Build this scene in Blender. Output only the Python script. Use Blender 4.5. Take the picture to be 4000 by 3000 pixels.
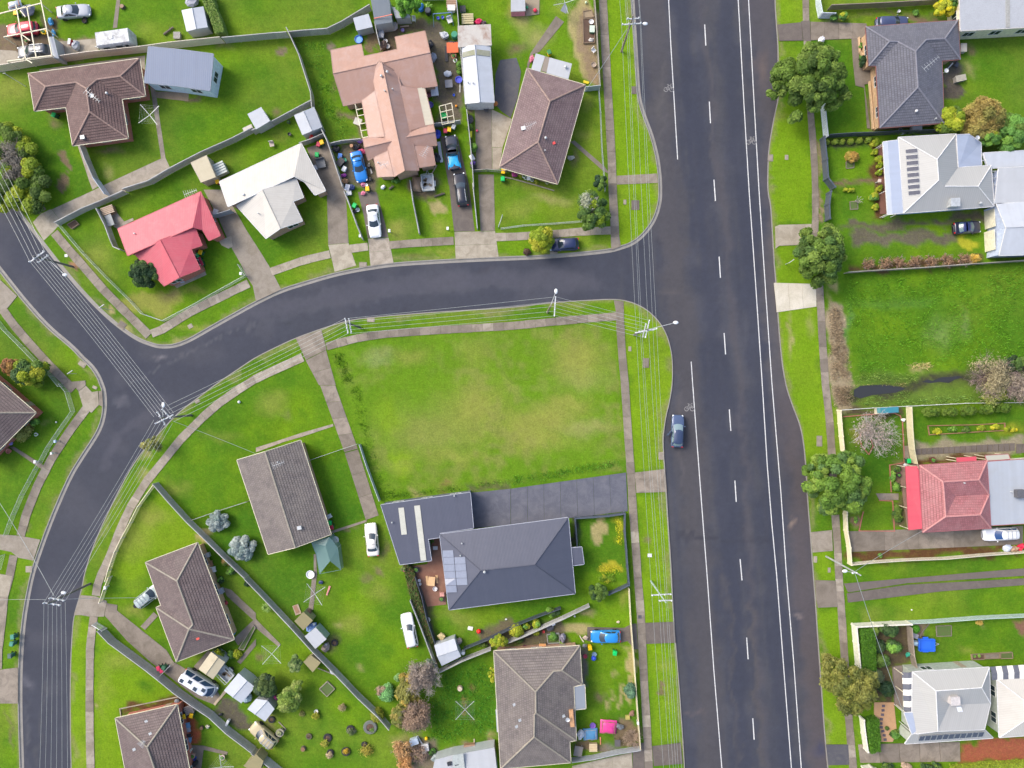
import bpy,math,random
import numpy as np
from mathutils import Vector,Matrix
from mathutils.geometry import tessellate_polygon,delaunay_2d_cdt
random.seed(7); RNG = np.random.default_rng(7)
sc = bpy.context.scene
for o in list(bpy.data.objects): bpy.data.objects.remove(o)
H = 100.0; S = 0.0375                     # flying height in metres, metres per photo pixel on the ground
# ---------------------------------------------------------------- camera, sky, sun, exposure
cam = bpy.data.objects.new('camera',bpy.data.cameras.new('camera')); sc.collection.objects.link(cam)
cam.location = (0,0,H); cam.data.angle = 2*math.atan(2000*S/H); cam.data.clip_end = 3000; sc.camera = cam
SUN_EL,SUN_AZ = math.radians(44),math.radians(-62)     # azimuth from +Y, clockwise
world = bpy.data.worlds.new('World'); sc.world = world; world.use_nodes = True
wn = world.node_tree; sky = wn.nodes.new('ShaderNodeTexSky'); sky.sky_type = 'NISHITA'
sky.sun_disc = False; sky.sun_elevation = SUN_EL; sky.sun_rotation = SUN_AZ % (2*math.pi)
sky.air_density = 1.0; sky.dust_density = 4.0; sky.ozone_density = 1.0
bg = wn.nodes['Background']; bg.inputs[1].default_value = 0.15; wn.links.new(sky.outputs[0],bg.inputs[0])
sun = bpy.data.objects.new('sun',bpy.data.lights.new('sun','SUN')); sc.collection.objects.link(sun)
sun.data.energy = 1.0; sun.data.angle = math.radians(24); sun.data.color = (1.0,0.965,0.91)
sd = Vector((math.sin(SUN_AZ)*math.cos(SUN_EL),math.cos(SUN_AZ)*math.cos(SUN_EL),math.sin(SUN_EL)))
sun.rotation_euler = sd.to_track_quat('Z','Y').to_euler(); sun.location = (-60,40,90)
sc.view_settings.view_transform = 'Standard'; sc.view_settings.look = 'None'
sc.view_settings.exposure = 0.92; sc.view_settings.gamma = 1; sc.view_settings.use_curve_mapping = False
sc.render.engine = 'CYCLES'; sc.cycles.max_bounces = 5; sc.cycles.diffuse_bounces = 3
# ---------------------------------------------------------------- coordinates read off the survey photo
def P(c,r,s):
    out = []
    for t in s.split():
        a = [float(v) for v in t.split(',')]
        out.append(tuple([c*1000+a[0]/2.212,r*750+a[1]/2.212]+a[2:3]))
    return out
def w(u,v,z=0.0):
    k = S*(H-z)/H
    return Vector(((u-2000)*k,(1500-v)*k,z))
def W2(pts,z=0.0): return [w(p[0],p[1],z) for p in pts]
def at(c,r,x,y,z=0.0): return w(c*1000+x/2.212,r*750+y/2.212,z)
TP = S/2.212                               # metres per tile pixel
# ---------------------------------------------------------------- numpy value noise
def vnoise(x,y,scale,seed):
    rg = np.random.default_rng(seed); n = 512; g = rg.random((n,n))
    fx = x/scale+1000.3; fy = y/scale+1000.7
    ix = np.floor(fx).astype(int); iy = np.floor(fy).astype(int); tx = fx-ix; ty = fy-iy
    tx = tx*tx*(3-2*tx); ty = ty*ty*(3-2*ty)
    a = g[ix % n,iy % n]; b = g[(ix+1) % n,iy % n]; c = g[ix % n,(iy+1) % n]; d = g[(ix+1) % n,(iy+1) % n]
    return (a*(1-tx)+b*tx)*(1-ty)+(c*(1-tx)+d*tx)*ty
def inside(px,py,poly):
    r = np.zeros(px.shape,bool); n = len(poly)
    for i in range(n):
        x1,y1 = poly[i][0],poly[i][1]; x2,y2 = poly[(i+1) % n][0],poly[(i+1) % n][1]
        if y1 == y2: continue
        c = ((y1 > py) != (y2 > py)) & (px < (x2-x1)*(py-y1)/(y2-y1)+x1)
        r ^= c
    return r
def pip(x,y,poly):
    r = False; n = len(poly)
    for i in range(n):
        x1,y1 = poly[i][0],poly[i][1]; x2,y2 = poly[(i+1) % n][0],poly[(i+1) % n][1]
        if (y1 > y) != (y2 > y) and x < (x2-x1)*(y-y1)/(y2-y1)+x1: r = not r
    return r
def segdist(px,py,pts,closed):
    d = np.full(px.shape,1e9); n = len(pts)
    for i in range(n if closed else n-1):
        ax,ay = pts[i][0],pts[i][1]; bx,by = pts[(i+1) % n][0],pts[(i+1) % n][1]
        vx,vy = bx-ax,by-ay; L = vx*vx+vy*vy+1e-9
        t = np.clip(((px-ax)*vx+(py-ay)*vy)/L,0,1)
        d = np.minimum(d,np.hypot(px-ax-t*vx,py-ay-t*vy))
    return d
class Paint:
    def __init__(s,x,y,base):
        s.x,s.y = x,y; s.c = np.tile(np.array(base,float),(len(x),1))
        s.wx = x+(vnoise(x,y,2.2,1)-.5)*1.6+(vnoise(x,y,.7,11)-.5)*.8
        s.wy = y+(vnoise(x,y,2.2,2)-.5)*1.6+(vnoise(x,y,.7,12)-.5)*.8
    def mix(s,m,col,k=1.0):
        m = (m*k)[:,None]; s.c = s.c*(1-m)+np.array(col)*m
    def ell(s,c,r,x,y,rx,ry,col,k=.7,rot=0.0):
        k = min(.97,k*1.3); p = at(c,r,x,y); a = math.radians(rot); dx,dy = s.wx-p.x,s.wy-p.y
        ex = (dx*math.cos(a)-dy*math.sin(a))/(rx*TP); ey = (dx*math.sin(a)+dy*math.cos(a))/(ry*TP)
        d = np.sqrt(ex*ex+ey*ey); s.mix(np.clip(1.25-d,0,1)**1.3 if k < .95 else np.clip((1.1-d)*4,0,1),col,k)
    def poly(s,pts,col,soft=.5,k=1.0,warp=True):
        px,py = (s.wx,s.wy) if warp else (s.x,s.y)
        ins = inside(px,py,pts); d = segdist(px,py,pts,True); sd_ = np.where(ins,d,-d)
        s.mix(np.clip(sd_/soft*.5+.5,0,1),col,k)
    def line(s,pts,wd,col,soft=.3,k=1.0,warp=True):
        px,py = (s.wx,s.wy) if warp else (s.x,s.y)
        d = segdist(px,py,pts,False); s.mix(np.clip((wd/2-d)/soft+.5,0,1),col,k)
# ---------------------------------------------------------------- objects
COL = sc.collection
def tag(o,label=None,cat=None,group=None,kind=None):
    if label: o['label'] = label
    if cat: o['category'] = cat
    if group: o['group'] = group
    if kind: o['kind'] = kind
    return o
def thing(name,label,cat,loc=(0,0,0),rz=0.0,group=None,kind=None):
    o = bpy.data.objects.new(name,None); COL.objects.link(o); o.empty_display_size = .3
    o.location = loc; o.rotation_euler = (0,0,rz); return tag(o,label,cat,group,kind)
def mk(name,mesh,parent=None,loc=None,rot=None,scale=None):
    o = bpy.data.objects.new(name,mesh); COL.objects.link(o)
    if parent: o.parent = parent
    if loc is not None: o.location = loc
    if rot is not None: o.rotation_euler = rot
    if scale is not None: o.scale = scale
    return o
class MB:
    def __init__(s,off=(0,0,0)): s.v = []; s.f = []; s.m = []; s.uv = []; s.off = Vector(off); s.cm = 0
    def add(s,vs,fs,uvs=None,m=None):
        b = len(s.v); s.v += [tuple(Vector(p)-s.off) for p in vs]
        for i,f in enumerate(fs):
            s.f.append([b+k for k in f]); s.m.append(s.cm if m is None else m)
            s.uv.append(uvs[i] if uvs else None)
    def box(s,c,sz,rz=0.0,rx=0.0,ry=0.0,m=None):
        R = Matrix.Rotation(rz,3,'Z') @ Matrix.Rotation(ry,3,'Y') @ Matrix.Rotation(rx,3,'X'); c = Vector(c)
        vs = [c+R @ Vector((x*sz[0]/2,y*sz[1]/2,z*sz[2]/2)) for x in (-1,1) for y in (-1,1) for z in (-1,1)]
        s.add(vs,[(0,1,3,2),(4,6,7,5),(0,4,5,1),(2,3,7,6),(0,2,6,4),(1,5,7,3)],None,m)
    def bar(s,a,b,wd,ht,m=None):
        a,b = Vector(a),Vector(b); d = b-a; L = d.length
        if L < 1e-5: return
        d /= L; side = d.cross(Vector((0,0,1)))
        if side.length < 1e-3: side = Vector((1,0,0))
        side.normalize(); up = side.cross(d)
        vs = [p+side*x*wd/2+up*y*ht/2 for p in (a,b) for x,y in ((-1,-1),(1,-1),(1,1),(-1,1))]
        s.add(vs,[(0,1,2,3),(7,6,5,4),(0,4,5,1),(1,5,6,2),(2,6,7,3),(3,7,4,0)],None,m)
    def cyl(s,a,b,r0,r1=None,n=8,cap=True,m=None):
        a,b = Vector(a),Vector(b); r1 = r0 if r1 is None else r1; d = (b-a).normalized()
        x = d.orthogonal().normalized(); y = d.cross(x)
        vs = [a+(x*math.cos(t)+y*math.sin(t))*r0 for t in [2*math.pi*i/n for i in range(n)]]
        vs += [b+(x*math.cos(t)+y*math.sin(t))*r1 for t in [2*math.pi*i/n for i in range(n)]]
        fs = [(i,(i+1) % n,n+(i+1) % n,n+i) for i in range(n)]
        if cap: fs += [tuple(range(n-1,-1,-1)),tuple(range(n,2*n))]
        s.add(vs,fs,None,m)
    def lathe(s,c,prof,n=10,m=None):
        c = Vector(c); vs = []; fs = []
        for r,z in prof:
            for i in range(n):
                t = 2*math.pi*i/n; vs.append(c+Vector((r*math.cos(t),r*math.sin(t),z)))
        k = len(prof)
        for j in range(k-1):
            for i in range(n): fs.append((j*n+i,j*n+(i+1) % n,(j+1)*n+(i+1) % n,(j+1)*n+i))
        fs += [tuple(range(n-1,-1,-1)),tuple(range((k-1)*n,k*n))]
        s.add(vs,fs,None,m)
    def prism(s,pts,z0,z1,m=None):
        n = len(pts); a = sum(pts[i][0]*pts[(i+1) % n][1]-pts[(i+1) % n][0]*pts[i][1] for i in range(n))
        if a < 0: pts = pts[::-1]
        top = [Vector((p[0],p[1],z1)) for p in pts]; bot = [Vector((p[0],p[1],z0)) for p in pts]
        tr = tessellate_polygon([top]); fs = []
        for t in tr:
            a_,b_,c_ = [top[i] for i in t]
            fs.append(tuple(t) if (b_-a_).cross(c_-a_).z > 0 else tuple(reversed(t)))
        fs += [(n+i,n+(i+1) % n,(i+1) % n,i) for i in range(n)]
        s.add(top+bot,fs,None,m)
    def blob(s,c,r,seed=0,n=7,jag=.25,m=None):
        rd = random.Random(seed); c = Vector(c); r = (r,r,r) if not hasattr(r,'__len__') else r; vs = []; fs = []; k = 5
        for j in range(k):
            ph = math.pi*(j+.5)/k
            for i in range(n):
                t = 2*math.pi*(i+.5*(j % 2))/n; q = 1+rd.uniform(-jag,jag)
                vs.append(c+Vector((r[0]*math.sin(ph)*math.cos(t)*q,r[1]*math.sin(ph)*math.sin(t)*q,max(-r[2]*.55,r[2]*math.cos(ph)*q))))
        for j in range(k-1):
            for i in range(n): fs.append((j*n+i,(j+1)*n+i,(j+1)*n+(i+1) % n,j*n+(i+1) % n))
        fs += [tuple(range(n)),tuple(range(k*n-1,(k-1)*n-1,-1))]
        s.add(vs,fs,None,m)
    def mesh(s,name,mats,smooth=False):
        me = bpy.data.meshes.new(name); me.from_pydata(s.v,[],s.f)
        for mm in (mats if isinstance(mats,(list,tuple)) else [mats]): me.materials.append(mm)
        if any(s.m): me.polygons.foreach_set('material_index',s.m)
        if any(u is not None for u in s.uv):
            uvl = me.uv_layers.new(name='UVMap'); k = 0
            for f,u in zip(s.f,s.uv):
                for j in range(len(f)):
                    uvl.data[k].uv = u[j] if u else (0,0); k += 1
        if smooth: me.polygons.foreach_set('use_smooth',[True]*len(me.polygons))
        me.update(); return me
    def build(s,name,mats,parent=None,smooth=False): return mk(name,s.mesh(name,mats,smooth),parent)
def dup(root,loc=None,rz=None,label=None,group=None):
    r = root.copy(); COL.objects.link(r)
    if loc is not None: r.location = loc
    if rz is not None: r.rotation_euler = (0,0,rz)
    if label: r['label'] = label
    if group: r['group'] = group
    def rec(a,b):
        for ch in a.children:
            c = ch.copy(); COL.objects.link(c); c.parent = b; rec(ch,c)
    rec(root,r); return r
# ---------------------------------------------------------------- materials
def nmat(name):
    m = bpy.data.materials.new(name); m.use_nodes = True; nt = m.node_tree; b = nt.nodes['Principled BSDF']
    return m,nt,b
def N(nt,t,**k):
    n = nt.nodes.new(t)
    for a,v in k.items():
        if a.startswith('i_'): n.inputs[a[2:].replace('_',' ')].default_value = v
        else: setattr(n,a,v)
    return n
def mixc(nt,fac,a,b,bt='MIX'):
    n = nt.nodes.new('ShaderNodeMix'); n.data_type = 'RGBA'; n.blend_type = bt
    for i,v in ((0,fac),(6,a),(7,b)):
        if hasattr(v,'is_linked') or hasattr(v,'links'): nt.links.new(v,n.inputs[i])
        else: n.inputs[i].default_value = v if i == 0 else (*v[:3],1)
    return n.outputs[2]
def ramp(nt,src,p0,p1,c0=(0,0,0),c1=(1,1,1)):
    r = nt.nodes.new('ShaderNodeValToRGB'); r.color_ramp.elements[0].position = p0; r.color_ramp.elements[1].position = p1
    r.color_ramp.elements[0].color = (*c0,1); r.color_ramp.elements[1].color = (*c1,1); nt.links.new(src,r.inputs[0]); return r.outputs[0]
def noise(nt,scale,coord='Object',detail=4.0,rough=.6,dist=0.0,vec=None):
    if vec is None: vec = nt.nodes.new('ShaderNodeTexCoord').outputs[coord]
    n = N(nt,'ShaderNodeTexNoise'); n.inputs['Scale'].default_value = scale; n.inputs['Detail'].default_value = detail
    n.inputs['Roughness'].default_value = rough; n.inputs['Distortion'].default_value = dist
    nt.links.new(vec,n.inputs['Vector']); return n.outputs['Fac']
def bump(nt,b,src,dist=.02,strength=.5):
    n = N(nt,'ShaderNodeBump'); n.inputs['Distance'].default_value = dist; n.inputs['Strength'].default_value = strength
    nt.links.new(src,n.inputs['Height']); nt.links.new(n.outputs[0],b.inputs['Normal']); return n
def gpos(nt): return N(nt,'ShaderNodeNewGeometry').outputs['Position']
MC = {}
def m_plain(col,rough=.6,metal=0.0,var=.18,scale=3.0,coat=0.0):
    key = ('p',tuple(col),rough,metal,var,scale,coat)
    if key in MC: return MC[key]
    m,nt,b = nmat('plain'); p = gpos(nt)
    f = noise(nt,scale,vec=p,detail=5)
    lo = [c*(1-var) for c in col]; hi = [min(1,c*(1+var)) for c in col]
    nt.links.new(mixc(nt,ramp(nt,f,.3,.7),lo,hi),b.inputs['Base Color'])
    b.inputs['Roughness'].default_value = rough; b.inputs['Metallic'].default_value = metal; b.inputs['Coat Weight'].default_value = coat
    MC[key] = m; return m
def m_weather(col,dirt,rough=.75,amt=.5,scale=.8,ob=.25,bumpd=.01):
    key = ('w',tuple(col),tuple(dirt),amt,scale,ob)
    if key in MC: return MC[key]
    m,nt,b = nmat('weathered'); p = gpos(nt)
    oi = N(nt,'ShaderNodeObjectInfo').outputs['Random']
    base = mixc(nt,oi,[c*(1-ob) for c in col],[min(1,c*(1+ob*.6)) for c in col])
    f1 = ramp(nt,noise(nt,scale,vec=p,detail=8,rough=.65,dist=.6),.42,.66)
    mm = N(nt,'ShaderNodeMath',operation='MULTIPLY'); nt.links.new(f1,mm.inputs[0]); mm.inputs[1].default_value = amt
    c2 = mixc(nt,mm.outputs[0],base,dirt)
    f2 = noise(nt,9,vec=p,detail=5,rough=.7)
    c3 = mixc(nt,.55,c2,ramp(nt,f2,.25,.75,(.45,.45,.45),(1,1,1)),'MULTIPLY')
    c3 = mixc(nt,.25,c3,(1,1,1),'SCREEN') if False else c3
    nt.links.new(c3,b.inputs['Base Color']); b.inputs['Roughness'].default_value = rough
    bump(nt,b,f2,bumpd,.5); MC[key] = m; return m
def m_ribbed(col,dirt,pitch=.2,rough=.45,amt=.35,spec=.4):
    key = ('r',tuple(col),tuple(dirt),pitch,amt)
    if key in MC: return MC[key]
    m,nt,b = nmat('ribbed_metal'); uv = nt.nodes.new('ShaderNodeTexCoord').outputs['UV']; p = gpos(nt)
    wv = N(nt,'ShaderNodeTexWave',wave_type='BANDS',bands_direction='X',wave_profile='SIN'); wv.inputs['Scale'].default_value = 2*math.pi/(20*pitch)*1.0
    nt.links.new(uv,wv.inputs['Vector'])
    f1 = ramp(nt,noise(nt,.7,vec=p,detail=8,rough=.7,dist=.5),.45,.7)
    mm = N(nt,'ShaderNodeMath',operation='MULTIPLY'); nt.links.new(f1,mm.inputs[0]); mm.inputs[1].default_value = amt
    c = mixc(nt,mm.outputs[0],col,dirt)
    # sheet-to-sheet difference in tone
    mp = N(nt,'ShaderNodeMapping'); mp.inputs['Scale'].default_value = (1.3,.02,1); nt.links.new(uv,mp.inputs[0])
    c = mixc(nt,.3,c,ramp(nt,noise(nt,1.0,vec=mp.outputs[0],detail=2),.3,.7,(.72,.72,.72),(1,1,1)),'MULTIPLY')
    wr = ramp(nt,wv.outputs['Fac'],.0,.25,(.7,.7,.7),(1,1,1)); c = mixc(nt,.3,c,wr,'MULTIPLY')
    nt.links.new(c,b.inputs['Base Color']); b.inputs['Roughness'].default_value = rough; b.inputs['Specular IOR Level'].default_value = spec
    bump(nt,b,wv.outputs['Fac'],.03,.25); MC[key] = m; return m
def m_tile(col,lichen,amt=.3,name='roof_tiles'):
    m,nt,b = nmat(name); uv = nt.nodes.new('ShaderNodeTexCoord').outputs['UV']; p = gpos(nt)
    br = N(nt,'ShaderNodeTexBrick'); br.offset = .5; br.inputs['Scale'].default_value = 1.0
    br.inputs['Brick Width'].default_value = .32; br.inputs['Row Height'].default_value = .36; br.inputs['Mortar Size'].default_value = .022
    br.inputs['Mortar Smooth'].default_value = .4
    br.inputs['Color1'].default_value = (*[c*.86 for c in col],1); br.inputs['Color2'].default_value = (*[min(1,c*1.14) for c in col],1)
    br.inputs['Mortar'].default_value = (*[c*.5 for c in col],1); nt.links.new(uv,br.inputs['Vector'])
    f1 = ramp(nt,noise(nt,.55,vec=p,detail=9,rough=.7,dist=.4),.4,.72)
    mm = N(nt,'ShaderNodeMath',operation='MULTIPLY'); nt.links.new(f1,mm.inputs[0]); mm.inputs[1].default_value = amt
    c = mixc(nt,mm.outputs[0],br.outputs['Color'],lichen)
    f2 = noise(nt,14,vec=p,detail=4,rough=.8)
    c = mixc(nt,.5,c,ramp(nt,f2,.3,.7,(.6,.6,.6),(1.0,1.0,1.0)),'MULTIPLY')
    nt.links.new(c,b.inputs['Base Color']); b.inputs['Roughness'].default_value = .75
    bump(nt,b,br.outputs['Fac'],-.03,.8); return m
def m_brick(col,name='brickwork'):
    m,nt,b = nmat(name); uv = nt.nodes.new('ShaderNodeTexCoord').outputs['UV']
    br = N(nt,'ShaderNodeTexBrick'); br.inputs['Scale'].default_value = 1.0
    br.inputs['Brick Width'].default_value = .24; br.inputs['Row Height'].default_value = .086; br.inputs['Mortar Size'].default_value = .006
    br.inputs['Color1'].default_value = (*[c*.8 for c in col],1); br.inputs['Color2'].default_value = (*[min(1,c*1.2) for c in col],1)
    br.inputs['Mortar'].default_value = (.35,.31,.27,1); nt.links.new(uv,br.inputs['Vector'])
    nt.links.new(br.outputs['Color'],b.inputs['Base Color']); b.inputs['Roughness'].default_value = .85
    bump(nt,b,br.outputs['Fac'],-.01,.6); return m
def m_attr(name,rough=.9,fine=((6,.5),(.9,.3)),lo=.55,bumpd=.03,spec=.2,hue=None):
    m,nt,b = nmat(name); a = N(nt,'ShaderNodeAttribute',attribute_name='tint'); p = gpos(nt)
    c = a.outputs['Color']; f = None
    for sc_,k in fine:
        f = noise(nt,sc_,vec=p,detail=6,rough=.75)
        c = mixc(nt,k,c,ramp(nt,f,.28,.72,(lo,lo,lo),(1.25,1.25,1.25)),'MULTIPLY')
    if hue:
        f3 = ramp(nt,noise(nt,1.7,vec=p,detail=9,rough=.78),.5,.78)
        mm = N(nt,'ShaderNodeMath',operation='MULTIPLY'); nt.links.new(f3,mm.inputs[0]); mm.inputs[1].default_value = hue[3]
        c = mixc(nt,mm.outputs[0],c,hue[:3])
    nt.links.new(c,b.inputs['Base Color']); b.inputs['Roughness'].default_value = rough; b.inputs['Specular IOR Level'].default_value = spec
    bump(nt,b,noise(nt,5,vec=p,detail=8,rough=.8),bumpd,.7); return m
def m_leaf(name='leaves'):
    m,nt,b = nmat(name); a = N(nt,'ShaderNodeAttribute',attribute_name='tint')
    nt.links.new(a.outputs['Color'],b.inputs['Base Color']); b.inputs['Roughness'].default_value = .6; b.inputs['Specular IOR Level'].default_value = .25
    tr = N(nt,'ShaderNodeBsdfTranslucent'); nt.links.new(a.outputs['Color'],tr.inputs[0])
    mx = N(nt,'ShaderNodeMixShader'); mx.inputs[0].default_value = .25
    nt.links.new(b.outputs[0],mx.inputs[1]); nt.links.new(tr.outputs[0],mx.inputs[2]); nt.links.new(mx.outputs[0],nt.nodes['Material Output'].inputs[0]); return m
def m_glass(col=(.03,.045,.06),rough=.08,name='glass'):
    m,nt,b = nmat(name); b.inputs['Base Color'].default_value = (*col,1); b.inputs['Roughness'].default_value = rough
    b.inputs['Specular IOR Level'].default_value = .8; return m
def m_clear(col,alpha,rough=.3):
    m,nt,b = nmat('translucent_sheet'); b.inputs['Base Color'].default_value = (*col,1); b.inputs['Roughness'].default_value = rough
    b.inputs['Alpha'].default_value = alpha; return m
def set_tint(me,cols):
    a = me.color_attributes.new(name='tint',type='FLOAT_COLOR',domain='POINT')
    c = np.ones((len(me.vertices),4),dtype=np.float32); c[:,:3] = cols; a.data.foreach_set('color',c.ravel())
GLASS = m_glass(); LEAF = m_leaf()
CONC = m_weather((.38,.33,.265),(.20,.165,.115),amt=.7); CONC_D = m_weather((.28,.235,.185),(.14,.115,.085),amt=.75,scale=.6); CONC_L = m_weather((.42,.37,.285),(.24,.20,.14),ob=.12,amt=.7)
KERB = m_weather((.30,.28,.25),(.19,.18,.15),ob=0); ASPH_D = m_weather((.085,.085,.10),(.15,.14,.13),ob=.15); ASPH_B = m_weather((.14,.115,.10),(.20,.17,.14),ob=.15)
WHITE = m_plain((.66,.66,.65),.5); CREAM = m_plain((.72,.66,.48),.6); STEEL = m_plain((.5,.52,.53),.4,.6); DARK = m_plain((.03,.03,.035),.5)
RUBBER = m_plain((.025,.025,.027),.85); TIMBER = m_weather((.30,.22,.14),(.18,.14,.10)); GREYWOOD = m_weather((.47,.47,.45),(.30,.30,.285),ob=.2,scale=1.5)
BARK = m_weather((.16,.13,.10),(.10,.08,.06)); PALEBARK = m_weather((.42,.37,.33),(.28,.24,.21)); MESHWIRE = m_plain((.42,.46,.44),.5,.3)
SOIL = m_weather((.10,.055,.035),(.18,.11,.07),ob=.1); GALV = m_plain((.48,.5,.5),.5,.3)
BRICK_R = m_brick((.42,.12,.08)); BRICK_B = m_brick((.42,.25,.16),'tan_brickwork'); BRICK_O = m_brick((.55,.36,.2),'orange_brickwork')
WEATHERB = m_plain((.6,.62,.6),.6); WBLUE = m_plain((.42,.5,.68),.6)
# ================================================================ ground, roads, kerbs
def chaikin(p,n=2):
    for _ in range(n):
        q = [p[0]]
        for a,b in zip(p[:-1],p[1:]):
            q += [(a[0]*.75+b[0]*.25,a[1]*.75+b[1]*.25),(a[0]*.25+b[0]*.75,a[1]*.25+b[1]*.75)]
        p = q+[p[-1]]
    return p
K1 = P(0,1,"-80,-110 95,70 235,250 375,430 500,590 650,775 800,940 950,1085 1090,1195 1200,1265 1290,1300 1380,1325 1500,1320 1620,1275 1750,1200 1900,1115")+P(1,1,"0,942 210,840 440,770 660,705 850,665 1000,640 1190,612 1720,580 2212,560")+P(2,1,"300,548 830,500 940,468 1030,438 1120,370 1200,270 1245,170 1270,60")+P(2,0,"1270,1600 1262,1480 1240,1330 1190,1150 1130,1000 1085,850 1068,600 1050,300 1030,0 1015,-300")
K2 = P(0,3,"620,2600 618,1659 610,1400 608,1000 612,750 625,500 640,340 700,150")+P(0,2,"740,1600 830,1340 950,1080 1060,860 1150,700 1250,560 1400,400 1550,240 1700,130 1870,0")+P(1,1,"-150,1530 0,1428 200,1330 340,1265 560,1185 800,1110 1000,1085 1400,1050 1800,1025 2212,1000")+P(2,1,"360,955 700,935 850,928 960,935 1080,970 1180,1030 1270,1120 1330,1220 1365,1330 1385,1450 1386,1600")+P(2,2,"1380,30 1360,150 1330,270 1312,380 1303,500 1310,650 1325,800 1335,1000 1350,1250 1375,1600")+P(2,3,"1385,200 1400,450 1430,800 1460,1200 1490,1659 1540,2600")
K3 = P(0,3,"190,2600 175,1659 165,1400 158,1100 160,800 175,550 195,350 230,150")+P(0,2,"262,1659 290,1560 345,1400 400,1250 480,1050 600,780 700,620 820,440 870,330 893,200 885,60")+P(0,1,"862,1659 840,1600 780,1510 700,1440 620,1350 400,1170 190,930 150,880 0,690 -160,490")
K4 = P(3,3,"590,2600 530,1800 520,1659 500,1450 480,1200 460,900 430,500 415,250 395,0")+P(3,2,"370,1300 345,1000 330,700 310,500 280,350 220,200 160,30")+P(3,1,"120,1450 90,1100 70,760 55,600 38,300 25,100")+P(3,0,"0,1659 2,1450 10,1280 40,1100 70,950 95,850 90,560 90,400 75,200 62,0 60,-400")
K1,K2,K3,K4 = [chaikin([w(p[0],p[1])[:2] for p in k]) for k in (K1,K2,K3,K4)]
FAR = 900.0
def ext(k,end):
    a,b = (k[0],k[3]) if end == 0 else (k[-1],k[-4]); d = Vector(a)-Vector(b); d.normalize(); return tuple(Vector(a)+d*500)
B1 = K1+[ext(K1,1),(0,FAR),(-FAR,FAR),ext(K1,0)]
B2 = K2+[ext(K2,1),ext(K2,0)]
B3 = K3+[ext(K3,1),(-FAR,400),(-FAR,-FAR),ext(K3,0)]
B4 = K4+[ext(K4,1),(200,FAR),(FAR,FAR),(FAR,-FAR),ext(K4,0)]
BLK = [B1,B2,B3,B4]
GX,GY,ST = 84,64,.42
gp = [(x*ST,y*ST) for x in range(int(-GX/ST),int(GX/ST)+1) for y in range(int(-GY/ST),int(GY/ST)+1)]
ax = np.array([p[0] for p in gp]); ay = np.array([p[1] for p in gp])
dmin = np.full(ax.shape,1e9)
for k in (K1,K2,K3,K4): dmin = np.minimum(dmin,segdist(ax,ay,k,False))
msk = np.zeros(ax.shape,bool)
for b in BLK: msk |= inside(ax,ay,b)
sel = msk & (dmin > .18)
pts = [Vector(gp[i]) for i in np.nonzero(sel)[0]]
edges = []
for b in BLK:
    s0 = len(pts); pts += [Vector(q[:2]) for q in b]; n = len(b); edges += [(s0+i,s0+(i+1) % n) for i in range(n)]
vco,_,fco,*_r = delaunay_2d_cdt(pts,edges,[],0,1e-4)
vx = np.array([v[0] for v in vco]); vy = np.array([v[1] for v in vco])
fa = np.array([f[:3] for f in fco]); cx = vx[fa].mean(1); cy = vy[fa].mean(1)
keep = np.zeros(cx.shape,bool)
for b in BLK: keep |= inside(cx,cy,b)
fa = fa[keep]
ar = (vx[fa[:,1]]-vx[fa[:,0]])*(vy[fa[:,2]]-vy[fa[:,0]])-(vx[fa[:,2]]-vx[fa[:,0]])*(vy[fa[:,1]]-vy[fa[:,0]])
fa[ar < 0] = fa[ar < 0][:,::-1]
def np_mesh(name,co,fv,mat):
    me = bpy.data.meshes.new(name); k = fv.shape[1]
    me.vertices.add(len(co)); me.vertices.foreach_set('co',co.astype(np.float32).ravel())
    me.loops.add(fv.size); me.loops.foreach_set('vertex_index',fv.astype(np.int32).ravel())
    me.polygons.add(len(fv)); me.polygons.foreach_set('loop_start',np.arange(0,fv.size,k,dtype=np.int32))
    me.polygons.foreach_set('loop_total',np.full(len(fv),k,dtype=np.int32)); me.update(calc_edges=True); me.materials.append(mat); return me
# grass colours: G0 yard, GB bright verge, GD rank dark grass, GY dry olive, GT straw, GE bare earth
G0 = (.104,.225,.008); GB = (.205,.35,.008); GD = (.042,.15,.008); GY = (.28,.30,.06); GT = (.40,.34,.15); GE = (.20,.145,.09); GM = (.13,.30,.02)
pt = Paint(vx,vy,G0)
n1 = vnoise(vx,vy,7,5)*.6+vnoise(vx,vy,2.5,6)*.4
pt.mix(np.clip((n1-.5)*4,0,1),GB,.40); pt.mix(np.clip((.47-n1)*4,0,1),GD,.45)
n2 = vnoise(vx,vy,13,15)*.6+vnoise(vx,vy,4.5,16)*.4
pt.mix(np.clip((n2-.5)*4,0,1),(.215,.26,.035),.4); n3 = vnoise(vx,vy,1.6,17)*.5+vnoise(vx,vy,.9,18)*.5; pt.mix(np.clip((n3-.55)*6,0,1),(.07,.19,.008),.4)
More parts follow.
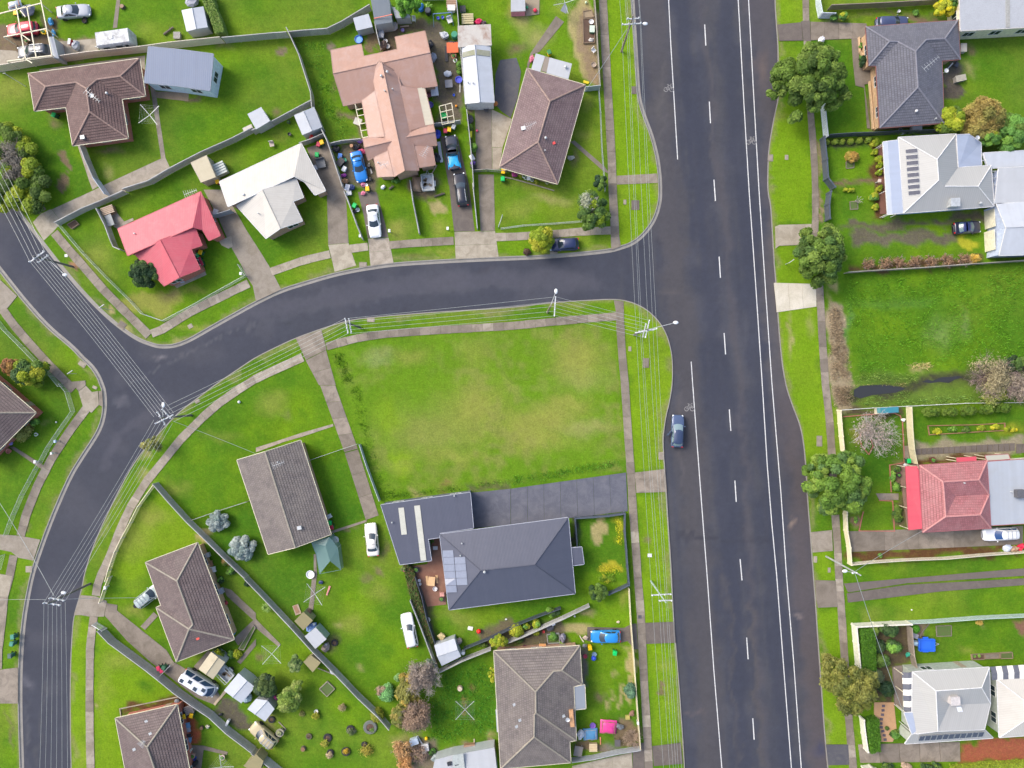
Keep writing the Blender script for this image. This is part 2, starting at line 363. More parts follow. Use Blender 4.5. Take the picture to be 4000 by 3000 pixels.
# mown verges, brighter
for c,r,s in ((2,0,"820,-60 1040,-60 1068,600 1250,1400 1270,1659 905,1659 880,1200 845,500"),(2,1,"912,-20 1270,-20 1240,200 1040,440 930,470"),(2,1,"965,950 1080,975 1270,1120 1386,1450 1388,1700 1000,1700"),
        (2,2,"1000,-20 1388,-20 1310,380 1290,760 1060,770 1020,300"),(2,2,"1075,935 1310,935 1380,1659 1125,1659"),(2,3,"1120,-20 1380,-20 1405,420 1150,410"),(2,3,"1160,580 1410,580 1450,1450 1215,1470"),
        (3,0,"60,-50 300,-50 300,200 80,210"),(3,0,"20,900 360,900 370,1659 10,1659"),(3,1,"10,0 375,0 380,275 50,280"),(3,1,"60,470 400,470 400,800 70,800"),(3,1,"90,1010 420,1000 465,1659 130,1659"),(3,2,"160,0 470,0 500,620 340,640"),
        (3,2,"400,1450 570,1450 580,1700 420,1700"),(3,3,"430,270 600,265 680,1450 500,1450"),(0,3,"610,350 770,350 740,800 745,1700 620,1700 608,800"),(0,3,"810,400 1450,880 1550,1030 1040,1140 1000,1200 1070,1700 820,1700"),
        (0,2,"1380,860 1660,1180 1740,1380 1260,1530 1300,1659 1000,1659 1120,1280")):
    pt.poly(W2(P(c,r,s)),GB,.5,.6)
for c,r,s in ((1,1,"640,1340 2212,1130 2212,1800 720,1659"),(1,2,"700,-50 2212,-50 2212,860 1090,1000"),(2,1,"-20,1180 900,1120 940,1700 -20,1700"),(2,2,"-20,-20 940,-20 985,720 -20,860")):
    pt.poly(W2(P(c,r,s)),(.135,.265,.012),.8,.8)
# house lot fields that read deep green
for c,r,s,k in ((0,0,"1260,870 1750,860 2212,940 2212,1140 1470,1460 1400,1300 1350,900",.35),(0,0,"200,1000 600,1000 650,1300 800,1600 300,1620",.5),(1,0,"330,320 700,330 660,600 720,950 860,1190 700,1230 600,1150 480,700",.5),(1,0,"0,360 290,350 490,880 130,1050 0,900",.15),
                (0,2,"200,-20 540,0 640,220 300,800 150,1150 -20,1300 -20,600 330,300",.55),(0,1,"-20,1100 200,1300 500,1600 600,1700 -20,1700",.5),(1,2,"470,650 740,590 930,1160 660,1260",.65),(0,2,"1700,1190 2212,1050 2212,1659 2100,1600 1800,1300",.6),(1,2,"-20,1200 90,1480 480,1400 540,1659 -20,1659",.55),
                (1,3,"-20,-20 480,-20 480,300 330,400 100,200",.5),(1,3,"1600,800 2050,640 2100,1400 1520,1500 1440,1300",.65),(1,3,"900,700 1540,800 1500,1300 1250,1300 950,950",.25),(2,2,"550,1150 950,1120 1000,1659 540,1659",.55),(2,3,"-20,230 620,170 400,350 -20,450",.45),
                (3,0,"480,350 720,340 860,1120 500,1190",.4),(3,0,"1680,350 2300,300 2300,900 1760,850",.3),(3,1,"480,780 2300,640 2300,1500 1900,1450 800,1600 660,1100 520,900",.15),(3,2,"640,280 1150,270 1170,680 1060,700 1060,940 650,700",.65),(3,2,"1250,280 2300,230 2300,460 1260,520",.6),
                (3,2,"800,1100 1080,1010 1090,1260 790,1265",.5),(3,3,"1300,480 2300,350 2300,700 1280,740",.45),(0,0,"490,130 980,60 980,240 500,340",.2),(0,0,"1040,0 1600,0 1600,300 1050,390",.1),(1,0,"-100,-50 1000,-50 600,230 -20,290",.25),(0,1,"570,300 870,160 1050,480 1100,580 850,640",.0)):
    if k: pt.poly(W2(P(c,r,s)),GD,.8,k*.8)
E = pt.ell
for a in ((0,0,60,780,260,160,GY,.45),(0,0,570,1400,30,110,GE,.75),(0,0,530,1590,45,60,GE,.8),(0,0,480,1040,60,60,GE,.6),(0,0,930,1290,130,40,GE,.7),(0,0,1680,850,80,30,GE,.8),(0,0,1960,400,70,40,GE,.6),(0,0,930,1500,60,80,GT,.4),(0,0,750,60,300,60,GB,.4),(0,0,1250,250,160,120,GY,.25),
          (1,0,190,440,42,42,(.22,.17,.12),.97),(1,0,650,395,40,32,(.24,.19,.14),.96),(1,0,1000,370,60,70,GE,.75),(1,0,660,700,30,240,GE,.45),(1,0,740,980,50,60,GE,.6),(1,0,160,1000,60,60,GE,.7),(1,0,830,620,60,60,GY,.1),
          (1,0,200,1180,120,60,GY,.3),(2,0,80,120,120,180,GT,.5),(2,0,600,250,90,300,GT,.85),(2,0,660,600,70,140,GT,.8),(2,0,220,330,160,120,GT,.45),(2,0,60,440,90,70,GE,.7),(2,0,420,80,120,90,GY,.4),(2,0,660,900,100,60,GY,.4),(2,0,560,1350,40,130,GE,.6),(2,0,600,1150,90,60,GY,.5),
          (2,0,200,1620,240,60,GY,.4),(2,1,330,60,200,60,GT,.45),(2,1,100,150,160,100,GY,.4),(1,1,1560,100,80,60,GT,.8),(1,1,1600,300,70,120,GY,.55),(1,1,1240,330,120,110,GY,.7),(1,1,1640,520,260,25,GY,.5),(1,1,1350,560,200,25,(.17,.17,.05),.6),
          (0,1,820,560,220,200,GY,.45),(0,1,1300,940,260,110,GY,.75),(0,1,1480,900,130,60,GE,.45),(0,1,1700,880,120,50,GY,.6),(0,1,1330,1030,160,60,GY,.6),(0,1,430,465,22,18,GT,.9),(0,1,635,635,55,40,(.38,.2,.12),.9),(0,1,980,1025,40,35,GT,.8),(0,1,1100,1150,50,45,GT,.7),(0,1,1700,1150,330,30,GY,.45),(0,1,1560,1280,100,30,GT,.5),
          (0,2,1300,1150,170,140,GY,.55),(0,2,1500,900,150,100,GY,.4),(0,2,1150,1350,160,160,GY,.4),(0,2,1750,1310,60,70,GT,.95),(0,2,1250,800,60,70,GT,.45),(0,2,1250,590,70,60,GT,.4),(0,2,400,310,50,30,GT,.3),(0,2,240,1280,30,40,GE,.6),(0,2,1900,450,200,60,GY,.25),
          (1,2,1500,420,520,300,(.24,.27,.06),.6),(1,2,1900,200,330,320,GY,.65),(2,2,120,420,300,200,GY,.6),(1,1,1050,1420,160,70,(.30,.34,.14),.4),(2,1,560,1420,300,280,GY,.7),(2,1,620,1620,300,140,GT,.2),(2,2,300,300,380,160,GY,.7),(2,2,450,180,300,90,GY,.6),(2,2,250,500,420,90,GY,.5),(2,2,650,380,260,80,GT,.35),(1,1,1350,1400,200,90,GY,.45),(1,1,1900,1400,180,140,GY,.35),(1,2,1700,640,380,80,GY,.45),(1,2,1150,300,130,240,GB,.4),(1,2,1260,700,110,130,(.25,.40,.01),.5),
          (1,2,1640,880,90,60,(.27,.17,.08),.55),(1,2,1400,940,90,30,GT,.5),(1,2,780,1230,100,20,GE,.6),(1,2,150,160,150,120,GY,.4),(1,2,260,270,60,50,GE,.3),(1,2,1090,1450,40,120,GE,.5),(1,2,1050,1620,70,25,GE,.6),(1,3,960,30,60,30,GE,.55),(1,3,1050,130,140,90,GY,.35),(1,3,800,430,140,80,GY,.35),(1,3,660,600,60,90,GE,.55),(1,3,900,800,50,40,GT,.4),(1,3,720,420,40,40,GT,.45),(1,3,1700,360,200,90,GY,.4),
          (1,3,1870,960,40,60,(.36,.22,.1),.7),(1,3,1810,1150,26,80,(.36,.22,.1),.7),(1,3,1880,1260,40,20,GE,.6),(1,3,2050,1370,60,50,GT,.6),(1,3,1250,1450,90,120,GT,.6),(1,3,1290,1560,60,160,(.42,.22,.08),.7),(1,3,120,1230,90,60,GE,.7),(1,3,150,1330,80,70,GE,.5),(1,3,40,680,60,30,GE,.6),
          (2,2,750,1260,70,110,GT,.8),(2,2,920,1250,40,130,(.42,.40,.03),.7),(2,2,830,1600,130,50,(.42,.38,.03),.75),(2,3,540,460,150,60,GT,.95),(2,3,670,310,60,50,GT,.7),(2,3,960,200,50,120,GY,.6),(2,3,960,640,40,40,GT,.5),(2,3,950,1030,30,110,GT,.8),(2,3,830,1070,26,80,GT,.7),(2,3,740,1040,40,50,GE,.7),(2,3,895,870,20,40,GT,.6),(2,3,1020,800,30,330,GT,.85),(2,3,960,1290,140,60,GE,.9),(2,3,1000,1390,100,90,GE,.95),(2,3,700,1470,170,60,GE,.85),(2,3,850,1480,100,50,(.2,.19,.17),.7),(2,3,1265,960,32,46,GE,.9),(2,2,1190,1350,30,40,GE,.6),(2,3,1340,1000,60,200,GY,.3),(2,3,1300,760,70,60,GY,.4),
          (3,0,1740,570,60,90,GT,.45),(3,0,1620,780,110,80,(.11,.09,.08),.85),(3,0,1600,620,100,110,(.13,.11,.1),.9),(3,0,2000,330,150,20,GE,.7),(3,0,1750,400,40,60,GE,.6),(3,0,1100,120,500,28,GE,.45),(3,0,1350,160,150,30,GE,.8),(3,0,950,20,300,30,(.14,.2,.04),.6),(3,0,110,1020,40,60,GY,.5),(3,0,500,250,130,60,(.17,.17,.14),.6),(3,0,550,110,60,30,(.3,.3,.03),.5),
          (3,1,1740,440,90,40,(.42,.42,.03),.85),(3,1,2050,570,180,20,(.12,.2,.03),.7),(3,1,210,1250,25,220,GT,.6),(3,1,360,1150,30,120,GT,.35),(3,1,1500,1230,160,180,(.20,.30,.08),.5),(3,1,1700,1150,60,160,(.22,.30,.10),.45),(3,1,1100,950,500,60,(.10,.24,.05),.3),(3,1,700,1150,40,200,(.12,.26,.08),.5),(3,1,1310,1500,110,40,GT,.7),(3,1,540,780,40,40,GT,.7),(3,1,500,900,30,100,GT,.5),
          (3,2,760,440,70,80,(.35,.28,.05),.5),(3,2,2100,400,180,60,(.34,.34,.03),.6),(3,2,1450,120,300,50,(.20,.28,.05),.6),(3,3,1840,400,50,30,GT,.7),(3,3,1750,640,90,40,GY,.4),(3,3,880,330,100,60,GY,.3),(0,3,200,820,40,40,GE,.3),(0,3,95,1350,20,200,GE,.55),(0,3,840,1100,20,40,GT,.7),(0,3,1060,750,200,100,GY,.4),(0,3,1150,300,130,70,GY,.6),(0,3,900,1000,60,300,GY,.3),(0,3,1270,960,90,60,GD,.5),(0,3,700,1600,50,200,GY,.3)):
    E(*a)
# bare, gravelled or planted beds that have their own soil
def bed(c,r,s,col,soft=.25,k=.95): pt.poly(W2(P(c,r,s)),col,soft,k)
DIRT = (.13,.095,.07); MULCH = (.12,.05,.028); STRAW = (.36,.285,.19)
for a in ((1,0,"1440,190 1640,230 1740,420 1770,600 1790,900 1750,1080 1560,1110 1570,760 1500,470 1470,260",(.17,.135,.105)),(1,0,"1075,220 1460,190 1480,270 1215,330 1210,430 1090,450",DIRT),(1,0,"700,1230 930,1210 1000,1400 1060,1540 1000,1680 880,1640 760,1640 680,1330",(.17,.14,.10)),(1,0,"1840,930 1890,950 1900,1480 1870,1480",DIRT),(1,0,"500,350 560,340 560,1000 700,960",G0),
          (1,0,"730,960 860,950 900,1200 860,1210 820,1060",(.2,.15,.11)),(1,0,"1075,260 1210,430 1090,450",DIRT),(0,0,"0,250 260,180 420,260 480,500 60,560 0,430",(.2,.14,.1)),(0,0,"480,360 840,320 880,460 520,510",(.28,.21,.13)),(0,0,"380,100 500,160 530,500 450,520",(.14,.1,.07)),(2,0,"600,90 750,90 755,780 640,720 640,420 600,420",(.3,.22,.14)),
          (0,3,"1020,600 1330,840 1300,860 1030,640",MULCH),(0,3,"1040,1150 1550,1040 1560,1120 1060,1210",MULCH),(0,3,"1560,1110 1650,1060 1740,1400 1720,1460 1620,1460",(.42,.10,.05)),(0,3,"1910,1030 2030,1060 2212,1300 2160,1330 1900,1190",(.12,.10,.08)),(0,3,"1590,1060 1820,1060 1860,1110 1640,1080",G0),
          (3,2,"640,220 1160,200 1190,660 1160,680 1150,290 650,280",(.10,.075,.05)),(3,2,"1060,700 1190,700 1200,940 1070,940",(.20,.13,.10)),(3,2,"1080,1010 1200,1010 1215,1260 1095,1260",(.14,.11,.06)),(3,2,"700,1120 820,1100 790,1260 700,1265",(.30,.17,.13)),(3,2,"1250,620 2120,590 2120,680 1260,700",MULCH),(3,2,"700,1450 2100,1390 2150,1440 1180,1530 705,1540",MULCH),
          (3,2,"1255,520 2212,460 2212,600 1255,620",(.32,.27,.19)),(3,1,"720,640 1840,560 1850,620 730,695",(.13,.07,.045)),(3,1,"500,950 620,960 660,1100 700,1300 740,1659 520,1659 510,1200",STRAW),(3,2,"530,-10 770,-10 740,100 720,220 560,215",STRAW),(3,1,"630,290 1900,190 1900,260 1300,280 1100,320 700,340",(.13,.11,.08)),(3,1,"700,350 1660,340 1660,430 1060,460 900,450 700,430",(.14,.12,.09)),
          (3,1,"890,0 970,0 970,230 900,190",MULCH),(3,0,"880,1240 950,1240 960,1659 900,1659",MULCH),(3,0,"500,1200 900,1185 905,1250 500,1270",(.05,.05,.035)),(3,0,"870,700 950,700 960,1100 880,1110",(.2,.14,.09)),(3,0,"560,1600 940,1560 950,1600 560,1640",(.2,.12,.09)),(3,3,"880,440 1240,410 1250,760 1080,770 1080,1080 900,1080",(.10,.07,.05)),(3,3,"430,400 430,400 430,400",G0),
          (3,3,"1660,1430 2300,1390 2300,1600 1660,1620",(.36,.10,.06)),(3,3,"2120,350 2300,345 2300,460 2210,450",(.25,.12,.09)),(3,3,"1240,410 1390,400 1300,540 1260,520",(.26,.18,.13)),(1,3,"1340,1380 1540,1400 1560,1659 1330,1659",(.2,.16,.12)),(1,3,"1300,0 1450,20 1560,520 1600,720 1560,760 1340,170",(.11,.10,.05)),(2,3,"0,430 420,350 470,600 0,640",(.15,.12,.08)),(1,3,"1900,480 2212,400 2212,640 2000,640",(.15,.12,.08)),(2,3,"600,600 660,600 660,940 600,940",(.15,.13,.12)),(1,3,"1600,1500 2080,1410 2100,1480 1600,1600",(.26,.2,.14)),
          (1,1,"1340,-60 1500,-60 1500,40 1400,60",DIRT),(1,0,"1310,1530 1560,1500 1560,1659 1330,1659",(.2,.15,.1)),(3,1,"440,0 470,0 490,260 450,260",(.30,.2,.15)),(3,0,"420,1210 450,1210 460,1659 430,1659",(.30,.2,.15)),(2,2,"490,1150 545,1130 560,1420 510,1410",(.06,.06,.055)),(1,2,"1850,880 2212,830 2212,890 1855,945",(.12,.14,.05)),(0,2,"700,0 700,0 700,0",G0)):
    bed(*a)
# creek banks
bed(3,1,"750,1600 1000,1560 1400,1560 1800,1520 2300,1450 2300,1659 750,1659",(.09,.16,.03),.8,.8); bed(3,2,"740,0 2300,0 2300,180 740,210",(.12,.20,.03),.5,.8)
for k in (K1,K2,K3,K4): pt.line(k,.7,(.30,.25,.13),.5,.5)
WORN = []
DIT = W2(P(3,2,"735,110 900,80 1150,50")+P(3,1,"1330,1640 1560,1608 1700,1600 2000,1560 2300,1515")); pt.line(DIT,2.6,(.10,.13,.03),.8,.8); pt.line(DIT,1.2,(.05,.048,.035),.5,.85)
n4 = (vnoise(vx,vy,1.3,51)*.5+vnoise(vx,vy,.85,52)*.5); lot = inside(vx,vy,W2(P(1,1,"640,1390 2212,1200 3090,1140 3190,2400 2212,2540 1080,2660"))); pt.mix(np.clip((n4-.42)*4,0,1)*lot*np.clip(vnoise(vx,vy,6,53)*1.6-.3,0,1),(.25,.25,.07),.55)
co = np.stack([vx,vy,np.zeros_like(vx)],1)
M_GRASS = m_attr('grass_ground',.95,((5,.7),(2.2,.45),(.8,.35),(.3,.3)),.5,.06,.15,(.28,.32,.03,.28))
gm = np_mesh('ground',co,fa,M_GRASS); set_tint(gm,pt.c.astype(np.float32))
tag(mk('grass_ground',gm),'mown green grass verges, yards and vacant lots between the roads','ground',kind='structure')
# road sheet
rx = np.concatenate([[-FAR],np.arange(-84,84.1,.35),[FAR]]); ry = np.concatenate([[-FAR],np.arange(-64,64.1,.45),[FAR]])
RX,RY = np.meshgrid(rx,ry,indexing='ij'); X = RX.ravel(); Y = RY.ravel(); ny = len(ry)
ii,jj = np.meshgrid(np.arange(len(rx)-1),np.arange(ny-1),indexing='ij'); b0 = (ii*ny+jj).ravel()
rf = np.stack([b0,b0+ny,b0+ny+1,b0+1],1)
A0 = (.048,.052,.070); A1 = (.054,.057,.071); A2 = (.038,.043,.065)
rp = Paint(X,Y,A0)
rp.mix(np.clip((vnoise(X,Y,9,31)-.45)*3,0,1),A1,.5); rp.mix(np.clip((vnoise(X,Y,3.5,32)-.55)*3,0,1),(.085,.085,.1),.35)
xs_ = X-.085*(-Y); st_ = vnoise(xs_,Y/14,.55,41)*.6+vnoise(xs_,Y/30,1.3,42)*.4
rp.mix(np.clip((st_-.52)*5,0,1)*(X > 15),(.068,.067,.075),.5); rp.mix(np.clip((.42-st_)*5,0,1)*(X > 15),(.038,.042,.060),.4)
HL = lambda f: [w(2700-60+90*f,-200),w(2870-60+100*f,3200)]
def hline(off,wd,col,k,soft=.8): rp.line([w(2800+off-23,-150),w(2800+off+23+112,1500),w(2800+off+245,3150)],wd,col,soft,k,True)
hline(-250,4,(.075,.07,.075),.7,1.5); hline(-130,2.6,A2,.6); hline(40,2.6,A2,.6); hline(140,1.2,(.085,.077,.085),.5); hline(-45,1.0,(.085,.077,.085),.45); hline(190,3,(.085,.075,.08),.6,1.2)
rp.line(W2(P(3,1,"50,300 80,1000 110,1700"),0),3,(.10,.09,.09),1.5,.6)
rp.line(W2(P(3,2,"150,200 250,700 290,1300")+P(3,3,"330,200 400,1000 430,1700"),0),3,(.085,.072,.075),2,.7)
rp.line(W2(P(0,1,"100,400 700,1100 1000,1450 1250,1659"),0),4,A2,1.5,.4); rp.line(W2(P(1,1,"-500,1200 300,980 1200,800 2212,760")+P(2,1,"700,760"),0),2.4,(.085,.085,.105),1.2,.5)
rp.line(W2(P(0,1,"1150,1659 1500,1450 2212,1150"),0),.25,(.11,.11,.12),.2,.5); rp.line(W2(P(0,2,"940,700 1000,450 1400,150"),0),1.4,(.08,.08,.1),.8,.5)
for a in ((0,1,1360,1440,60,30,(.18,.17,.18),.6),(0,2,1050,120,100,40,(.11,.11,.13),.5),(0,3,250,900,60,80,(.12,.12,.14),.6),(0,3,240,1400,20,300,(.10,.10,.11),.5),(2,1,1110,490,40,20,(.035,.037,.05),.7),(2,1,1290,440,30,60,(.04,.042,.055),.6),(2,1,1400,860,120,40,(.10,.09,.09),.4),(1,1,290,1130,40,20,(.04,.045,.055),.7),(1,1,2000,680,90,40,(.05,.05,.065),.6),
          (3,2,200,1230,25,40,(.3,.22,.17),.6),(3,3,245,355,45,25,(.25,.2,.18),.5),(2,3,1580,1180,90,30,(.12,.1,.1),.4),(2,2,1700,1330,300,20,(.045,.047,.06),.5),(2,2,2010,1250,26,26,(.04,.04,.05),.6),(3,3,430,1500,60,90,(.045,.05,.09),.6),(2,0,1290,850,60,300,(.09,.085,.085),.5),(2,0,2150,600,60,160,(.13,.10,.09),.5)):
    rp.ell(*a)
for c,r,s,w_,cl in ((2,0,"1290,560 1300,900 1330,1500",.25,(.10,.095,.095)),(2,1,"1330,1200 1420,1659",.25,(.10,.095,.095)),(2,2,"1430,60 1470,500 1490,900",.3,(.11,.10,.10)),(2,0,"1700,50 1770,1659",.35,(.078,.074,.078)),(2,3,"1850,0 1960,1659",.5,(.08,.074,.076)),(2,3,"2080,300 2150,1659",.6,(.088,.078,.076)),
          (0,1,"560,300 700,700 900,1100",.4,(.06,.062,.08)),(0,3,"240,0 200,700 210,1659",.4,(.065,.066,.08)),(0,3,"370,900 330,1659",.3,(.085,.085,.09)),(1,1,"0,1200 600,960 1400,840 2212,820",.35,(.075,.077,.092)),(1,1,"0,1060 700,830 1400,720 2212,680",.35,(.07,.072,.088)),(1,1,"100,1330 700,1110 1400,1000",.15,(.035,.037,.05)),(2,2,"1400,1320 1900,1350 2212,1330",.2,(.03,.032,.045))):
    rp.line(W2(P(c,r,s)),w_,cl,.5,.55)
rm = np_mesh('road',np.stack([X,Y,np.full_like(X,-.13)],1),rf,m_attr('asphalt',.85,((28,.55),(1.1,.25),(.25,.2)),.55,.01,.3)); set_tint(rm,rp.c.astype(np.float32))
tag(mk('road',rm),'dark bitumen road sheet of the highway and the side streets','road',kind='structure')
def strip(mb,pts,offs):
    P2 = [Vector(p[:2]) for p in pts]; n = len(P2); rows = []
    for i in range(n):
        d = (P2[min(i+1,n-1)]-P2[max(i-1,0)]).normalized(); nn = Vector((d.y,-d.x))
        rows.append([Vector((*(P2[i]+nn*o),z)) for o,z in offs])
    k = len(offs); vs = [v for r in rows for v in r]
    mb.add(vs,[(i*k+j,(i+1)*k+j,(i+1)*k+j+1,i*k+j+1) for i in range(n-1) for j in range(k-1)])
KP = [(-.10,-.1),(-.10,.012),(.03,.012),(.10,-.06),(.16,-.112),(.5,-.124),(.5,-.2)]
for k,l in ((K1,'concrete kerb and gutter round the north west block of houses'),(K2,'concrete kerb and gutter round the block with the empty grass lot'),(K3,'concrete kerb and gutter along the western street edge'),(K4,'concrete kerb and gutter along the east side of the highway')):
    m = MB(); strip(m,k,KP); tag(m.build('kerb',KERB),l,'kerb',kind='structure')
# ---------------------------------------------------------------- painted lines
PAINT = m_weather((.74,.74,.72),(.4,.4,.4),ob=0,amt=.6,scale=3)
def lines(name,label,runs,wd=.13):
    m = MB()
    for s in runs:
        p = [(*w(u,v)[:2],) for u,v in [q[:2] for q in s]]; strip(m,p,[(-wd/2,-.122),(wd/2,-.122)])
    tag(m.build(name,PAINT),label,'road marking',kind='structure')
lines('edge_line','solid white line left of the highway lanes above the junction',[P(2,0,"1350,-200 1355,0 1375,400 1405,900 1433,1375")])
lines('edge_line','solid white line left of the highway lanes below the junction',[P(2,1,"1550,1465")+P(2,2,"1563,0 1600,500 1645,1100 1688,1659")+P(2,3,"1745,800 1815,1659 1860,2300")])
lines('centre_line','left one of the double solid white lines of the highway',[P(2,0,"1945,-200 1957,0 2007,900 2052,1659")+P(2,1,"2108,800 2165,1659")+P(2,2,"2208,700")+P(3,2,"35,1200 78,1659")+P(3,3,"135,750 205,1659 250,2300")])
lines('centre_line','right one of the double solid white lines of the highway',[P(2,0,"2035,-200 2047,0 2095,900 2138,1659")+P(3,1,"-15,900 37,1659")+P(3,2,"115,950 163,1659")+P(3,3,"225,750 290,1659 335,2300")])
for c,r,s in ((2,0,"1667,208 1677,390"),(2,0,"1707,875 1717,1062"),(2,0,"1747,1550 1760,1734"),(2,1,"1792,557 1803,740"),(2,1,"1835,1218 1848,1403"),(2,2,"1880,220 1893,405"),(2,2,"1928,835 1940,1020"),(2,2,"1973,1515 1990,1699"),(2,3,"2030,535 2043,722"),(2,3,"2083,1233 2095,1418"),(2,0,"1628,-450 1638,-270")):
    m = MB(); strip(m,[w(*q)[:2] for q in P(c,r,s)],[(-.075,-.121),(.075,-.121)])
    tag(m.build('lane_dash',PAINT),'short white dash of the broken lane line on the highway','road marking','broken white lane line of the highway','structure')
WPAINT = m_weather((.30,.29,.28),(.10,.10,.11),ob=0,amt=.8,scale=5)
def bike(c,r,x,y,label):
    b = at(c,r,x,y); m = MB(); k = 1.0
    def ring(cx_,cy_,R):
        strip(m,[(b.x+cx_+R*math.cos(t),b.y+cy_+R*math.sin(t)) for t in [i*math.pi/8 for i in range(17)]],[(-.05,-.1215),(.05,-.1215)])
    ring(-.42,-.35,.3); ring(.42,-.35,.3)
    for a,d in (((-.42,-.35),(-.1,.25)),((-.1,.25),(.3,.25)),((.3,.25),(.42,-.35)),((-.42,-.35),(.05,-.35)),((.05,-.35),(.3,.25)),((.05,-.35),(-.15,.4)),((-.28,.4),(0,.4)),((.3,.25),(.25,.45)),((.25,.45),(.45,.45))):
        strip(m,[(b.x+a[0],b.y+a[1]),(b.x+d[0],b.y+d[1])],[(-.05,-.1205),(.05,-.1205)])
    tag(m.build('bicycle_symbol',WPAINT),label,'road marking',kind='structure')
bike(2,0,1357,750,'worn white bicycle symbol left of the highway edge line near the top'); bike(2,2,1535,195,'worn white bicycle symbol beside the parked hatchback with an open door'); bike(2,0,2072,1205,'faint bicycle symbol between the double white lines')
# ---------------------------------------------------------------- slabs: footpaths and drives
ZK = [0]
def slab(pts3,mat,parent,z0=-.05,z1=None,name='slab'):
    if z1 is None: ZK[0] += 1; z1 = .012+.0011*ZK[0]
    m = MB(); m.prism([(p[0],p[1]) for p in pts3],z0,z1); return m.build(name,mat,parent)
def footpath(label,pts,wd=1.22,bay=1.55,mat=CONC,z=.07,mats=None):
    root = thing('footpath',label,'footpath',(0,0,0),kind='structure')
    P2 = [Vector(w(*p[:2])[:2]) for p in pts]; L = [0]
    for a,b in zip(P2[:-1],P2[1:]): L.append(L[-1]+(b-a).length)
    n = max(1,round(L[-1]/bay)); q = []
    for i in range(n+1):
        d = L[-1]*i/n; j = 0
        while j < len(L)-2 and L[j+1] < d: j += 1
        t = (d-L[j])/(L[j+1]-L[j]); q.append(P2[j].lerp(P2[j+1],t))
    nr = []
    for i in range(n+1):
        d = (q[min(i+1,n)]-q[max(i-1,0)]).normalized(); nr.append(Vector((-d.y,d.x)))
    for i in range(n):
        a,b = q[i],q[i+1]; d = (b-a).normalized()*.012; hw = wd/2+random.uniform(-.02,.02)
        mt = random.choice(mats) if mats and random.random() < .12 else mat
        slab([a+d-nr[i]*hw,b-d-nr[i+1]*hw,b-d+nr[i+1]*hw,a+d+nr[i]*hw],mt,root,-.02,z+random.uniform(-.004,.004))
    return root
MX = [CONC_D,CONC_L,CONC]
footpath('straight concrete footpath beside the highway, north of the side street',P(2,0,"778,-160 785,0 805,400 840,1000 862,1400 870,1659")+P(2,1,"885,250 893,480"),1.2,mat=CONC_D,mats=MX)
footpath('concrete footpath in front of the white gable roofed house',P(1,1,"130,690 260,645 400,595 520,565 640,538"),1.15,mat=CONC_L,mats=[CONC])
footpath('short footpath piece beside the driveway of the white sedan',P(1,1,"812,492 968,472"),1.15,mat=CONC_L)
footpath('concrete footpath before the salmon roofed house',P(1,1,"1152,460 1330,445 1560,430 1708,422"),1.15,mat=CONC_D,mats=MX)
footpath('footpath behind the dark hatchback parked on the verge',P(1,1,"2070,390 2212,388")+P(2,1,"150,378 400,360 600,342 860,332"),1.15,mat=CONC,mats=MX)
footpath('diagonal footpath past the red roofed corner house',P(0,1,"470,350 560,460 720,640 900,850 1100,1050 1290,1240"),1.25,mat=CONC_D,mats=[CONC])
footpath('footpath rising from the street bend below the red roofed house',P(0,1,"1310,1225 1400,1190 1640,1040 1830,945 2150,790"),1.2,mat=CONC,mats=MX)
footpath('footpath at the far left behind a mesh fence above the junction',P(0,1,"20,1010 130,1160 250,1300 470,1540 640,1710"),1.2,mat=CONC_D,mats=[CONC])
footpath('footpath at the left curving down from the pale corner slab',P(0,2,"745,215 600,410 450,640 330,870 230,1120 180,1310"),1.25,mat=CONC_D,mats=[CONC])
footpath('footpath stub at the left edge below the driveway crossing',P(0,2,"120,1480 85,1659")+P(0,3,"40,160 15,400 -20,700"),1.2,mat=CONC_D)
footpath('long curved footpath on the inner side of the bend',P(1,1,"405,1430 200,1520 0,1612")+P(0,2,"2020,75 1880,175 1750,290 1560,480 1400,680 1260,850 1120,1080 1030,1280 940,1520")+P(0,3,"850,40 830,170"),1.2,mat=CONC,mats=[CONC_L,CONC_D,CONC])
footpath('footpath running down the lower left beside the curved street',P(0,3,"812,350 780,600 775,1000 778,1400 785,1659 790,1900"),1.15,mat=CONC,mats=[CONC_D])
footpath('footpath along the top of the empty grass lot',P(1,1,"610,1335 750,1295 900,1258 1100,1228 1500,1198 2212,1157")+P(2,1,"500,1107 925,1072"),1.15,mat=CONC_D,mats=MX)
footpath('footpath down the highway side of the empty lot and charcoal house',P(2,1,"928,945 935,1150 950,1400 975,1659")+P(2,2,"1000,400 1025,750 1045,1100 1075,1500")+P(2,3,"1085,0 1110,300 1140,900 1170,1400 1190,1800"),1.15,1.7,mat=CONC_D,mats=[CONC,CONC_L,CONC_D,ASPH_B])
footpath('footpath on the east side of the highway, upper part',P(3,0,"322,-160 328,180 335,340 345,560 365,950 385,1200 400,1400 408,1659")+P(3,1,"408,280 400,470"),.95,1.9,mat=CONC_D,mats=[CONC,CONC_D,ASPH_B])
footpath('footpath on the east side of the highway, middle part',P(3,1,"440,790 455,1000 470,1300 495,1659")+P(3,2,"530,300 550,600 580,1100"),1.1,1.9,mat=CONC_D,mats=[CONC,CONC_D])
footpath('footpath on the east side of the highway, lower part',P(3,2,"580,1130 600,1400 612,1659")+P(3,3,"640,400 660,700 690,1150 735,1659 750,1900"),1.1,1.9,mat=CONC_D,mats=[CONC,CONC_D])
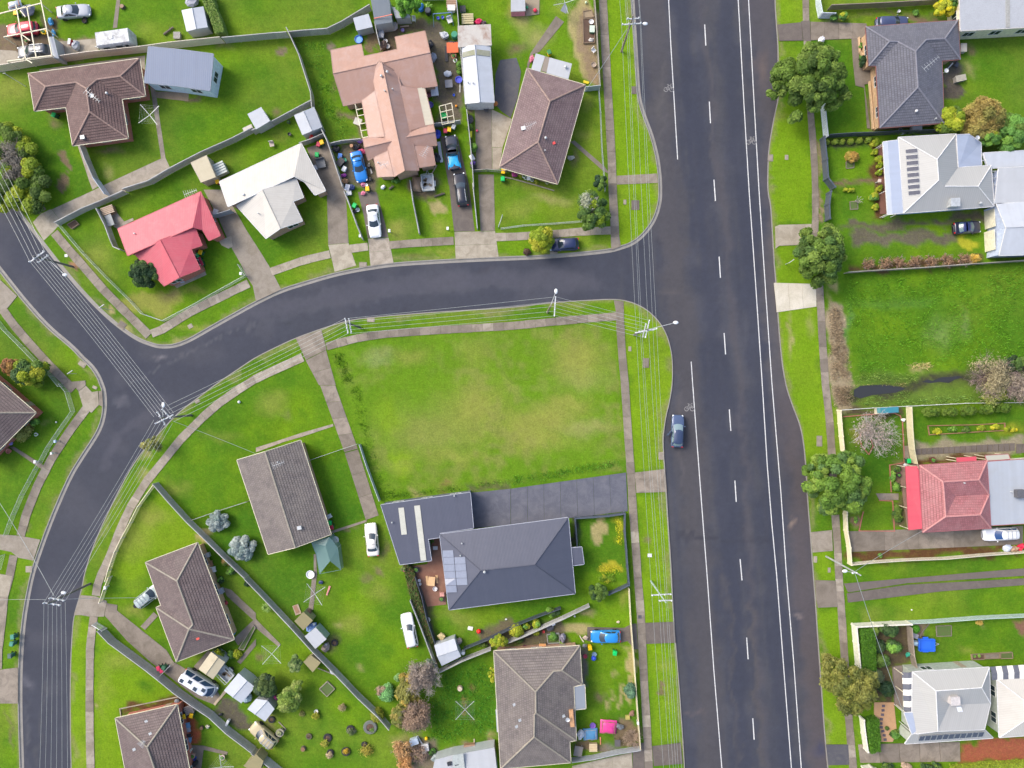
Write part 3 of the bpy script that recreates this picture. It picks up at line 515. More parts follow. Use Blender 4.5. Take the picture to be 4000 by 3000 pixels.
def drive(label,cat,mat,*polys):
    root = thing('driveway' if 'drive' in cat else 'path' if 'path' in cat else 'paving',label,cat,(0,0,0),kind='structure')
    for c,r,s in polys: slab(W2(P(c,r,s)),mat,root)
def bays(label,cat,mat,c,r,s,n,gap=.03,z=.05):
    "quad a b c d split into n slabs from edge ad to edge bc"
    root = thing('driveway' if 'drive' in cat else 'path' if 'path' in cat else 'paving',label,cat,(0,0,0),kind='structure'); ZK[0] += 1
    a,b,c_,d = W2(P(c,r,s)); L = (b-a).length; g = gap/L/2
    for i in range(n):
        t0,t1 = i/n+g,(i+1)/n-g
        slab([a.lerp(b,t0),a.lerp(b,t1),d.lerp(c_,t1),d.lerp(c_,t0)],mat,root,-.03,.012+.0011*ZK[0])
drive('broad concrete drive beside the paling fence of the brown tiled house','driveway',CONC,(0,1,"1395,-290 1430,-294 1478,-190 1100,-10 860,110 530,262 450,150 800,-10 920,-70"))
drive('concrete crossing where the broad drive meets the street','driveway',CONC_L,(0,1,"530,264 458,345 378,420 285,262 350,190 430,152 448,152"))
drive('dark garden path stub on the verge beneath the yellow hedge','path',CONC_D,(0,1,"275,80 345,62 400,150 340,190"))
drive('narrow path from the blue grey shed to the broad drive','path',CONC_D,(0,0,"1295,730 1335,725 1430,1365 1393,1372"))
drive('narrow path along the fence below the brown tiled house','path',CONC,(0,0,"672,1260 735,1255 850,1610 800,1640 770,1560"))
drive('concrete strip behind the brown tiled house along the cream fence','paving',CONC_L,(0,0,"340,600 1255,480 1250,620 350,640"))
drive('dark straight path across the lawn above the caravan','path',CONC_D,(0,0,"1008,-10 1040,-10 1012,240 975,245"))
drive('timber landing below the blue grey shed','paving',TIMBER,(0,0,"1340,790 1632,800 1628,875 1350,845"))
drive('concrete apron under the timber pergola at the top left','driveway',CONC_L,(0,0,"-10,430 140,440 230,540 -10,570"),(0,0,"500,360 830,335 860,460 520,500"))
drive('muddy concrete drive beside the white gable roofed house','driveway',CONC_D,(1,1,"440,-380 610,-440 700,-200 775,0 800,440 625,455 612,0 560,-60"))
drive('pale crossing slab at the foot of the muddy drive','driveway',CONC_L,(1,1,"625,458 800,443 825,520 865,635 680,690 650,560"))
drive('brown concrete drive under the white sedan','driveway',ASPH_B,(1,1,"880,0 1040,0 1110,250 1145,392 965,398 930,200"))
bays('concrete crossing in front of the white sedan','driveway',CONC,1,1,"968,402 990,638 1188,610 1146,396",2)
drive('dark brown drive under the black wagon','driveway',ASPH_B,(1,1,"1670,-60 1840,-60 1890,340 1712,342 1690,150"),(1,0,"1590,1180 1740,1180 1840,1600 1665,1600"))
drive('long concrete drive beside the purple tiled house','driveway',CONC_D,(1,0,"1890,950 2035,940 2040,1462 1905,1465"),(1,1,"1920,-150 2055,-150 2065,335 1940,338"))
drive('pale concrete patches of the drive beside the purple tiled house','driveway',CONC_L,(1,0,"2037,945 2212,1030 2130,1275 2040,1272"),(1,0,"2042,1275 2130,1278 2105,1462 2043,1462"))
bays('wide concrete crossing of two joined drives beside the footpath','driveway',CONC_L,1,1,"1714,345 1726,582 2096,560 2066,338",2)
drive('black bitumen yard between the long shed and purple tiled house','driveway',ASPH_D,(1,0,"2110,520 2250,500 2290,620 2260,850 2200,1020 2120,960 2060,890 2070,640"))
drive('concrete drive shared by the red and the white gable roofed houses','driveway',CONC,(0,1,"1760,-20 1930,-20 2045,180 2130,330 2252,520 2332,650 2430,842 2212,945 2185,810 2130,730 2080,620 2000,480 1890,230"))
drive('back path beside the red roofed corner house','path',CONC,(0,1,"965,200 1010,180 1075,255 1150,225 1155,245 1070,290 1020,320 985,300"))
drive('concrete footing strip along the red roofed corner house','paving',CONC_L,(0,1,"1890,420 2000,380 2010,470 1975,490 1915,460"),(0,1,"1200,560 1230,590 1530,830 1785,715 1750,640 1500,700"))
drive('narrow path from the purple tiled house to the footpath','path',CONC_D,(2,0,"505,1225 540,1215 800,1440 840,1500 790,1480"))
drive('path from the clothes hoist to the purple tiled house','path',CONC_D,(2,0,"380,140 450,190 235,450 180,470 140,600 130,560 160,460"))
drive('short concrete crossing from the highway kerb to the footpath','path',CONC_D,(2,0,"905,1520 1250,1500 1262,1580 905,1595"))
drive('short concrete crossing beside the wheel marked corner','path',CONC_D,(2,1,"868,375 925,375 940,470 860,500"),(2,1,"880,935 960,945 955,1065 905,1075"))
bays('concrete shared drive left of the empty lot, upper part','driveway',CONC_D,1,1,"430,1455 545,1670 690,1670 605,1365",2)
drive('concrete crossing at the top of the drive left of the empty lot','driveway',CONC_D,(1,1,"345,1265 565,1190 610,1360 430,1450"))
bays('long cracked concrete drive left of the empty lot','driveway',CONC_D,1,2,"555,12 765,590 880,560 685,12",4)
bays('lower end of the long cracked concrete drive','driveway',CONC_D,1,2,"767,595 950,1175 1060,1135 882,565",3)
drive('broken concrete path along the top of the grey gable house','path',CONC,(1,2,"0,550 160,500 400,420 665,345 670,365 400,455 240,500 0,590"))
drive('narrow path running down from the green tent','path',CONC_D,(1,2,"500,1470 520,1470 528,1659 500,1659"),(1,3,"485,0 525,0 495,290 450,300 470,180"))
drive('thin concrete edge by the cream sedan','path',CONC_D,(1,2,"650,1270 955,1172 960,1190 660,1290"))
drive('concrete crossing at the lower left junction of drives','driveway',CONC,(0,3,"640,340 700,165 830,175 925,215 900,350 780,350 690,335"))
drive('long worn concrete drive towards the camper van','driveway',CONC_D,(0,3,"905,340 925,230 1015,300 1440,640 1500,740 1850,950 1900,1030 1850,1110 1700,1050 1480,880 1300,740 1100,560"))
drive('round cornered concrete pad beside the drive crossing','paving',CONC_D,(0,3,"925,235 1015,250 1010,320 940,310"))
drive('narrow paths across the yard of the tiled house with the camper','path',CONC_D,(0,3,"1215,435 1330,310 1365,345 1255,465"),(0,3,"1675,780 1800,640 1835,660 1710,810"),(0,3,"1935,100 2000,120 2212,320 2212,400 1960,170"),(1,3,"-10,370 0,370 215,590 195,610 -10,440"),(0,3,"2020,540 2200,370 2212,430 2060,600"),(0,3,"2050,740 2212,540 2212,600 2080,760"))
drive('path across the lawn of the lower left tiled house','path',CONC_D,(0,3,"1640,1460 1760,1465 1970,1520 1960,1545 1760,1500 1740,1659 1660,1659"))
drive('pale yellowish corner slab by the pram ramp','paving',CONC_L,(0,2,"680,65 745,15 795,70 848,60 856,180 792,248 720,200"))
drive('kerbside concrete pad next to the pale corner slab','paving',CONC_D,(0,2,"620,-20 740,-30 742,12 680,62 "),(0,2,"855,60 885,60 893,200 858,180"))
drive('garden path from the far left tiled house','path',CONC_D,(0,2,"85,545 120,540 400,715 385,745 330,715"))
drive('driveway crossing at the left edge','driveway',CONC,(0,2,"0,1300 165,1310 350,1345 290,1525 160,1500 100,1450 0,1430"))
drive('drive at the upper left edge of the western block','driveway',CONC,(0,1,"-10,745 150,900 70,1000 0,1020"))
drive('pale drive and brown drive at the lower left edge','driveway',CONC_L,(0,3,"-10,-20 108,0 72,180 -10,175"))
drive('brown paved drive at the lower left edge','driveway',CONC_D,(0,3,"-10,810 158,790 158,1100 -10,1100"),(0,3,"-10,190 60,180 25,500 18,800 -10,800"))
ASPH_L = m_weather((.105,.11,.14),(.18,.18,.205),ob=.03,amt=.55,scale=.7)
bays('dark blotched bitumen drive of the charcoal roofed house','driveway',ASPH_L,2,2,"-10,1215 1000,1098 985,765 -10,905",7)
drive('inner end of the dark bitumen drive behind the garage','driveway',ASPH_L,(1,2,"1850,940 2200,905 2200,1215 1870,1245"))
drive('concrete crossing to the dark bitumen drive','driveway',CONC_D,(2,2,"1060,765 1320,735 1338,932 1075,940"))
drive('dark drive crossing by the blue hatchback','driveway',ASPH_B,(2,3,"650,440 970,448 1030,415 1075,410 1090,632 1055,630 1000,560 940,575 650,560"),(2,3,"1150,405 1395,395 1415,575 1160,585"))
drive('bitumen crossing at the bottom of the highway verge','driveway',ASPH_B,(2,3,"1040,1445 1140,1440 1145,1659 1045,1659"),(2,3,"1210,1470 1455,1440 1475,1620 1225,1640"))
bays('pale concrete drive at the bottom beside the grey fence','driveway',CONC_L,2,3,"520,1640 1035,1525 1045,1720 520,1740",3)
drive('driveway crossings at the top of the highway east side','driveway',ASPH_B,(3,0,"78,215 285,195 300,352 95,355"),(3,0,"285,185 360,180 370,370 305,352"))
bays('old concrete and bitumen drive of the slate grey tiled house','driveway',CONC_D,3,0,"365,190 850,205 850,330 370,350",4)
drive('path in front of the slate grey tiled house','path',CONC_D,(3,0,"720,330 780,330 785,560 930,570 920,715 830,730 880,1110 855,1110 830,760 755,740 735,560"))
drive('light concrete crossing under the second street tree','driveway',CONC_L,(3,1,"62,300 95,285 375,278 360,455 95,465 65,490"))
bays('new white concrete crossing on the highway east side','driveway',m_weather((.66,.61,.50),(.42,.38,.26),ob=.05,scale=.6),3,1,"50,785 412,795 418,990 75,1040",3)
bays('grey concrete drive of the red hip roofed house','driveway',CONC_D,3,2,"700,1272 2200,1225 2200,1385 705,1450",5)
drive('concrete crossing to the drive of the red hip roofed house','driveway',CONC,(3,2,"370,1280 550,1262 558,1440 385,1455"))
drive('narrow dark path under the red verandah','path',CONC_D,(3,2,"930,945 1125,945 1125,1000 960,1002"),(3,2,"1165,535 1210,535 1220,650 1170,650"))
drive('brown verandah floor of the red hip roofed house','paving',m_weather((.33,.21,.16),(.2,.13,.1),ob=0),(3,2,"1125,700 1300,690 1310,1265 1205,1265"))
bays('row of square dark pavers above the red hip roofed house','path',ASPH_B,3,2,"1275,560 2130,510 2130,575 1275,610",18,.1)
bays('square pavers at the right edge','path',ASPH_B,3,2,"2140,520 2240,515 2240,590 2140,600",2,.1)
drive('long twin track bitumen drive on the east side','driveway',ASPH_B,(3,3,"655,65 2300,-75 2300,-10 1200,60 690,140"),(3,3,"680,150 1200,75 2300,15 2300,70 1500,130 690,228"))
drive('crossing to the long twin track drive','driveway',CONC_D,(3,3,"405,35 580,40 600,265 430,272 415,200"))
bays('five large concrete slabs beside the cream hip roofed house','driveway',CONC_D,3,3,"775,1455 1655,1432 1660,1600 795,1612",5,.06)
drive('bitumen crossing below the hedge of the cream hip roofed house','driveway',ASPH_D,(3,3,"500,1455 690,1455 700,1628 520,1632"))
drive('orange gravel garden with stepping stones','paving',m_weather((.55,.33,.18),(.42,.24,.12),ob=0),(3,3,"915,1090 1085,1090 1110,1340 1075,1430 930,1430 915,1250"))
root = thing('stepping_stone_path','nine dark square stepping stones in orange gravel','stepping stones')
for x,y in ((993,1120),(990,1157),(986,1195),(976,1233),(972,1270),(976,1303),(988,1337),(1000,1373),(1008,1410)):
    b = at(3,3,x,y); m = MB(); a = random.uniform(-.2,.2); m.box((b.x,b.y,.11),(.46,.36,.06),a); m.build('stone',m_plain((.10,.08,.10)),root)
drive('red brown paving under the verandah of the white pyramid house','paving',m_weather((.24,.11,.08),(.16,.08,.06),ob=0),(3,0,"945,1260 1030,1225 1050,1850 965,1850"))
drive('timber deck behind the charcoal roofed house','deck',m_weather((.24,.11,.07),(.30,.18,.12),ob=.1),(1,2,"1350,1570 1480,1555 1530,1330 1600,1330 1640,1659 1380,1700"),(1,3,"1390,-20 1640,-20 1645,245 1480,262"))
drive('sandy children play square beside the cubby house','paving',m_weather((.34,.28,.19),(.25,.2,.14),ob=0),(2,0,"115,0 238,-10 235,125 118,142"))
# service covers set in the ground
def cover(label,c,r,x,y,sx,sy,mat,rz=0,lid=True):
    b = at(c,r,x,y); t = thing('service_cover',label,'service cover',(b.x,b.y,0),math.radians(rz))
    m = MB(); m.box((0,0,.01),(sx,sy,.09)); m.build('frame',mat,t)
    if lid: m = MB(); m.box((0,0,.06),(sx*.72,sy*.72,.03)); m.build('lid',mat,t)
for a in (('square dark pit cover with lighter rim on the highway verge',2,1,1065,113,1.15,1.4,ASPH_B),('dark drain pit cover beside the highway kerb near the top',2,0,1055,780,.7,1.1,ASPH_B),('small white pit lid on the verge beside the dark pit cover',2,1,975,88,.42,.7,CONC_L),('small white pit lid beside the empty lot corner',2,1,1018,1355,.42,.7,CONC_L),('grey brown rectangular cover below the corner pole',2,1,1157,1477,.9,1.4,CONC_D),
          ('white rimmed hydrant cover on the verge beside the charcoal house',2,2,1190,1480,.6,.5,WHITE),('stone drain surround beside the hatchback with open door',2,2,1290,620,.8,1.1,CONC),('pale drain cover by the kerb near the yellow-green tree',2,1,360,525,1.1,.42,CONC),('pale pit cover on the small verge by the white sedan',1,1,925,628,1.1,.7,CONC),('pinkish pit cover on the lot verge near the wire pole',1,1,992,1107,1.1,.6,CONC),
          ('pale hydrant cover on the bend verge below the red roofed house',0,1,1645,1160,.7,.6,CONC_L,30),('broken concrete drain cover on the corner of the bend',0,1,1055,1150,1.1,.95,CONC_D,-35),('white pit lid near the leaning street pole',0,1,573,550,.45,.4,WHITE),('pale drain cover by the western kerb above the sign',0,1,712,1487,1.1,.7,CONC_L,-35),('white pit lid near the pale corner slab',0,2,820,30,.7,.42,CONC_L,-25),
          ('small pale drain cover beside the crossroads pole',0,2,1705,150,.7,.5,CONC,30),('pale round cover at the lower left kerb',0,2,250,1600,.9,.9,CONC_L),('blue grey service cover on the east verge',3,2,443,493,.8,1.55,CONC),('small pale cover by the leaning east pole',3,2,528,1607,.4,.7,CONC),('pale drain pit at the east kerb near the leaning pole',3,2,408,1515,.5,.9,CONC),('pale square cover on the upper east verge',3,0,160,1360,.5,.7,CONC),('dark manhole cover in the highway footpath',2,3,1105,352,.7,.7,ASPH_D),
          ('pale cover at the east kerb of the upper verge',3,0,22,1365,.7,1.0,CONC)):
    cover(*a)
# ================================================================ buildings
ROOFS = []
def plane_of(p):
    n = Vector((0,0,0))
    for i in range(len(p)):
        a,b = p[i],p[(i+1) % len(p)]; n += Vector(((a.y-b.y)*(a.z+b.z),(a.z-b.z)*(a.x+b.x),(a.x-b.x)*(a.y+b.y)))
    n.normalize(); n = n if n.z > 0 else -n
    c = sum(p,Vector())/len(p); return n,c
def roof_z(c,r,x,y,z0=3.0):
    u,v = c*1000+x/2.212,r*750+y/2.212; z = z0
    for _ in range(6):
        q = w(u,v,z); best = None
        for poly,n,cc in ROOFS:
            if pip(q.x,q.y,poly):
                zz = cc.z-((q.x-cc.x)*n.x+(q.y-cc.y)*n.y)/n.z
                if best is None or zz > best: best = zz
        if best is None: break
        z = best
    return w(u,v,z)
def inset(pts,d):
    n = len(pts); a = sum(pts[i].x*pts[(i+1) % n].y-pts[(i+1) % n].x*pts[i].y for i in range(n)); s = 1 if a > 0 else -1; out = []
    for i in range(n):
        p0,p1,p2 = pts[i-1],pts[i],pts[(i+1) % n]
        d1 = Vector((p1.x-p0.x,p1.y-p0.y)).normalized(); d2 = Vector((p2.x-p1.x,p2.y-p1.y)).normalized()
        n1 = Vector((-d1.y,d1.x))*s; n2 = Vector((-d2.y,d2.x))*s; k = 1+n1.dot(n2); k = max(k,.35)
        m = (n1+n2)/k*d; out.append(Vector((p1.x+m.x,p1.y+m.y,p1.z)))
    return out
def clip(poly,f,lo,hi):
    for sgn,lim in ((1,lo),(-1,hi)):
        out = []
        for i in range(len(poly)):
            a,b = poly[i],poly[(i+1) % len(poly)]; fa_,fb = sgn*(f(a)-lim),sgn*(f(b)-lim)
            if fa_ >= -1e-9: out.append(a)
            if (fa_ > 1e-9 and fb < -1e-9) or (fa_ < -1e-9 and fb > 1e-9): out.append(a.lerp(b,fa_/(fa_-fb)))
        poly = out
        if len(poly) < 3: return []
    return poly
WIN = {}
def window_mesh():
    if not WIN:
        m = MB()
        for a,b in (((-.75,0,0),(.75,0,0)),((-.75,0,1.1),(.75,0,1.1)),((-.75,0,-.03),(-.75,0,1.13)),((.75,0,-.03),(.75,0,1.13)),((0,0,0),(0,0,1.1))): m.bar(a,b,.07,.06)
        WIN['f'] = m.mesh('window_frame',WHITE)
        m = MB(); m.box((0,.0,.55),(1.46,.02,1.06)); WIN['p'] = m.mesh('pane',GLASS)
        m = MB(); m.box((0,0,1.0),(.82,.05,2.0)); WIN['d'] = m.mesh('door',m_plain((.35,.28,.22),.5))
        m = MB(); m.cyl((.32,-.04,1.0),(.32,-.1,1.0),.03,n=6); WIN['h'] = m.mesh('handle',STEEL)
    return WIN
def wall_openings(root,off,p,top,density,door):
    n = len(p); a = sum(p[i].x*p[(i+1) % n].y-p[(i+1) % n].x*p[i].y for i in range(n)); W_ = window_mesh(); dd = door
    for i in range(n):
        A,B = p[i],p[(i+1) % n]
        if a < 0: A,B = B,A
        d = Vector((B.x-A.x,B.y-A.y)); L = d.length
        if L < 2.6 or min(A.z,B.z) < 2.2: continue
        d /= L; nn = Vector((d.y,-d.x)); k = max(1,int(L/density)); rz = math.atan2(d.y,d.x)
        for j in range(k):
            t = L*(j+.5)/k; q = Vector((A.x,A.y))+d*t+nn*.015
            if dd and L > 4 and j == 0:
                o = mk('door',W_['d'],root,(q.x-off.x,q.y-off.y,0),(0,0,rz)); mk('handle',W_['h'],o); dd = False; continue
            o = mk('window',W_['f'],root,(q.x-off.x,q.y-off.y,1.0),(0,0,rz)); mk('pane',W_['p'],o)
def house(name,label,cat,bodies,door=True,dens=3.6,group=None):
    """bodies: dicts with t=(c,r) tile, e=eave outline, g=inner ridge points, f=faces, ze, pitch, kind, mat, wall, over, win"""
    root = None; gut = MB(); wallmb = {}
    for B in bodies:
        c,r = B['t']; ze = B.get('ze',2.6); out = P(c,r,B['e']); ins_ = P(c,r,B.get('g','')); n = len(out)
        faces = [[int(k) for k in f.split()] for f in B['f'].split(',')] if 'f' in B else [list(range(n))]
        zz = [p[2] if len(p) > 2 else ze for p in out]+[p[2] if len(p) > 2 else None for p in ins_]; allp = out+ins_
        pit = math.tan(math.radians(B.get('pitch',23)))
        if any(z is None for z in zz):
            cur = [4.0 if z is None else z for z in zz]
            for _ in range(3):
                V = [w(p[0],p[1],z) for p,z in zip(allp,cur)]
                for i in range(n,len(allp)):
                    if zz[i] is not None: continue
                    ds = []
                    for f in faces:
                        if i not in f: continue
                        for a,b in zip(f,f[1:]+f[:1]):
                            if a < n and b < n and (b-a) % n in (1,n-1):
                                A,Bv = V[a].xy,V[b].xy; dd = (Bv-A).normalized(); q = V[i].xy-A; ds.append((abs(dd.x*q.y-dd.y*q.x),(Bv-A).length))
                    ds.sort(key=lambda t: -t[1]); ds = [d for d,L in ds[:2]]
                    cur[i] = ze+pit*(sum(ds)/len(ds) if ds else 2.5)
            zz = cur
        V = [w(p[0],p[1],z) for p,z in zip(allp,zz)]
        if root is None:
            cc = sum(V[:n],Vector())/n; off = Vector((cc.x,cc.y,0)); root = thing(name,label,cat,off,group=group); gut.off = off
        kind = B.get('kind','tile'); top = MB(off); nrm = []
        for f in faces:
            pts = [V[i] for i in f]; nn,cc = plane_of(pts); ROOFS.append(([(p.x,p.y) for p in pts],nn,cc)); nrm.append((nn,cc))
            hz = Vector((nn.x,nn.y,0))
            if hz.length < .02: dv = (pts[1]-pts[0]); dv = Vector((dv.y,-dv.x,0)).normalized()
            else: dv = hz.normalized()
            du = Vector((-dv.y,dv.x,0)); cs = max(nn.z,.3); vmin = max(p.dot(dv) for p in pts)
            for t in tessellate_polygon([pts]):
                tri = [pts[i] for i in t]
                if (tri[1]-tri[0]).cross(tri[2]-tri[0]).z < 0: tri.reverse()
                if kind == 'tile':
                    fv = lambda p: (vmin-p.dot(dv))/cs
                    lo = min(fv(p) for p in tri); hi = max(fv(p) for p in tri); k = int(lo/.36)
                    while k*.36 < hi:
                        q = clip(tri,fv,max(k*.36,0),(k+1)*.36)
                        if len(q) >= 3:
                            up = [p+Vector((0,0,.035*(1-(fv(p)-k*.36)/.36))) for p in q]
                            top.add(up,[tuple(range(len(up)))],[[(p.dot(du),fv(p)) for p in q]])
                            for a,b in zip(range(len(q)),list(range(1,len(q)))+[0]):
                                if abs(fv(q[a])-k*.36) < 1e-4 and abs(fv(q[b])-k*.36) < 1e-4:
                                    top.add([up[a],up[b],q[b]-Vector((0,0,.01)),q[a]-Vector((0,0,.01))],[(1,0,3,2)],[[(up[b].dot(du),k*.36)]*4])
                        k += 1
                else:
                    top.add(tri,[(0,1,2)],[[(p.dot(du),(vmin-p.dot(dv))/cs) for p in tri]])
        th = B.get('th',.1); Z = Vector((0,0,th))
        for f in faces:
            pts = [V[i]-Z for i in f]
            for t in tessellate_polygon([pts]):
                tri = [pts[i] for i in t]
                if (tri[1]-tri[0]).cross(tri[2]-tri[0]).z > 0: tri.reverse()
                top.add(tri,[(0,1,2)])
        ol = V[:n]; a = sum(ol[i].x*ol[(i+1) % n].y-ol[(i+1) % n].x*ol[i].y for i in range(n))
        for i in range(n):
            p,q = (ol[i],ol[(i+1) % n]) if a > 0 else (ol[(i+1) % n],ol[i])
            top.add([p-Z,q-Z,q,p],[(0,1,2,3)])
        top.build(B.get('part','roof'),B['mat'],root)
        # ridge and hip caps
        if B.get('caps',True) and len(faces) > 1:
            ed = {}
            for fi,f in enumerate(faces):
                for x_,y_ in zip(f,f[1:]+f[:1]): ed.setdefault(tuple(sorted((x_,y_))),[]).append(fi)
            for (x_,y_),fs in ed.items():
                if len(fs) != 2: continue
                (n1,c1),(n2,c2) = nrm[fs[0]],nrm[fs[1]]
                if n1.dot(c2-c1) < -.01:
                    m = MB(off); rr = .13 if kind == 'tile' else .07; A,Bv = V[x_],V[y_]; dd = (Bv-A).normalized(); sd = dd.cross(Vector((0,0,1))).normalized(); up = sd.cross(dd)
                    vs = []
                    K = max(1,int((Bv-A).length/.42)) if kind == 'tile' else 1
                    for s_ in range(K):
                        aa,bb = A.lerp(Bv,s_/K),A.lerp(Bv,(s_+1)/K)
                        vs = [p+sd*rr*q*math.cos(t)+up*(rr*q*math.sin(t)*.75+.03) for p,q in ((aa,1.08),(bb,.94)) for t in [math.pi*i/4 for i in range(5)]]
                        m.add(vs,[(i,i+1,6+i,5+i) for i in range(4)])
                    m.build('ridge_cap',B.get('capmat',B['mat']),root)
        # gutters and bargeboards
        if B.get('gut',True):
            for i in range(n):
                p,q = ol[i],ol[(i+1) % n]; cd = (q-p)
                if cd.length < .1: continue
                gm_ = Vector((cd.y,-cd.x,0)).normalized()*(.05 if a > 0 else -.05)
                gut.bar(p+gm_-Vector((0,0,.06)),q+gm_-Vector((0,0,.06)),.065,.13)
        if B.get('wall') is not None:
            iw = inset(ol,B.get('over',.45)); wm = B['wall']; mb = wallmb.setdefault(id(wm),(wm,MB(off)))[1]; s = 0
            if a < 0: iw2 = iw[::-1]
            else: iw2 = iw
            zb = B.get('zb',-.05)
            for i in range(n):
                p,q = iw2[i],iw2[(i+1) % n]; L = (q.xy-p.xy).length; tp,tq = p.z-th-.01,q.z-th-.01
                mb.add([Vector((p.x,p.y,zb)),Vector((q.x,q.y,zb)),Vector((q.x,q.y,tq)),Vector((p.x,p.y,tp))],[(0,1,2,3)],[[(s,zb),(s+L,zb),(s+L,tq),(s,tp)]]); s += L
            if B.get('win',True): wall_openings(root,off,iw,2.4,dens,door); door = False
        elif B.get('posts'):
            iw = inset(ol,B.get('over',.12)); mb = MB(off)
            for i in range(n):
                p,q = iw[i],iw[(i+1) % n]; k = max(1,int((q-p).length/2.6))
                for j in range(k):
                    t = p.lerp(q,j/k); m = MB(off); m.cyl((t.x,t.y,0),(t.x,t.y,t.z-th),.05,n=6); m.build('post',B['posts'],root)
    gut.build('gutter',bodies[0].get('gutmat',CREAM),root) if gut.v else None
    for wm,mb in wallmb.values(): mb.build('wall',wm,root)
    return root,off
def roof_vent(R,c,r,x,y,kind='pipe',name=None,mat=None):
    root,off = R; q = roof_z(c,r,x,y)-off; m = MB(); q = Vector(q)
    if kind == 'pipe': m.cyl(q-Vector((0,0,.1)),q+Vector((0,0,.35)),.07,n=8); m.cyl(q+Vector((0,0,.35)),q+Vector((0,0,.42)),.12,.08,n=8); nm = 'vent_pipe'
    elif kind == 'cowl': m.lathe(q,[(.09,-.1),(.09,.2),(.17,.23),(.2,.33),(.15,.44),(.04,.48)],10); nm = 'vent_cowl'
    elif kind == 'box': m.box(q+Vector((0,0,.05)),(.5,.42,.35),.2); nm = 'vent_box'; m.box(q+Vector((0,0,.25)),(.6,.52,.06),.2)
    elif kind == 'chimney': m.box(q+Vector((0,0,.1)),(1.2,1.1,1.2),.03); m.box(q+Vector((0,0,.75)),(1.3,1.2,.1),.03); nm = 'chimney'
    elif kind == 'patch': m.box(q+Vector((0,0,.06)),(.42,.38,.03),.4,ry=.1); nm = 'replacement_tile'
    elif kind == 'dish':
        m.cyl(q,q+Vector((0,0,.6)),.03,n=6); m.lathe(q+Vector((0,0,.6)),[(.05,0),(.2,.05),(.31,.13),(.3,.14),(.15,.07)],12); nm = 'satellite_dish'
    m.build(name or nm,mat or GALV,root)
def antenna(R,c,r,x,y,ang=0,L=2.2,h=1.6):
    root,off = R; q = roof_z(c,r,x,y)-off; m = MB(); a = math.radians(ang); d = Vector((math.cos(a),math.sin(a),0)); s = Vector((-d.y,d.x,0)); T = q+Vector((0,0,h))
    m.cyl(q-Vector((0,0,.1)),T,.025,n=6); m.bar(T-d*L/2,T+d*L/2,.04,.04)
    for i in range(7):
        k = T+d*L*(i/6-.5); ln = .55-.05*i; m.bar(k-s*ln,k+s*ln,.025,.025)
    m.build('antenna',GALV,root)
def panel_quad(R,c,r,s,name='solar_panel',mat=None,lift=.08,th=.04,frame=True):
    root,off = R; pts = []
    for t in s.split():
        x,y = [float(v) for v in t.split(',')]; pts.append(roof_z(c,r,x,y)-off+Vector((0,0,lift)))
    m = MB(); n = len(pts); m.add([p for p in pts]+[p-Vector((0,0,th)) for p in pts],[tuple(range(n)),tuple(range(2*n-1,n-1,-1))]+[(n+i,n+(i+1) % n,(i+1) % n,i) for i in range(n)])
    if plane_of(pts)[0].z > 0 and (pts[1]-pts[0]).cross(pts[2]-pts[1]).z < 0: m.f = [f[::-1] for f in m.f]
    o = m.build(name,mat or SOLAR,root)
    if frame and mat is None:
        f = MB()
        for i in range(n): f.bar(pts[i]+Vector((0,0,.01)),pts[(i+1) % n]+Vector((0,0,.01)),.03,.03)
        f.build('frame',STEEL,o)
    return o
def m_solar(col):
    m,nt,b = nmat('solar_cells'); br = N(nt,'ShaderNodeTexBrick'); br.offset = 0; br.inputs['Scale'].default_value = 1
    br.inputs['Brick Width'].default_value = .16; br.inputs['Row Height'].default_value = .16; br.inputs['Mortar Size'].default_value = .008
    br.inputs['Color1'].default_value = (*col,1); br.inputs['Color2'].default_value = (*[c*1.2 for c in col],1); br.inputs['Mortar'].default_value = (.10,.11,.14,1)
    nt.links.new(N(nt,'ShaderNodeTexCoord').outputs['Object'],br.inputs['Vector']); nt.links.new(br.outputs['Color'],b.inputs['Base Color']); b.inputs['Roughness'].default_value = .2; return m
SOLAR = m_solar((.03,.035,.06)); SOLAR_P = m_plain((.20,.225,.29),.35,var=.08)
T_BROWN = m_tile((.145,.086,.078),(.25,.175,.155),.4,'brown_roof_tiles'); T_PURP = m_tile((.20,.135,.135),(.33,.25,.23),.35,'purple_roof_tiles'); T_SLATE = m_tile((.135,.137,.165),(.19,.19,.21),.35,'slate_roof_tiles')
T_GREY = m_tile((.175,.15,.14),(.31,.27,.23),.45,'weathered_roof_tiles'); T_MAUVE = m_tile((.155,.115,.11),(.25,.205,.185),.4,'mauve_roof_tiles'); T_RED = m_tile((.40,.15,.155),(.46,.25,.245),.5,'red_pressed_tiles')
CAP_B = m_plain((.26,.17,.14)); CAP_P = m_plain((.26,.18,.15)); CAP_S = m_plain((.17,.17,.2)); CAP_G = m_plain((.27,.24,.19)); CAP_R = m_plain((.46,.21,.2))
SALMON = m_ribbed((.42,.255,.195),(.46,.33,.29),.2,amt=.6); PINK = m_ribbed((.50,.085,.115),(.52,.17,.19),.25,amt=.35); OFFW = m_ribbed((.53,.505,.45),(.44,.415,.36),.25,amt=.5)
CHAR = m_ribbed((.085,.092,.125),(.11,.115,.15),.2,amt=.3); ZINC = m_ribbed((.38,.41,.45),(.36,.37,.38),.1,amt=.5); WHITEM = m_ribbed((.48,.51,.55),(.40,.41,.43),.1,amt=.4); BLUEG = m_ribbed((.165,.205,.29),(.19,.225,.29),.3,amt=.3)
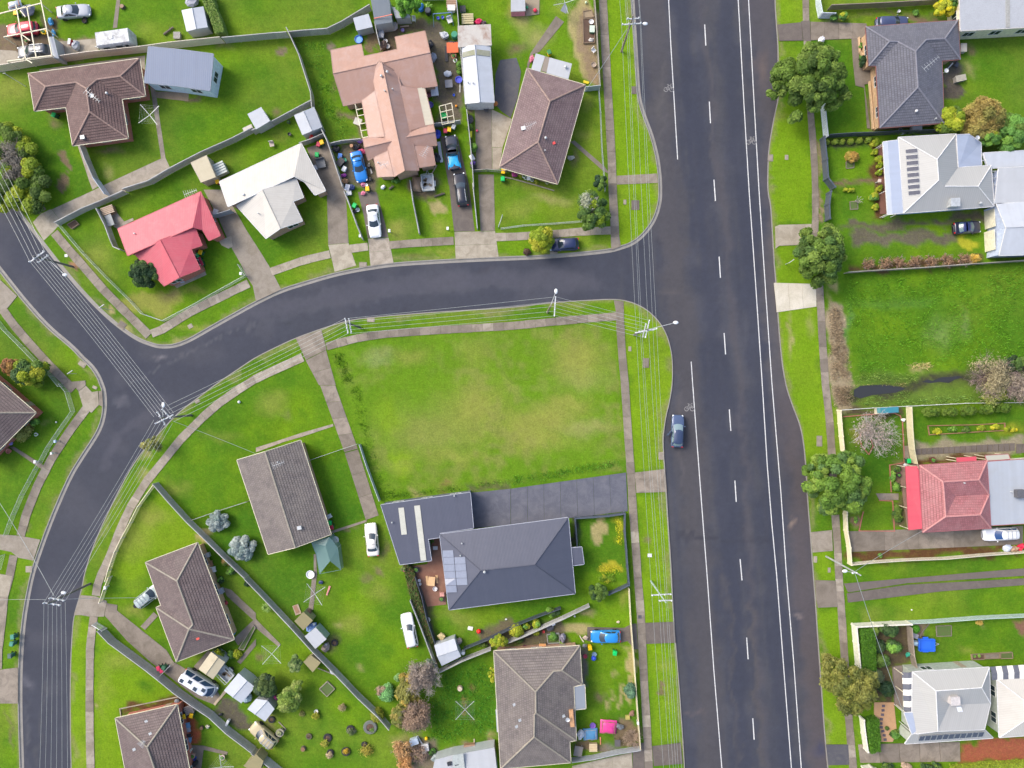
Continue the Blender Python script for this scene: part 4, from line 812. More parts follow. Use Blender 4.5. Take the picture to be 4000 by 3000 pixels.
RUST = m_ribbed((.50,.47,.42),(.28,.16,.11),.12,amt=.9); CREAMM = m_ribbed((.50,.44,.30),(.40,.34,.22),.15,amt=.5); REDM = m_ribbed((.52,.07,.10),(.5,.12,.13),.15,amt=.3); PALEW = m_ribbed((.39,.39,.375),(.37,.37,.35),.3,amt=.35); OLIVEM = m_ribbed((.30,.26,.13),(.22,.20,.10),.15,amt=.4)
PALEB = m_ribbed((.34,.39,.49),(.32,.35,.42),.1,amt=.4); YCREAM = m_ribbed((.62,.56,.42),(.56,.48,.33),.2,amt=.3); VWHITE = m_ribbed((.45,.465,.48),(.38,.38,.38),.1,amt=.3)
# --- brown tiled house, top left
TOPO = "0 1 12 11 10 9 8,1 2 12,2 3 11 12,3 4 13 10 11,4 5 13,5 6 9 10 13,6 7 8 9,7 0 8"
h1 = house('tiled_house','brown tiled T shaped brick house beside the blue grey shed at top left','house',[dict(t=(0,0),e="245,635 1205,505 1255,828 1052,855 1107,1193 628,1258 570,925 298,958",g="395,748 660,712 748,765 840,688 1040,660 775,965",f=TOPO,mat=T_BROWN,capmat=CAP_B,wall=BRICK_R,over=.55)])
antenna(h1,0,0,860,870,-40,2.4); roof_vent(h1,0,0,932,812,'cowl'); roof_vent(h1,0,0,720,1190,'box'); roof_vent(h1,0,0,820,845,'dish')
h2 = house('garage_building','blue grey metal roofed outbuilding with white walls beside the brown tiled house','outbuilding',[dict(t=(0,0),e="1283,403,3.6 1562,430,3.6 1843,467,3.6 1812,782,2.8 1525,740,2.8 1247,712,2.8",mat=BLUEG,wall=m_plain((.58,.68,.78),.5),over=.12,kind='metal',gutmat=m_plain((.25,.28,.35)),caps=False)],dens=5)
# --- salmon house
SW = BRICK_B; M = lambda **k: dict(dict(t=(1,0),mat=SALMON,kind='metal',wall=SW,over=.35,capmat=SALMON,gutmat=SALMON),**k)
h3 = house('metal_roofed_house','large salmon pink metal roofed house with long central ridge','house',[
    M(e="648,435,2.6 908,383,2.6 930,487,3.1 1222,427,3.15 1203,320,2.6 1458,268,2.5 1502,455,3.9 1565,740,2.6 1395,762,2.7 912,880,2.6 755,912,2.6 670,635,3.9",f="0 1 2 3 4 5 6 11,11 6 7 8 9 10",dens=4),
    M(e="1062,525,4.3 1215,620,3.3 1250,740,3.3 1330,1125,3.3 1405,1472,3.3 1285,1470,4.5 1195,1525,3.3 1110,1175,3.3 1030,780,3.3 1000,650,3.3",g="1090,548,4.4",f="10 0 1,10 1 2 3 4 5,10 5 6 7 8 9,10 9 0",win=False),
    M(e="1032,783,3.32 1112,1175,3.32 975,1190,2.6 915,870,2.65",win=False,caps=False),M(e="1248,742,3.32 1395,762,2.8 1463,1083,2.7 1332,1127,3.32",win=False,caps=False),
    M(e="1395,762,2.82 1455,752,2.6 1535,1072,2.5 1463,1083,2.72",mat=YCREAM,wall=None,posts=WHITE,caps=False),
    M(e="925,1195,2.6 1110,1180,3.05 1150,1300,3.05 968,1382,2.6 938,1275,3.5",g="1195,1215,3.75",f="4 5 1 0,3 2 5 4,2 1 5",caps=True),M(e="1330,1127,3.1 1530,1078,2.6 1545,1140,3.5 1562,1255,2.6 1365,1256,3.1",g="1283,1190,3.75",f="0 1 2 5,5 2 3 4,4 0 5"),
    M(e="1018,1362,2.7 1145,1302,3.2 1190,1520,3.2 1050,1527,2.6",caps=False),M(e="1368,1262,3.2 1520,1265,2.6 1548,1425,2.55 1405,1447,3.2",caps=False)])
for x,y in ((1085,662),(1137,628)): roof_vent(h3,1,0,x,y,'cowl')
for x,y in ((1115,790),(1182,775),(1058,1410)): roof_vent(h3,1,0,x,y)
antenna(h3,1,0,1125,1450,20,1.2); antenna(h3,1,0,1475,1340,60,1.6)
m = MB(h3[1]); pg = [(855,895),(915,883),(975,1180),(920,1190)]; q = [at(1,0,x,y,2.5) for x,y in pg]
for i in range(4): m.bar(q[i],q[(i+1) % 4],.09,.09)
for t in (.18,.36,.6,.8): m.bar(q[0].lerp(q[3],t),q[1].lerp(q[2],t),.09,.07)
for p in q: m.bar(p,(p.x,p.y,0),.09,.09)
m.build('pergola_frame',CREAM,h3[0])
h4 = house('long_shed','long pale metal shed with a rusty carport roof at its upper end','shed',[
    dict(t=(1,0),e="1780,410,2.5 1890,390,3.1 2020,400,2.5 2057,885,2.5 1935,880,3.1 1810,892,2.5",f="0 1 4 5,1 2 3 4",mat=WHITEM,wall=WEATHERB,over=.08,kind='metal',gutmat=GALV,win=False),
    dict(t=(1,0),e="1742,222,3.0 2028,208,3.0 2037,392,2.7 1745,408,2.7",mat=RUST,kind='metal',posts=GREYWOOD,gut=False,caps=False,part='carport_roof')],door=False)
panel_quad(h4,1,0,"1785,455 1893,428 1895,475 1785,498",'mossy_skylight',m_weather((.34,.34,.26),(.2,.22,.08),ob=0)); panel_quad(h4,1,0,"1908,428 2022,442 2022,490 1908,475",'mossy_skylight',m_weather((.34,.34,.26),(.2,.22,.08),ob=0))
for x,y in ((1833,718),(1875,722)): roof_vent(h4,1,0,x,y)
h5 = house('tiled_house','purple brown hip roofed house standing askew beside the highway footpath','house',[dict(t=(2,0),e="130,590 635,735 395,1590 -108,1445",g="328,875 225,1228",f="0 1 4,1 2 5 4,2 3 5,3 0 4 5",mat=T_PURP,capmat=CAP_P,wall=BRICK_B,over=.5),
    dict(t=(2,0),e="205,460,2.7 285,485,2.7 230,665,2.6 168,590,2.6",mat=VWHITE,kind='metal',posts=WHITE,gut=False,caps=False,part='verandah_roof',over=.1),dict(t=(2,0),e="325,497,2.7 518,550,2.7 487,685,2.6 298,630,2.6",mat=VWHITE,kind='metal',posts=WHITE,gut=False,caps=False,part='verandah_roof',over=.1),
    dict(t=(2,0),e="285,485,2.68 327,498,2.68 298,625,2.6 252,612,2.6",mat=m_clear((.3,.25,.2),.85),kind='metal',gut=False,caps=False,part='skylight_strip')])
roof_vent(h5,2,0,97,1112,'box',mat=WHITE); roof_vent(h5,2,0,290,1197,'cowl'); roof_vent(h5,2,0,284,1304); roof_vent(h5,2,0,362,1237,'patch',mat=m_plain((.75,.08,.07))); antenna(h5,2,0,160,1115,25,1.6); roof_vent(h5,2,0,462,585,'cowl')
h6 = house('tiled_house','slate grey tiled house with orange brick front behind the large street tree','house',[dict(t=(3,0),e="845,232 1642,175 1660,512 1503,525 1520,1062 965,1105 935,568 870,570",g="1050,358 1122,362 1275,445 1365,345 1528,335 1295,755",f=TOPO,mat=T_SLATE,capmat=CAP_S,wall=BRICK_O,over=.5,gutmat=m_plain((.25,.1,.09)))])
roof_vent(h6,3,0,1272,965,'cowl',mat=WHITE); roof_vent(h6,3,0,1515,630,'dish'); antenna(h6,3,0,1350,590,40,2.6); roof_vent(h6,3,0,1440,1030)
WP = WHITEM
h7 = house('metal_roofed_house','white pyramid roofed house with a column of solar panels and bullnose verandah','house',[
    dict(t=(3,0),e="1128,1187 1625,1158 1643,1447 1928,1430 1952,1782 1172,1840",g="1460,1378 1475,1555 1525,1610 1815,1610",f="0 1 6,1 2 8 7 6,2 3 9 8,3 4 9,4 5 7 8 9,5 0 6 7",ze=3.0,pitch=27,mat=PALEW,capmat=WHITE,kind='metal',wall=WBLUE,over=.4,gutmat=WHITE),
    dict(t=(3,0),e="995,1228,2.3 1035,1222,2.75 1128,1210,3.0 1168,1838,3.0 1075,1848,2.75 1035,1852,2.3",f="0 1 4 5,1 2 3 4",mat=PALEB,kind='metal',posts=WHITE,caps=False,part='verandah_roof'),
    dict(t=(3,0),e="1632,1165,3.2 1740,1160,3.1 1840,1235,2.6 1845,1428,2.6 1648,1443,3.1",mat=PALEB,kind='metal',wall=WBLUE,over=.2,caps=False,win=False,part='back_roof')])
for i in range(8):
    y = 1283+51.5*i; x = 1186+i*3.4; panel_quad(h7,3,0,f"{x},{y+10} {x+100},{y} {x+103},{y+38} {x+4},{y+47}")
roof_vent(h7,3,1,1590,100,'chimney','flue'); roof_vent(h7,3,1,1825,100,'cowl'); roof_vent(h7,3,0,1782,1205,'dish')
h7b = house('outbuilding','long translucent ribbed white roof above the double garage at the right edge','outbuilding',[dict(t=(3,0),e="1995,1455,3.2 2400,1430,3.2 2400,1745,2.9 1960,1755,2.9",mat=VWHITE,kind='metal',wall=WBLUE,over=.2,caps=False,gutmat=WHITE),dict(t=(3,0),e="1865,1322,2.9 2400,1290,2.9 2400,1425,2.7 1905,1453,2.7",mat=WHITEM,kind='metal',posts=WHITE,caps=False,part='lean_to_roof')])
m = MB(h7b[1])
for a,b in (((1850,1320),(1945,1650)),((1850,1325),(1905,1322)),((1852,1385),(1900,1400)),((1940,1480),(1995,1475)),((1945,1540),(1985,1535)),((1945,1600),(1975,1597)),((1870,1430),(1905,1450))): m.bar(at(3,0,*a,2.7),at(3,0,*b,2.7),.08,.08)
for p in ((1850,1320),(1945,1650)): q = at(3,0,*p,2.7); m.bar(q,(q.x,q.y,0),.08,.08)
m.build('pergola_frame',GALV,h7b[0])
h7c = house('garage','pale blue metal double garage with two cream doors at the right edge','garage',[dict(t=(3,1),e="1975,103,2.9 2400,75,2.9 2400,293,3.9 2400,535,2.9 2000,548,2.9 2060,308,3.9",f="0 1 2 5,5 2 3 4",mat=WHITEM,kind='metal',wall=m_plain((.45,.52,.66)),over=.15,gutmat=WHITE,win=False)],door=False)
CD = m_plain((.70,.66,.50),.5)
for a,b in (((1906,172),(1925,325)),((1922,350),(1940,520))):
    A,B_ = at(3,1,*a,0),at(3,1,*b,0); A += (B_-A)*.0; X0 = min(A.x,B_.x)
    mid = (A+B_)/2; iwx = at(3,1,1990,(a[1]+b[1])/2,2.9).x; m = MB(h7c[1]); m.bar(Vector((iwx+.0,A.y,1.05)),Vector((iwx+.15,B_.y,1.05)),.1,2.1); o = m.build('roller_door',CD,h7c[0])
# --- red roofed and white roofed gable houses
h8 = house('metal_roofed_house','faded red metal roofed brick house on the street corner','house',[
    dict(t=(0,1),e="1018,318,2.7 1732,-2,2.7 1903,375,2.6 1805,418,2.6 1750,325,2.85 1665,302,3.4 1103,548,3.4",mat=PINK,kind='metal',wall=BRICK_R,over=.25,gutmat=m_plain((.5,.1,.12)),caps=False),
    dict(t=(0,1),e="1168,540,2.55 1385,415,3.6 1682,305,2.9 1745,460,2.55 1648,492,2.9 1728,665,2.55 1550,735,3.5 1418,810,2.55",f="0 1 6 7,1 2 3 4 5 6",mat=PINK,kind='metal',wall=BRICK_R,over=.25)])
antenna(h8,0,1,1690,30,20,1.8); roof_vent(h8,0,1,1170,362)
h9 = house('metal_roofed_house','cream white metal roofed brick house between the red roof and muddy drive','house',[
    dict(t=(1,1),e="-315,-89,2.7 390,-419,2.7 600,-12,2.6 508,25,2.6 425,-85,2.9 330,-137,3.4 -242,125,3.4",mat=OFFW,kind='metal',wall=BRICK_B,over=.25,gutmat=WHITE,caps=False),
    dict(t=(1,1),e="-167,120,2.55 55,-18,3.6 345,-115,2.9 410,45,2.55 318,80,2.9 400,250,2.55 210,312,3.5 85,400,2.55",f="0 1 6 7,1 2 3 4 5 6",mat=OFFW,kind='metal',wall=BRICK_B,over=.25)])
roof_vent(h9,1,0,200,1550); roof_vent(h9,0,1,2112,28,'cowl'); roof_vent(h9,1,1,25,188)
m = MB(); a,b = at(0,1,1860,230,0),at(0,1,2030,180,0); t = thing('gate','pale metal gate between the red and the white roofed houses','gate',((a.x+b.x)/2,(a.y+b.y)/2,0))
m.off = Vector(((a.x+b.x)/2,(a.y+b.y)/2,0)); m.bar((a.x,a.y,.95),(b.x,b.y,.95),.05,1.7); m.build('panel',ZINC,t)
for q in (a,b): m = MB(t.location); m.cyl((q.x,q.y,0),(q.x,q.y,1.95),.05); m.build('post',GALV,t)
h10 = house('tiled_house','mauve grey tiled red brick house cut by the left edge','house',[dict(t=(0,2),e="-270,-250 310,248 -160,720 -700,250",g="-200,248",f="0 1 4,1 2 4,2 3 4,3 0 4",mat=T_MAUVE,capmat=CAP_G,wall=BRICK_R,over=.5)])
h11 = house('tiled_house','lichened grey gable roofed house left of the empty grass lot','house',[dict(t=(1,2),e="-164,658,2.6 80,585,4.3 385,487,2.6 648,1298,2.6 340,1412,4.3 105,1470,2.6",f="0 1 4 5,1 2 3 4",mat=T_GREY,capmat=CAP_G,wall=BRICK_B,over=.4)])
antenna(h11,1,2,225,680,20,1.6); roof_vent(h11,1,2,192,672); roof_vent(h11,1,2,378,1240,'box')
h12 = house('tiled_house','mauve tiled hip roofed house with the silver wagon under its eave','house',[dict(t=(0,3),e="1258,-117 1707,-287 2023,548 1525,740 1350,272 1392,255",g="1530,42 1668,418 1635,458",f="0 1 6,1 2 8 7 6,2 3 8,3 4 8,4 5 7 8,5 0 6 7",mat=T_MAUVE,capmat=CAP_G,wall=BRICK_O,over=.5)])
roof_vent(h12,0,3,1710,538,'patch',mat=m_plain((.75,.1,.07)))
h13 = house('tiled_house','grey mauve tiled house at the bottom left beside red paving','house',[dict(t=(0,3),e="997,1230 1530,1112 1720,2110 1190,2240",g="1272,1478 1420,1900",f="0 1 4,1 2 5 4,2 3 5,3 0 4 5",mat=T_MAUVE,capmat=CAP_G,wall=BRICK_R,over=.5)])
for x,y in ((1265,1255),(1300,1362),(1160,1497)): roof_vent(h13,0,3,x,y,'patch')
antenna(h13,0,3,1245,1430,50,.9,.5)
h14 = house('metal_roofed_house','charcoal metal roofed house with garage and solar panels below the empty lot','house',[
    dict(t=(2,2),e="-624,1300 485,1155 545,1811 -544,1951",g="-272,1612 195,1562",f="0 1 5 4,1 2 5,2 3 4 5,3 0 4",ze=2.7,pitch=22,mat=CHAR,kind='metal',wall=m_plain((.3,.31,.34)),over=.5,gutmat=m_plain((.4,.42,.48)),capmat=CHAR),
    dict(t=(1,2),e="1080,1045,2.9 1850,938,2.9 1878,1245,2.75 1590,1288,2.75 1582,1326,2.7 1485,1340,2.7 1515,1525,2.6 1245,1560,2.6",mat=CHAR,kind='metal',wall=m_plain((.12,.13,.17)),over=.1,gutmat=CHAR,caps=False,part='garage_roof'),
    dict(t=(2,2),e="505,1418,2.6 602,1410,2.6 622,1556,2.5 525,1568,2.5",mat=CHAR,kind='metal',posts=CHAR,caps=False,part='porch_roof')])
SKY_ = m_weather((.58,.58,.50),(.46,.46,.38),ob=0)
panel_quad(h14,1,2,"1230,1070 1278,1067 1305,1298 1258,1303",'skylight',SKY_); panel_quad(h14,1,2,"1367,1052 1417,1047 1473,1522 1424,1527",'skylight',SKY_)
for i in range(6):
    y = 1438+61*i; x = 1612+5.5*i
    panel_quad(h14,1,2,f"{x},{y} {x+92},{y-3} {x+97},{y+55} {x+4},{y+58}",mat=SOLAR_P)
    if 1 <= i <= 4: panel_quad(h14,1,2,f"{x+97},{y-3} {x+190},{y-6} {x+194},{y+52} {x+101},{y+55}",mat=SOLAR_P)
for x,y,k in ((1780,1373,'pipe'),(1768,1478,'pipe'),(1975,1620,'cowl'),(1178,1193,'pipe'),(1715,963,'pipe')): roof_vent(h14,1,2,x,y,k)
h15 = house('tiled_house','weathered grey tiled house at the bottom beside the pink tarpaulin yard','house',[dict(t=(2,3),e="-157,648 585,603 605,935 532,955 555,1420 497,1430 507,1612 -97,1665",g="205,1000 360,822 430,815 207,1180 195,1195 192,1390",f="0 1 10 9 8,1 2 10,2 3 9 10,3 4 11 8 9,4 5 12 11,5 6 13 12,6 7 13,7 0 8 11 12 13",mat=T_GREY,capmat=CAP_G,wall=BRICK_B,over=.45),
    dict(t=(2,3),e="540,960,2.5 628,942,2.5 637,1145,2.5 548,1155,2.5",mat=m_clear((.25,.28,.32),.9),kind='metal',posts=WHITE,caps=False,gut=True,part='porch_roof')])
for x,y in ((20,1110),(446,1208),(68,1245),(40,1300)): roof_vent(h15,2,3,x,y,'patch')
roof_vent(h15,2,3,478,1222,'dish')
m = MB(h15[1]); q = roof_z(2,3,515,1220); m.box(q+Vector((0,0,.25)),(.6,2.4,.35),.1); m.box(q+Vector((0,0,.45)),(.45,2.1,.05),.1); m.build('roof_cooler',m_plain((.5,.28,.14)),h15[0])
h16 = house('tiled_house','dusty red hip roofed house with bright red verandah on the east side','house',[
    dict(t=(3,2),e="1308,703,3.0 1893,662,3.0 1908,955,3.3 1925,1245,3.0 1338,1280,3.0",g="1512,845,4.6 1820,828,4.6 1832,1130,4.6 1535,1145,4.6 1620,970,3.5",f="0 1 6 5,1 2 6,2 3 7,3 4 8 7,4 0 5 8,5 6 2 9,5 9 8,8 9 2 7",mat=T_RED,capmat=CAP_R,wall=CREAM,over=.45,gutmat=m_plain((.38,.12,.13))),
    dict(t=(3,2),e="1187,712,2.4 1290,708,3.0 1308,765,3.0 1333,1180,3.0 1332,1252,3.0 1215,1262,2.4",mat=REDM,kind='metal',posts=CREAM,caps=False,part='verandah_roof',gut=False),
    dict(t=(3,2),e="1897,672,3.1 2400,640,3.1 2400,1195,2.9 1925,1222,2.9",mat=ZINC,kind='metal',wall=CREAM,over=.2,caps=False,gutmat=m_plain((.38,.12,.15)),part='back_roof'),
    dict(t=(3,2),e="1630,636,2.4 1800,626,2.4 1803,665,2.7 1632,676,2.7",mat=REDM,kind='metal',posts=CREAM,caps=False,gut=False,part='porch_roof'),dict(t=(3,2),e="1878,620,2.5 2075,608,2.5 2092,648,2.7 1895,662,2.7",mat=m_clear((.45,.45,.38),.8),kind='metal',posts=CREAM,caps=False,part='glazed_roof')])
roof_vent(h16,3,2,2095,930,'pipe'); roof_vent(h16,3,2,2160,943,'chimney','flue',m_plain((.1,.1,.11))); roof_vent(h16,3,2,1686,853)
h17 = house('metal_roofed_house','cream hip roofed house with black and white striped awnings at bottom right','house',[
    dict(t=(3,3),e="1250,830,3.1 1912,790,3.1 1922,1100,3.3 1870,1325,3.8 1468,1340,4.4 1245,1368,3.1",g="1450,992,4.8 1845,965,4.8 1568,1115,3.6",f="0 1 7 6,1 2 7,6 7 2 8,6 8 4,8 2 3 4,5 0 6 4",mat=PALEW,capmat=WHITE,kind='metal',wall=m_plain((.38,.42,.36)),over=.25,gutmat=WHITE),
    dict(t=(3,3),e="1245,1368,3.3 1468,1341,3.5 1870,1326,3.5 1945,1400,2.6 1185,1450,2.6",mat=PALEW,kind='metal',wall=m_plain((.38,.42,.36)),over=.3,caps=False,part='skillion_roof',win=False,gutmat=WHITE),
    dict(t=(3,3),e="1178,1183,3.0 1272,1180,3.15 1330,1300,3.3 1245,1368,3.3",mat=PALEB,kind='metal',posts=WHITE,caps=False,part='porch_roof')])
for i in range(11):
    x = 1330+51*i; y = 1382-3.4*i
    panel_quad(h17,3,3,f"{x-18},{y} {x+28},{y-3} {x+12},{y+38} {x-34},{y+41}")
panel_quad(h17,3,3,"1625,1128 1665,1126 1732,1318 1688,1322",'translucent_strip',m_plain((.72,.75,.8)))
roof_vent(h17,3,3,1590,1060,'chimney',mat=m_plain((.5,.47,.45)))
AW = [m_plain((.11,.115,.14)),m_plain((.78,.75,.66))]
def awning(c,r,A,B,C,D,n,zi,zo,root,off,first=0):
    # A-B outer edge, D-C inner edge, split into n stripes
    a,b = at(c,r,*A,zo),at(c,r,*B,zo); d,e = at(c,r,*D,zi),at(c,r,*C,zi)
    for i in range(n):
        t0,t1 = i/n,(i+1)/n; p = [a.lerp(b,t0),a.lerp(b,t1),d.lerp(e,t1),d.lerp(e,t0)]; mid = [(p[1]+p[2])/2+Vector((0,0,.18)),(p[0]+p[3])/2+Vector((0,0,.18))]
        m = MB(off); Z = Vector((0,0,.03)); q = [p[0],p[1],mid[0],p[2],p[3],mid[1]]
        m.add(q+[v-Z for v in q],[(0,1,2,5),(5,2,3,4),(6,11,8,7),(11,10,9,8),(0,6,7,1),(4,3,9,10),(0,5,11,6),(5,4,10,11),(1,7,8,2),(2,8,9,3)]); m.build('awning_stripe',AW[(i+first) % 2],root)
awning(3,3,(1158,832),(1175,1180),(1262,1178),(1250,828),7,3.05,2.5,h17[0],h17[1])
awning(3,3,(1918,785),(2260,765),(2270,880),(1935,900),7,3.05,2.6,h17[0],h17[1],0)
h18 = house('metal_roofed_house','white metal hip roofed rear wing at the bottom right edge','house',[dict(t=(3,3),e="1980,895 2420,868 2430,1365 2000,1395",g="2212,1075 2215,1250",f="0 1 4,1 2 5 4,2 3 5,3 0 4 5",ze=3,pitch=15,mat=OFFW,capmat=WHITE,kind='metal',wall=m_plain((.38,.42,.36)),over=.3,gutmat=WHITE)])
h19 = house('flat_roofed_building','large flat white roofed building at the top right corner','outbuilding',[dict(t=(3,0),e="1655,-60,3.2 2400,-110,3.2 2400,225,3.2 1665,265,3.2",mat=m_weather((.42,.44,.47),(.33,.34,.36),ob=0,amt=.4),kind='metal',wall=CREAM,over=.25,caps=False,gutmat=m_plain((.6,.55,.5)))])
panel_quad(h19,3,0,"2052,-10 2088,-12 2090,235 2055,238",'roof_gutter_bay',m_plain((.3,.3,.28)),lift=.05)
# verandah strip in front of orange brick wall, east houses
m = MB(); deck = thing('deck','narrow timber deck with cream posts left of the striped awning','deck',at(3,3,1120,970)); m.off = deck.location.copy(); m.prism(W2(P(3,3,"1070,780 1150,770 1165,1150 1090,1110")),-.02,.3); m.build('boards',m_weather((.26,.21,.18),(.18,.15,.13),ob=0),deck)
for x,y in ((1078,785),(1095,945),(1100,1105)): q = at(3,3,x,y); m = MB(deck.location); m.cyl((q.x,q.y,0),(q.x,q.y,2.6),.06); m.build('post',CREAM,deck)
m = MB(deck.location)
for a,b in (((1078,785),(1150,833)),((1095,945),(1160,995)),((1100,1105),(1165,1160))): p = at(3,3,*a,0); q = at(3,3,*b,2.5); m.bar((p.x,p.y,2.6),q,.07,.09)
m.build('beam',CREAM,deck)
# ---------------------------------------------------------------- sheds
def shed(label,c,r,e,mat,f=None,wall=None,zz=None,cat='shed',**k):
    return house('garden_shed',label,cat,[dict(dict(t=(c,r),e=e,mat=mat,kind='metal',wall=wall or ZINCW,over=.06,win=False,gut=False,th=.05,**({'f': f} if f else dict(caps=False))),**k)],door=False)
ZINCW = m_ribbed((.42,.45,.46),(.3,.32,.33),.15,amt=.5)
G6 = "0 1 4 5,1 2 3 4"
shed('white gabled garden shed beside the hedge above the cream fence',0,0,"1568,88,1.9 1660,70,2.25 1757,55,1.9 1795,235,1.9 1695,250,2.25 1612,272,1.9",WHITEM,G6)
shed('small zinc shed on the lawn beside a concrete pad',1,0,"-75,985,1.9 45,925,2.1 122,1045,2.1 0,1118,1.9",ZINC)
shed('zinc gabled shed with a white strip in the fence corner',1,0,"328,995,1.9 410,960,2.2 502,922,1.9 572,1098,1.9 485,1132,2.2 400,1167,1.9",ZINC,G6)
shed('pale skillion shed beside the blue paddling pool',1,0,"838,155,2.1 972,118,2.1 1008,232,1.8 868,265,1.8",WHITEM)
shed('white shed partly under the green tree at the top',1,0,"1172,58,2.0 1300,80,2.0 1338,150,1.8 1208,158,1.8",ZINC)
s5 = shed('dark translucent roofed carport beside the pale skillion shed',1,0,"985,-40,2.6 1145,-50,2.6 1178,192,2.5 1030,215,2.5",m_ribbed((.12,.15,.18),(.18,.2,.22),.12),wall=None,cat='carport',posts=GREYWOOD)
m = MB(s5[1]); m.bar(roof_z(1,0,1020,162)+Vector((0,0,.1)),roof_z(1,0,1178,128)+Vector((0,0,.1)),.1,.06); m.build('red_batten',m_plain((.6,.15,.1)),s5[0])
shed('cream mossy shed in the fence corner behind the white roofed house',0,0,"1645,1405,2.3 1785,1340,2.3 1865,1530,2.1 1735,1578,2.1",CREAMM,wall=m_plain((.42,.38,.3)))
shed('white gabled shed behind the charcoal roofed house',1,3,"1540,600,1.9 1715,540,1.9 1742,635,2.2 1772,695,1.9 1605,778,1.9 1565,695,2.2",WHITEM,"0 1 2 5,5 2 3 4")
shed('olive shed with a blue tarpaulin against it at the fence',1,3,"332,390,2.2 408,310,2.2 492,385,2.0 408,470,2.0",OLIVEM,wall=m_plain((.24,.24,.13)))
shed('white flat roofed shed with green walls at the fence',1,3,"420,522,2.2 515,445,2.2 610,545,2.1 512,630,2.1",VWHITE,wall=m_plain((.24,.33,.29)))
shed('olive hut with a small roof light on the lower side of the fence',1,3,"408,742,2.0 478,688,2.0 560,748,1.9 490,832,1.9",OLIVEM,wall=m_plain((.26,.23,.13)))
shed('cream shed with a grey ridge strip beside the camper van',0,3,"1715,805,2.2 1825,655,2.2 1883,702,2.45 1945,745,2.2 1840,893,2.2 1778,850,2.45",CREAMM,"0 1 2 5,5 2 3 4")
shed('white ribbed shed between the cage trailer and the tan wagon',0,3,"1935,990,2.2 2060,840,2.2 2135,905,2.45 2205,960,2.2 2085,1100,2.2 2010,1048,2.45",WHITEM,"0 1 2 5,5 2 3 4")
shed('white metal shed under the dark shrub near the tan wagon',1,3,"-75,1150,2.2 0,1062,2.2 100,1075,2.45 160,1150,2.2 78,1258,2.2 -10,1195,2.4",WHITEM,"0 1 2 5,5 2 3 4")
shed('olive shed at the bottom edge by the paling fence',1,3,"-110,1640,2.2 0,1540,2.2 65,1600,2.1 20,1720,2.1",OLIVEM,wall=m_plain((.26,.23,.13)))
s13 = shed('long white caravan annexe roof at the bottom beside the junk pile',1,3,"1545,1590,2.4 1695,1548,2.4 2060,1482,2.4 2095,1790,2.3 1500,1790,2.3",VWHITE,cat='annexe')
panel_quad(s13,1,3,"1695,1550 1790,1530 1810,1700 1705,1700",'grey_skylight',m_plain((.42,.45,.42)),lift=.03)
for x,y in ((1672,1615),(1735,1612)): roof_vent(s13,1,3,x,y,'box',mat=DARK)
shed('tall narrow blue garden shed in the brick edged front garden',3,2,"972,205,1.7 1128,196,1.7 1130,245,1.6 978,256,1.6",m_ribbed((.05,.24,.30),(.06,.2,.25),.15),wall=m_plain((.1,.3,.36)))
shed('grey metal store attached to the timber pergola at top left',0,0,"412,318,2.2 462,315,2.2 508,505,2.0 458,500,2.0",ZINC)
shed('lean weathered metal roof along the paling fence by the gate',1,3,"2070,1155,2.3 2092,1150,2.3 2100,1345,2.2 2082,1350,2.2",WHITEM,cat='lean-to',wall=GALV)
# pergola with open frame, top left
pg = thing('pergola','open cream timber pergola frame over the red and dark grey cars','pergola',at(0,0,250,280)); m = MB(pg.location)
for a,b in (((-20,122),(355,28)),((32,320),(402,248)),((60,530),(455,478)),((138,40),(220,505)),((232,55),(312,490)),((345,-40),(450,480)),((200,500),(280,545)),((175,90),(220,145)),((190,300),(260,350))):
    m = MB(pg.location); m.bar(at(0,0,*a,2.5),at(0,0,*b,2.5),.13,.12); m.build('beam',CREAM,pg)
for p in ((350,28),(402,248),(450,480),(36,320),(62,530),(210,505)): q = at(0,0,*p,2.45); m = MB(pg.location); m.bar(q,(q.x,q.y,0),.12,.12); m.build('post',CREAM,pg)
m = MB(); b = at(2,0,50,60,1.5); t = house('cubby_house','small pink and yellow cubby house with pale roof at the top','cubby house',[dict(t=(2,0),e="-10,-30,1.7 112,-40,1.7 116,95,1.4 -10,100,1.4",mat=VWHITE,kind='metal',wall=m_plain((.75,.25,.35)),over=.04,win=False,gut=False,caps=False)],door=True)
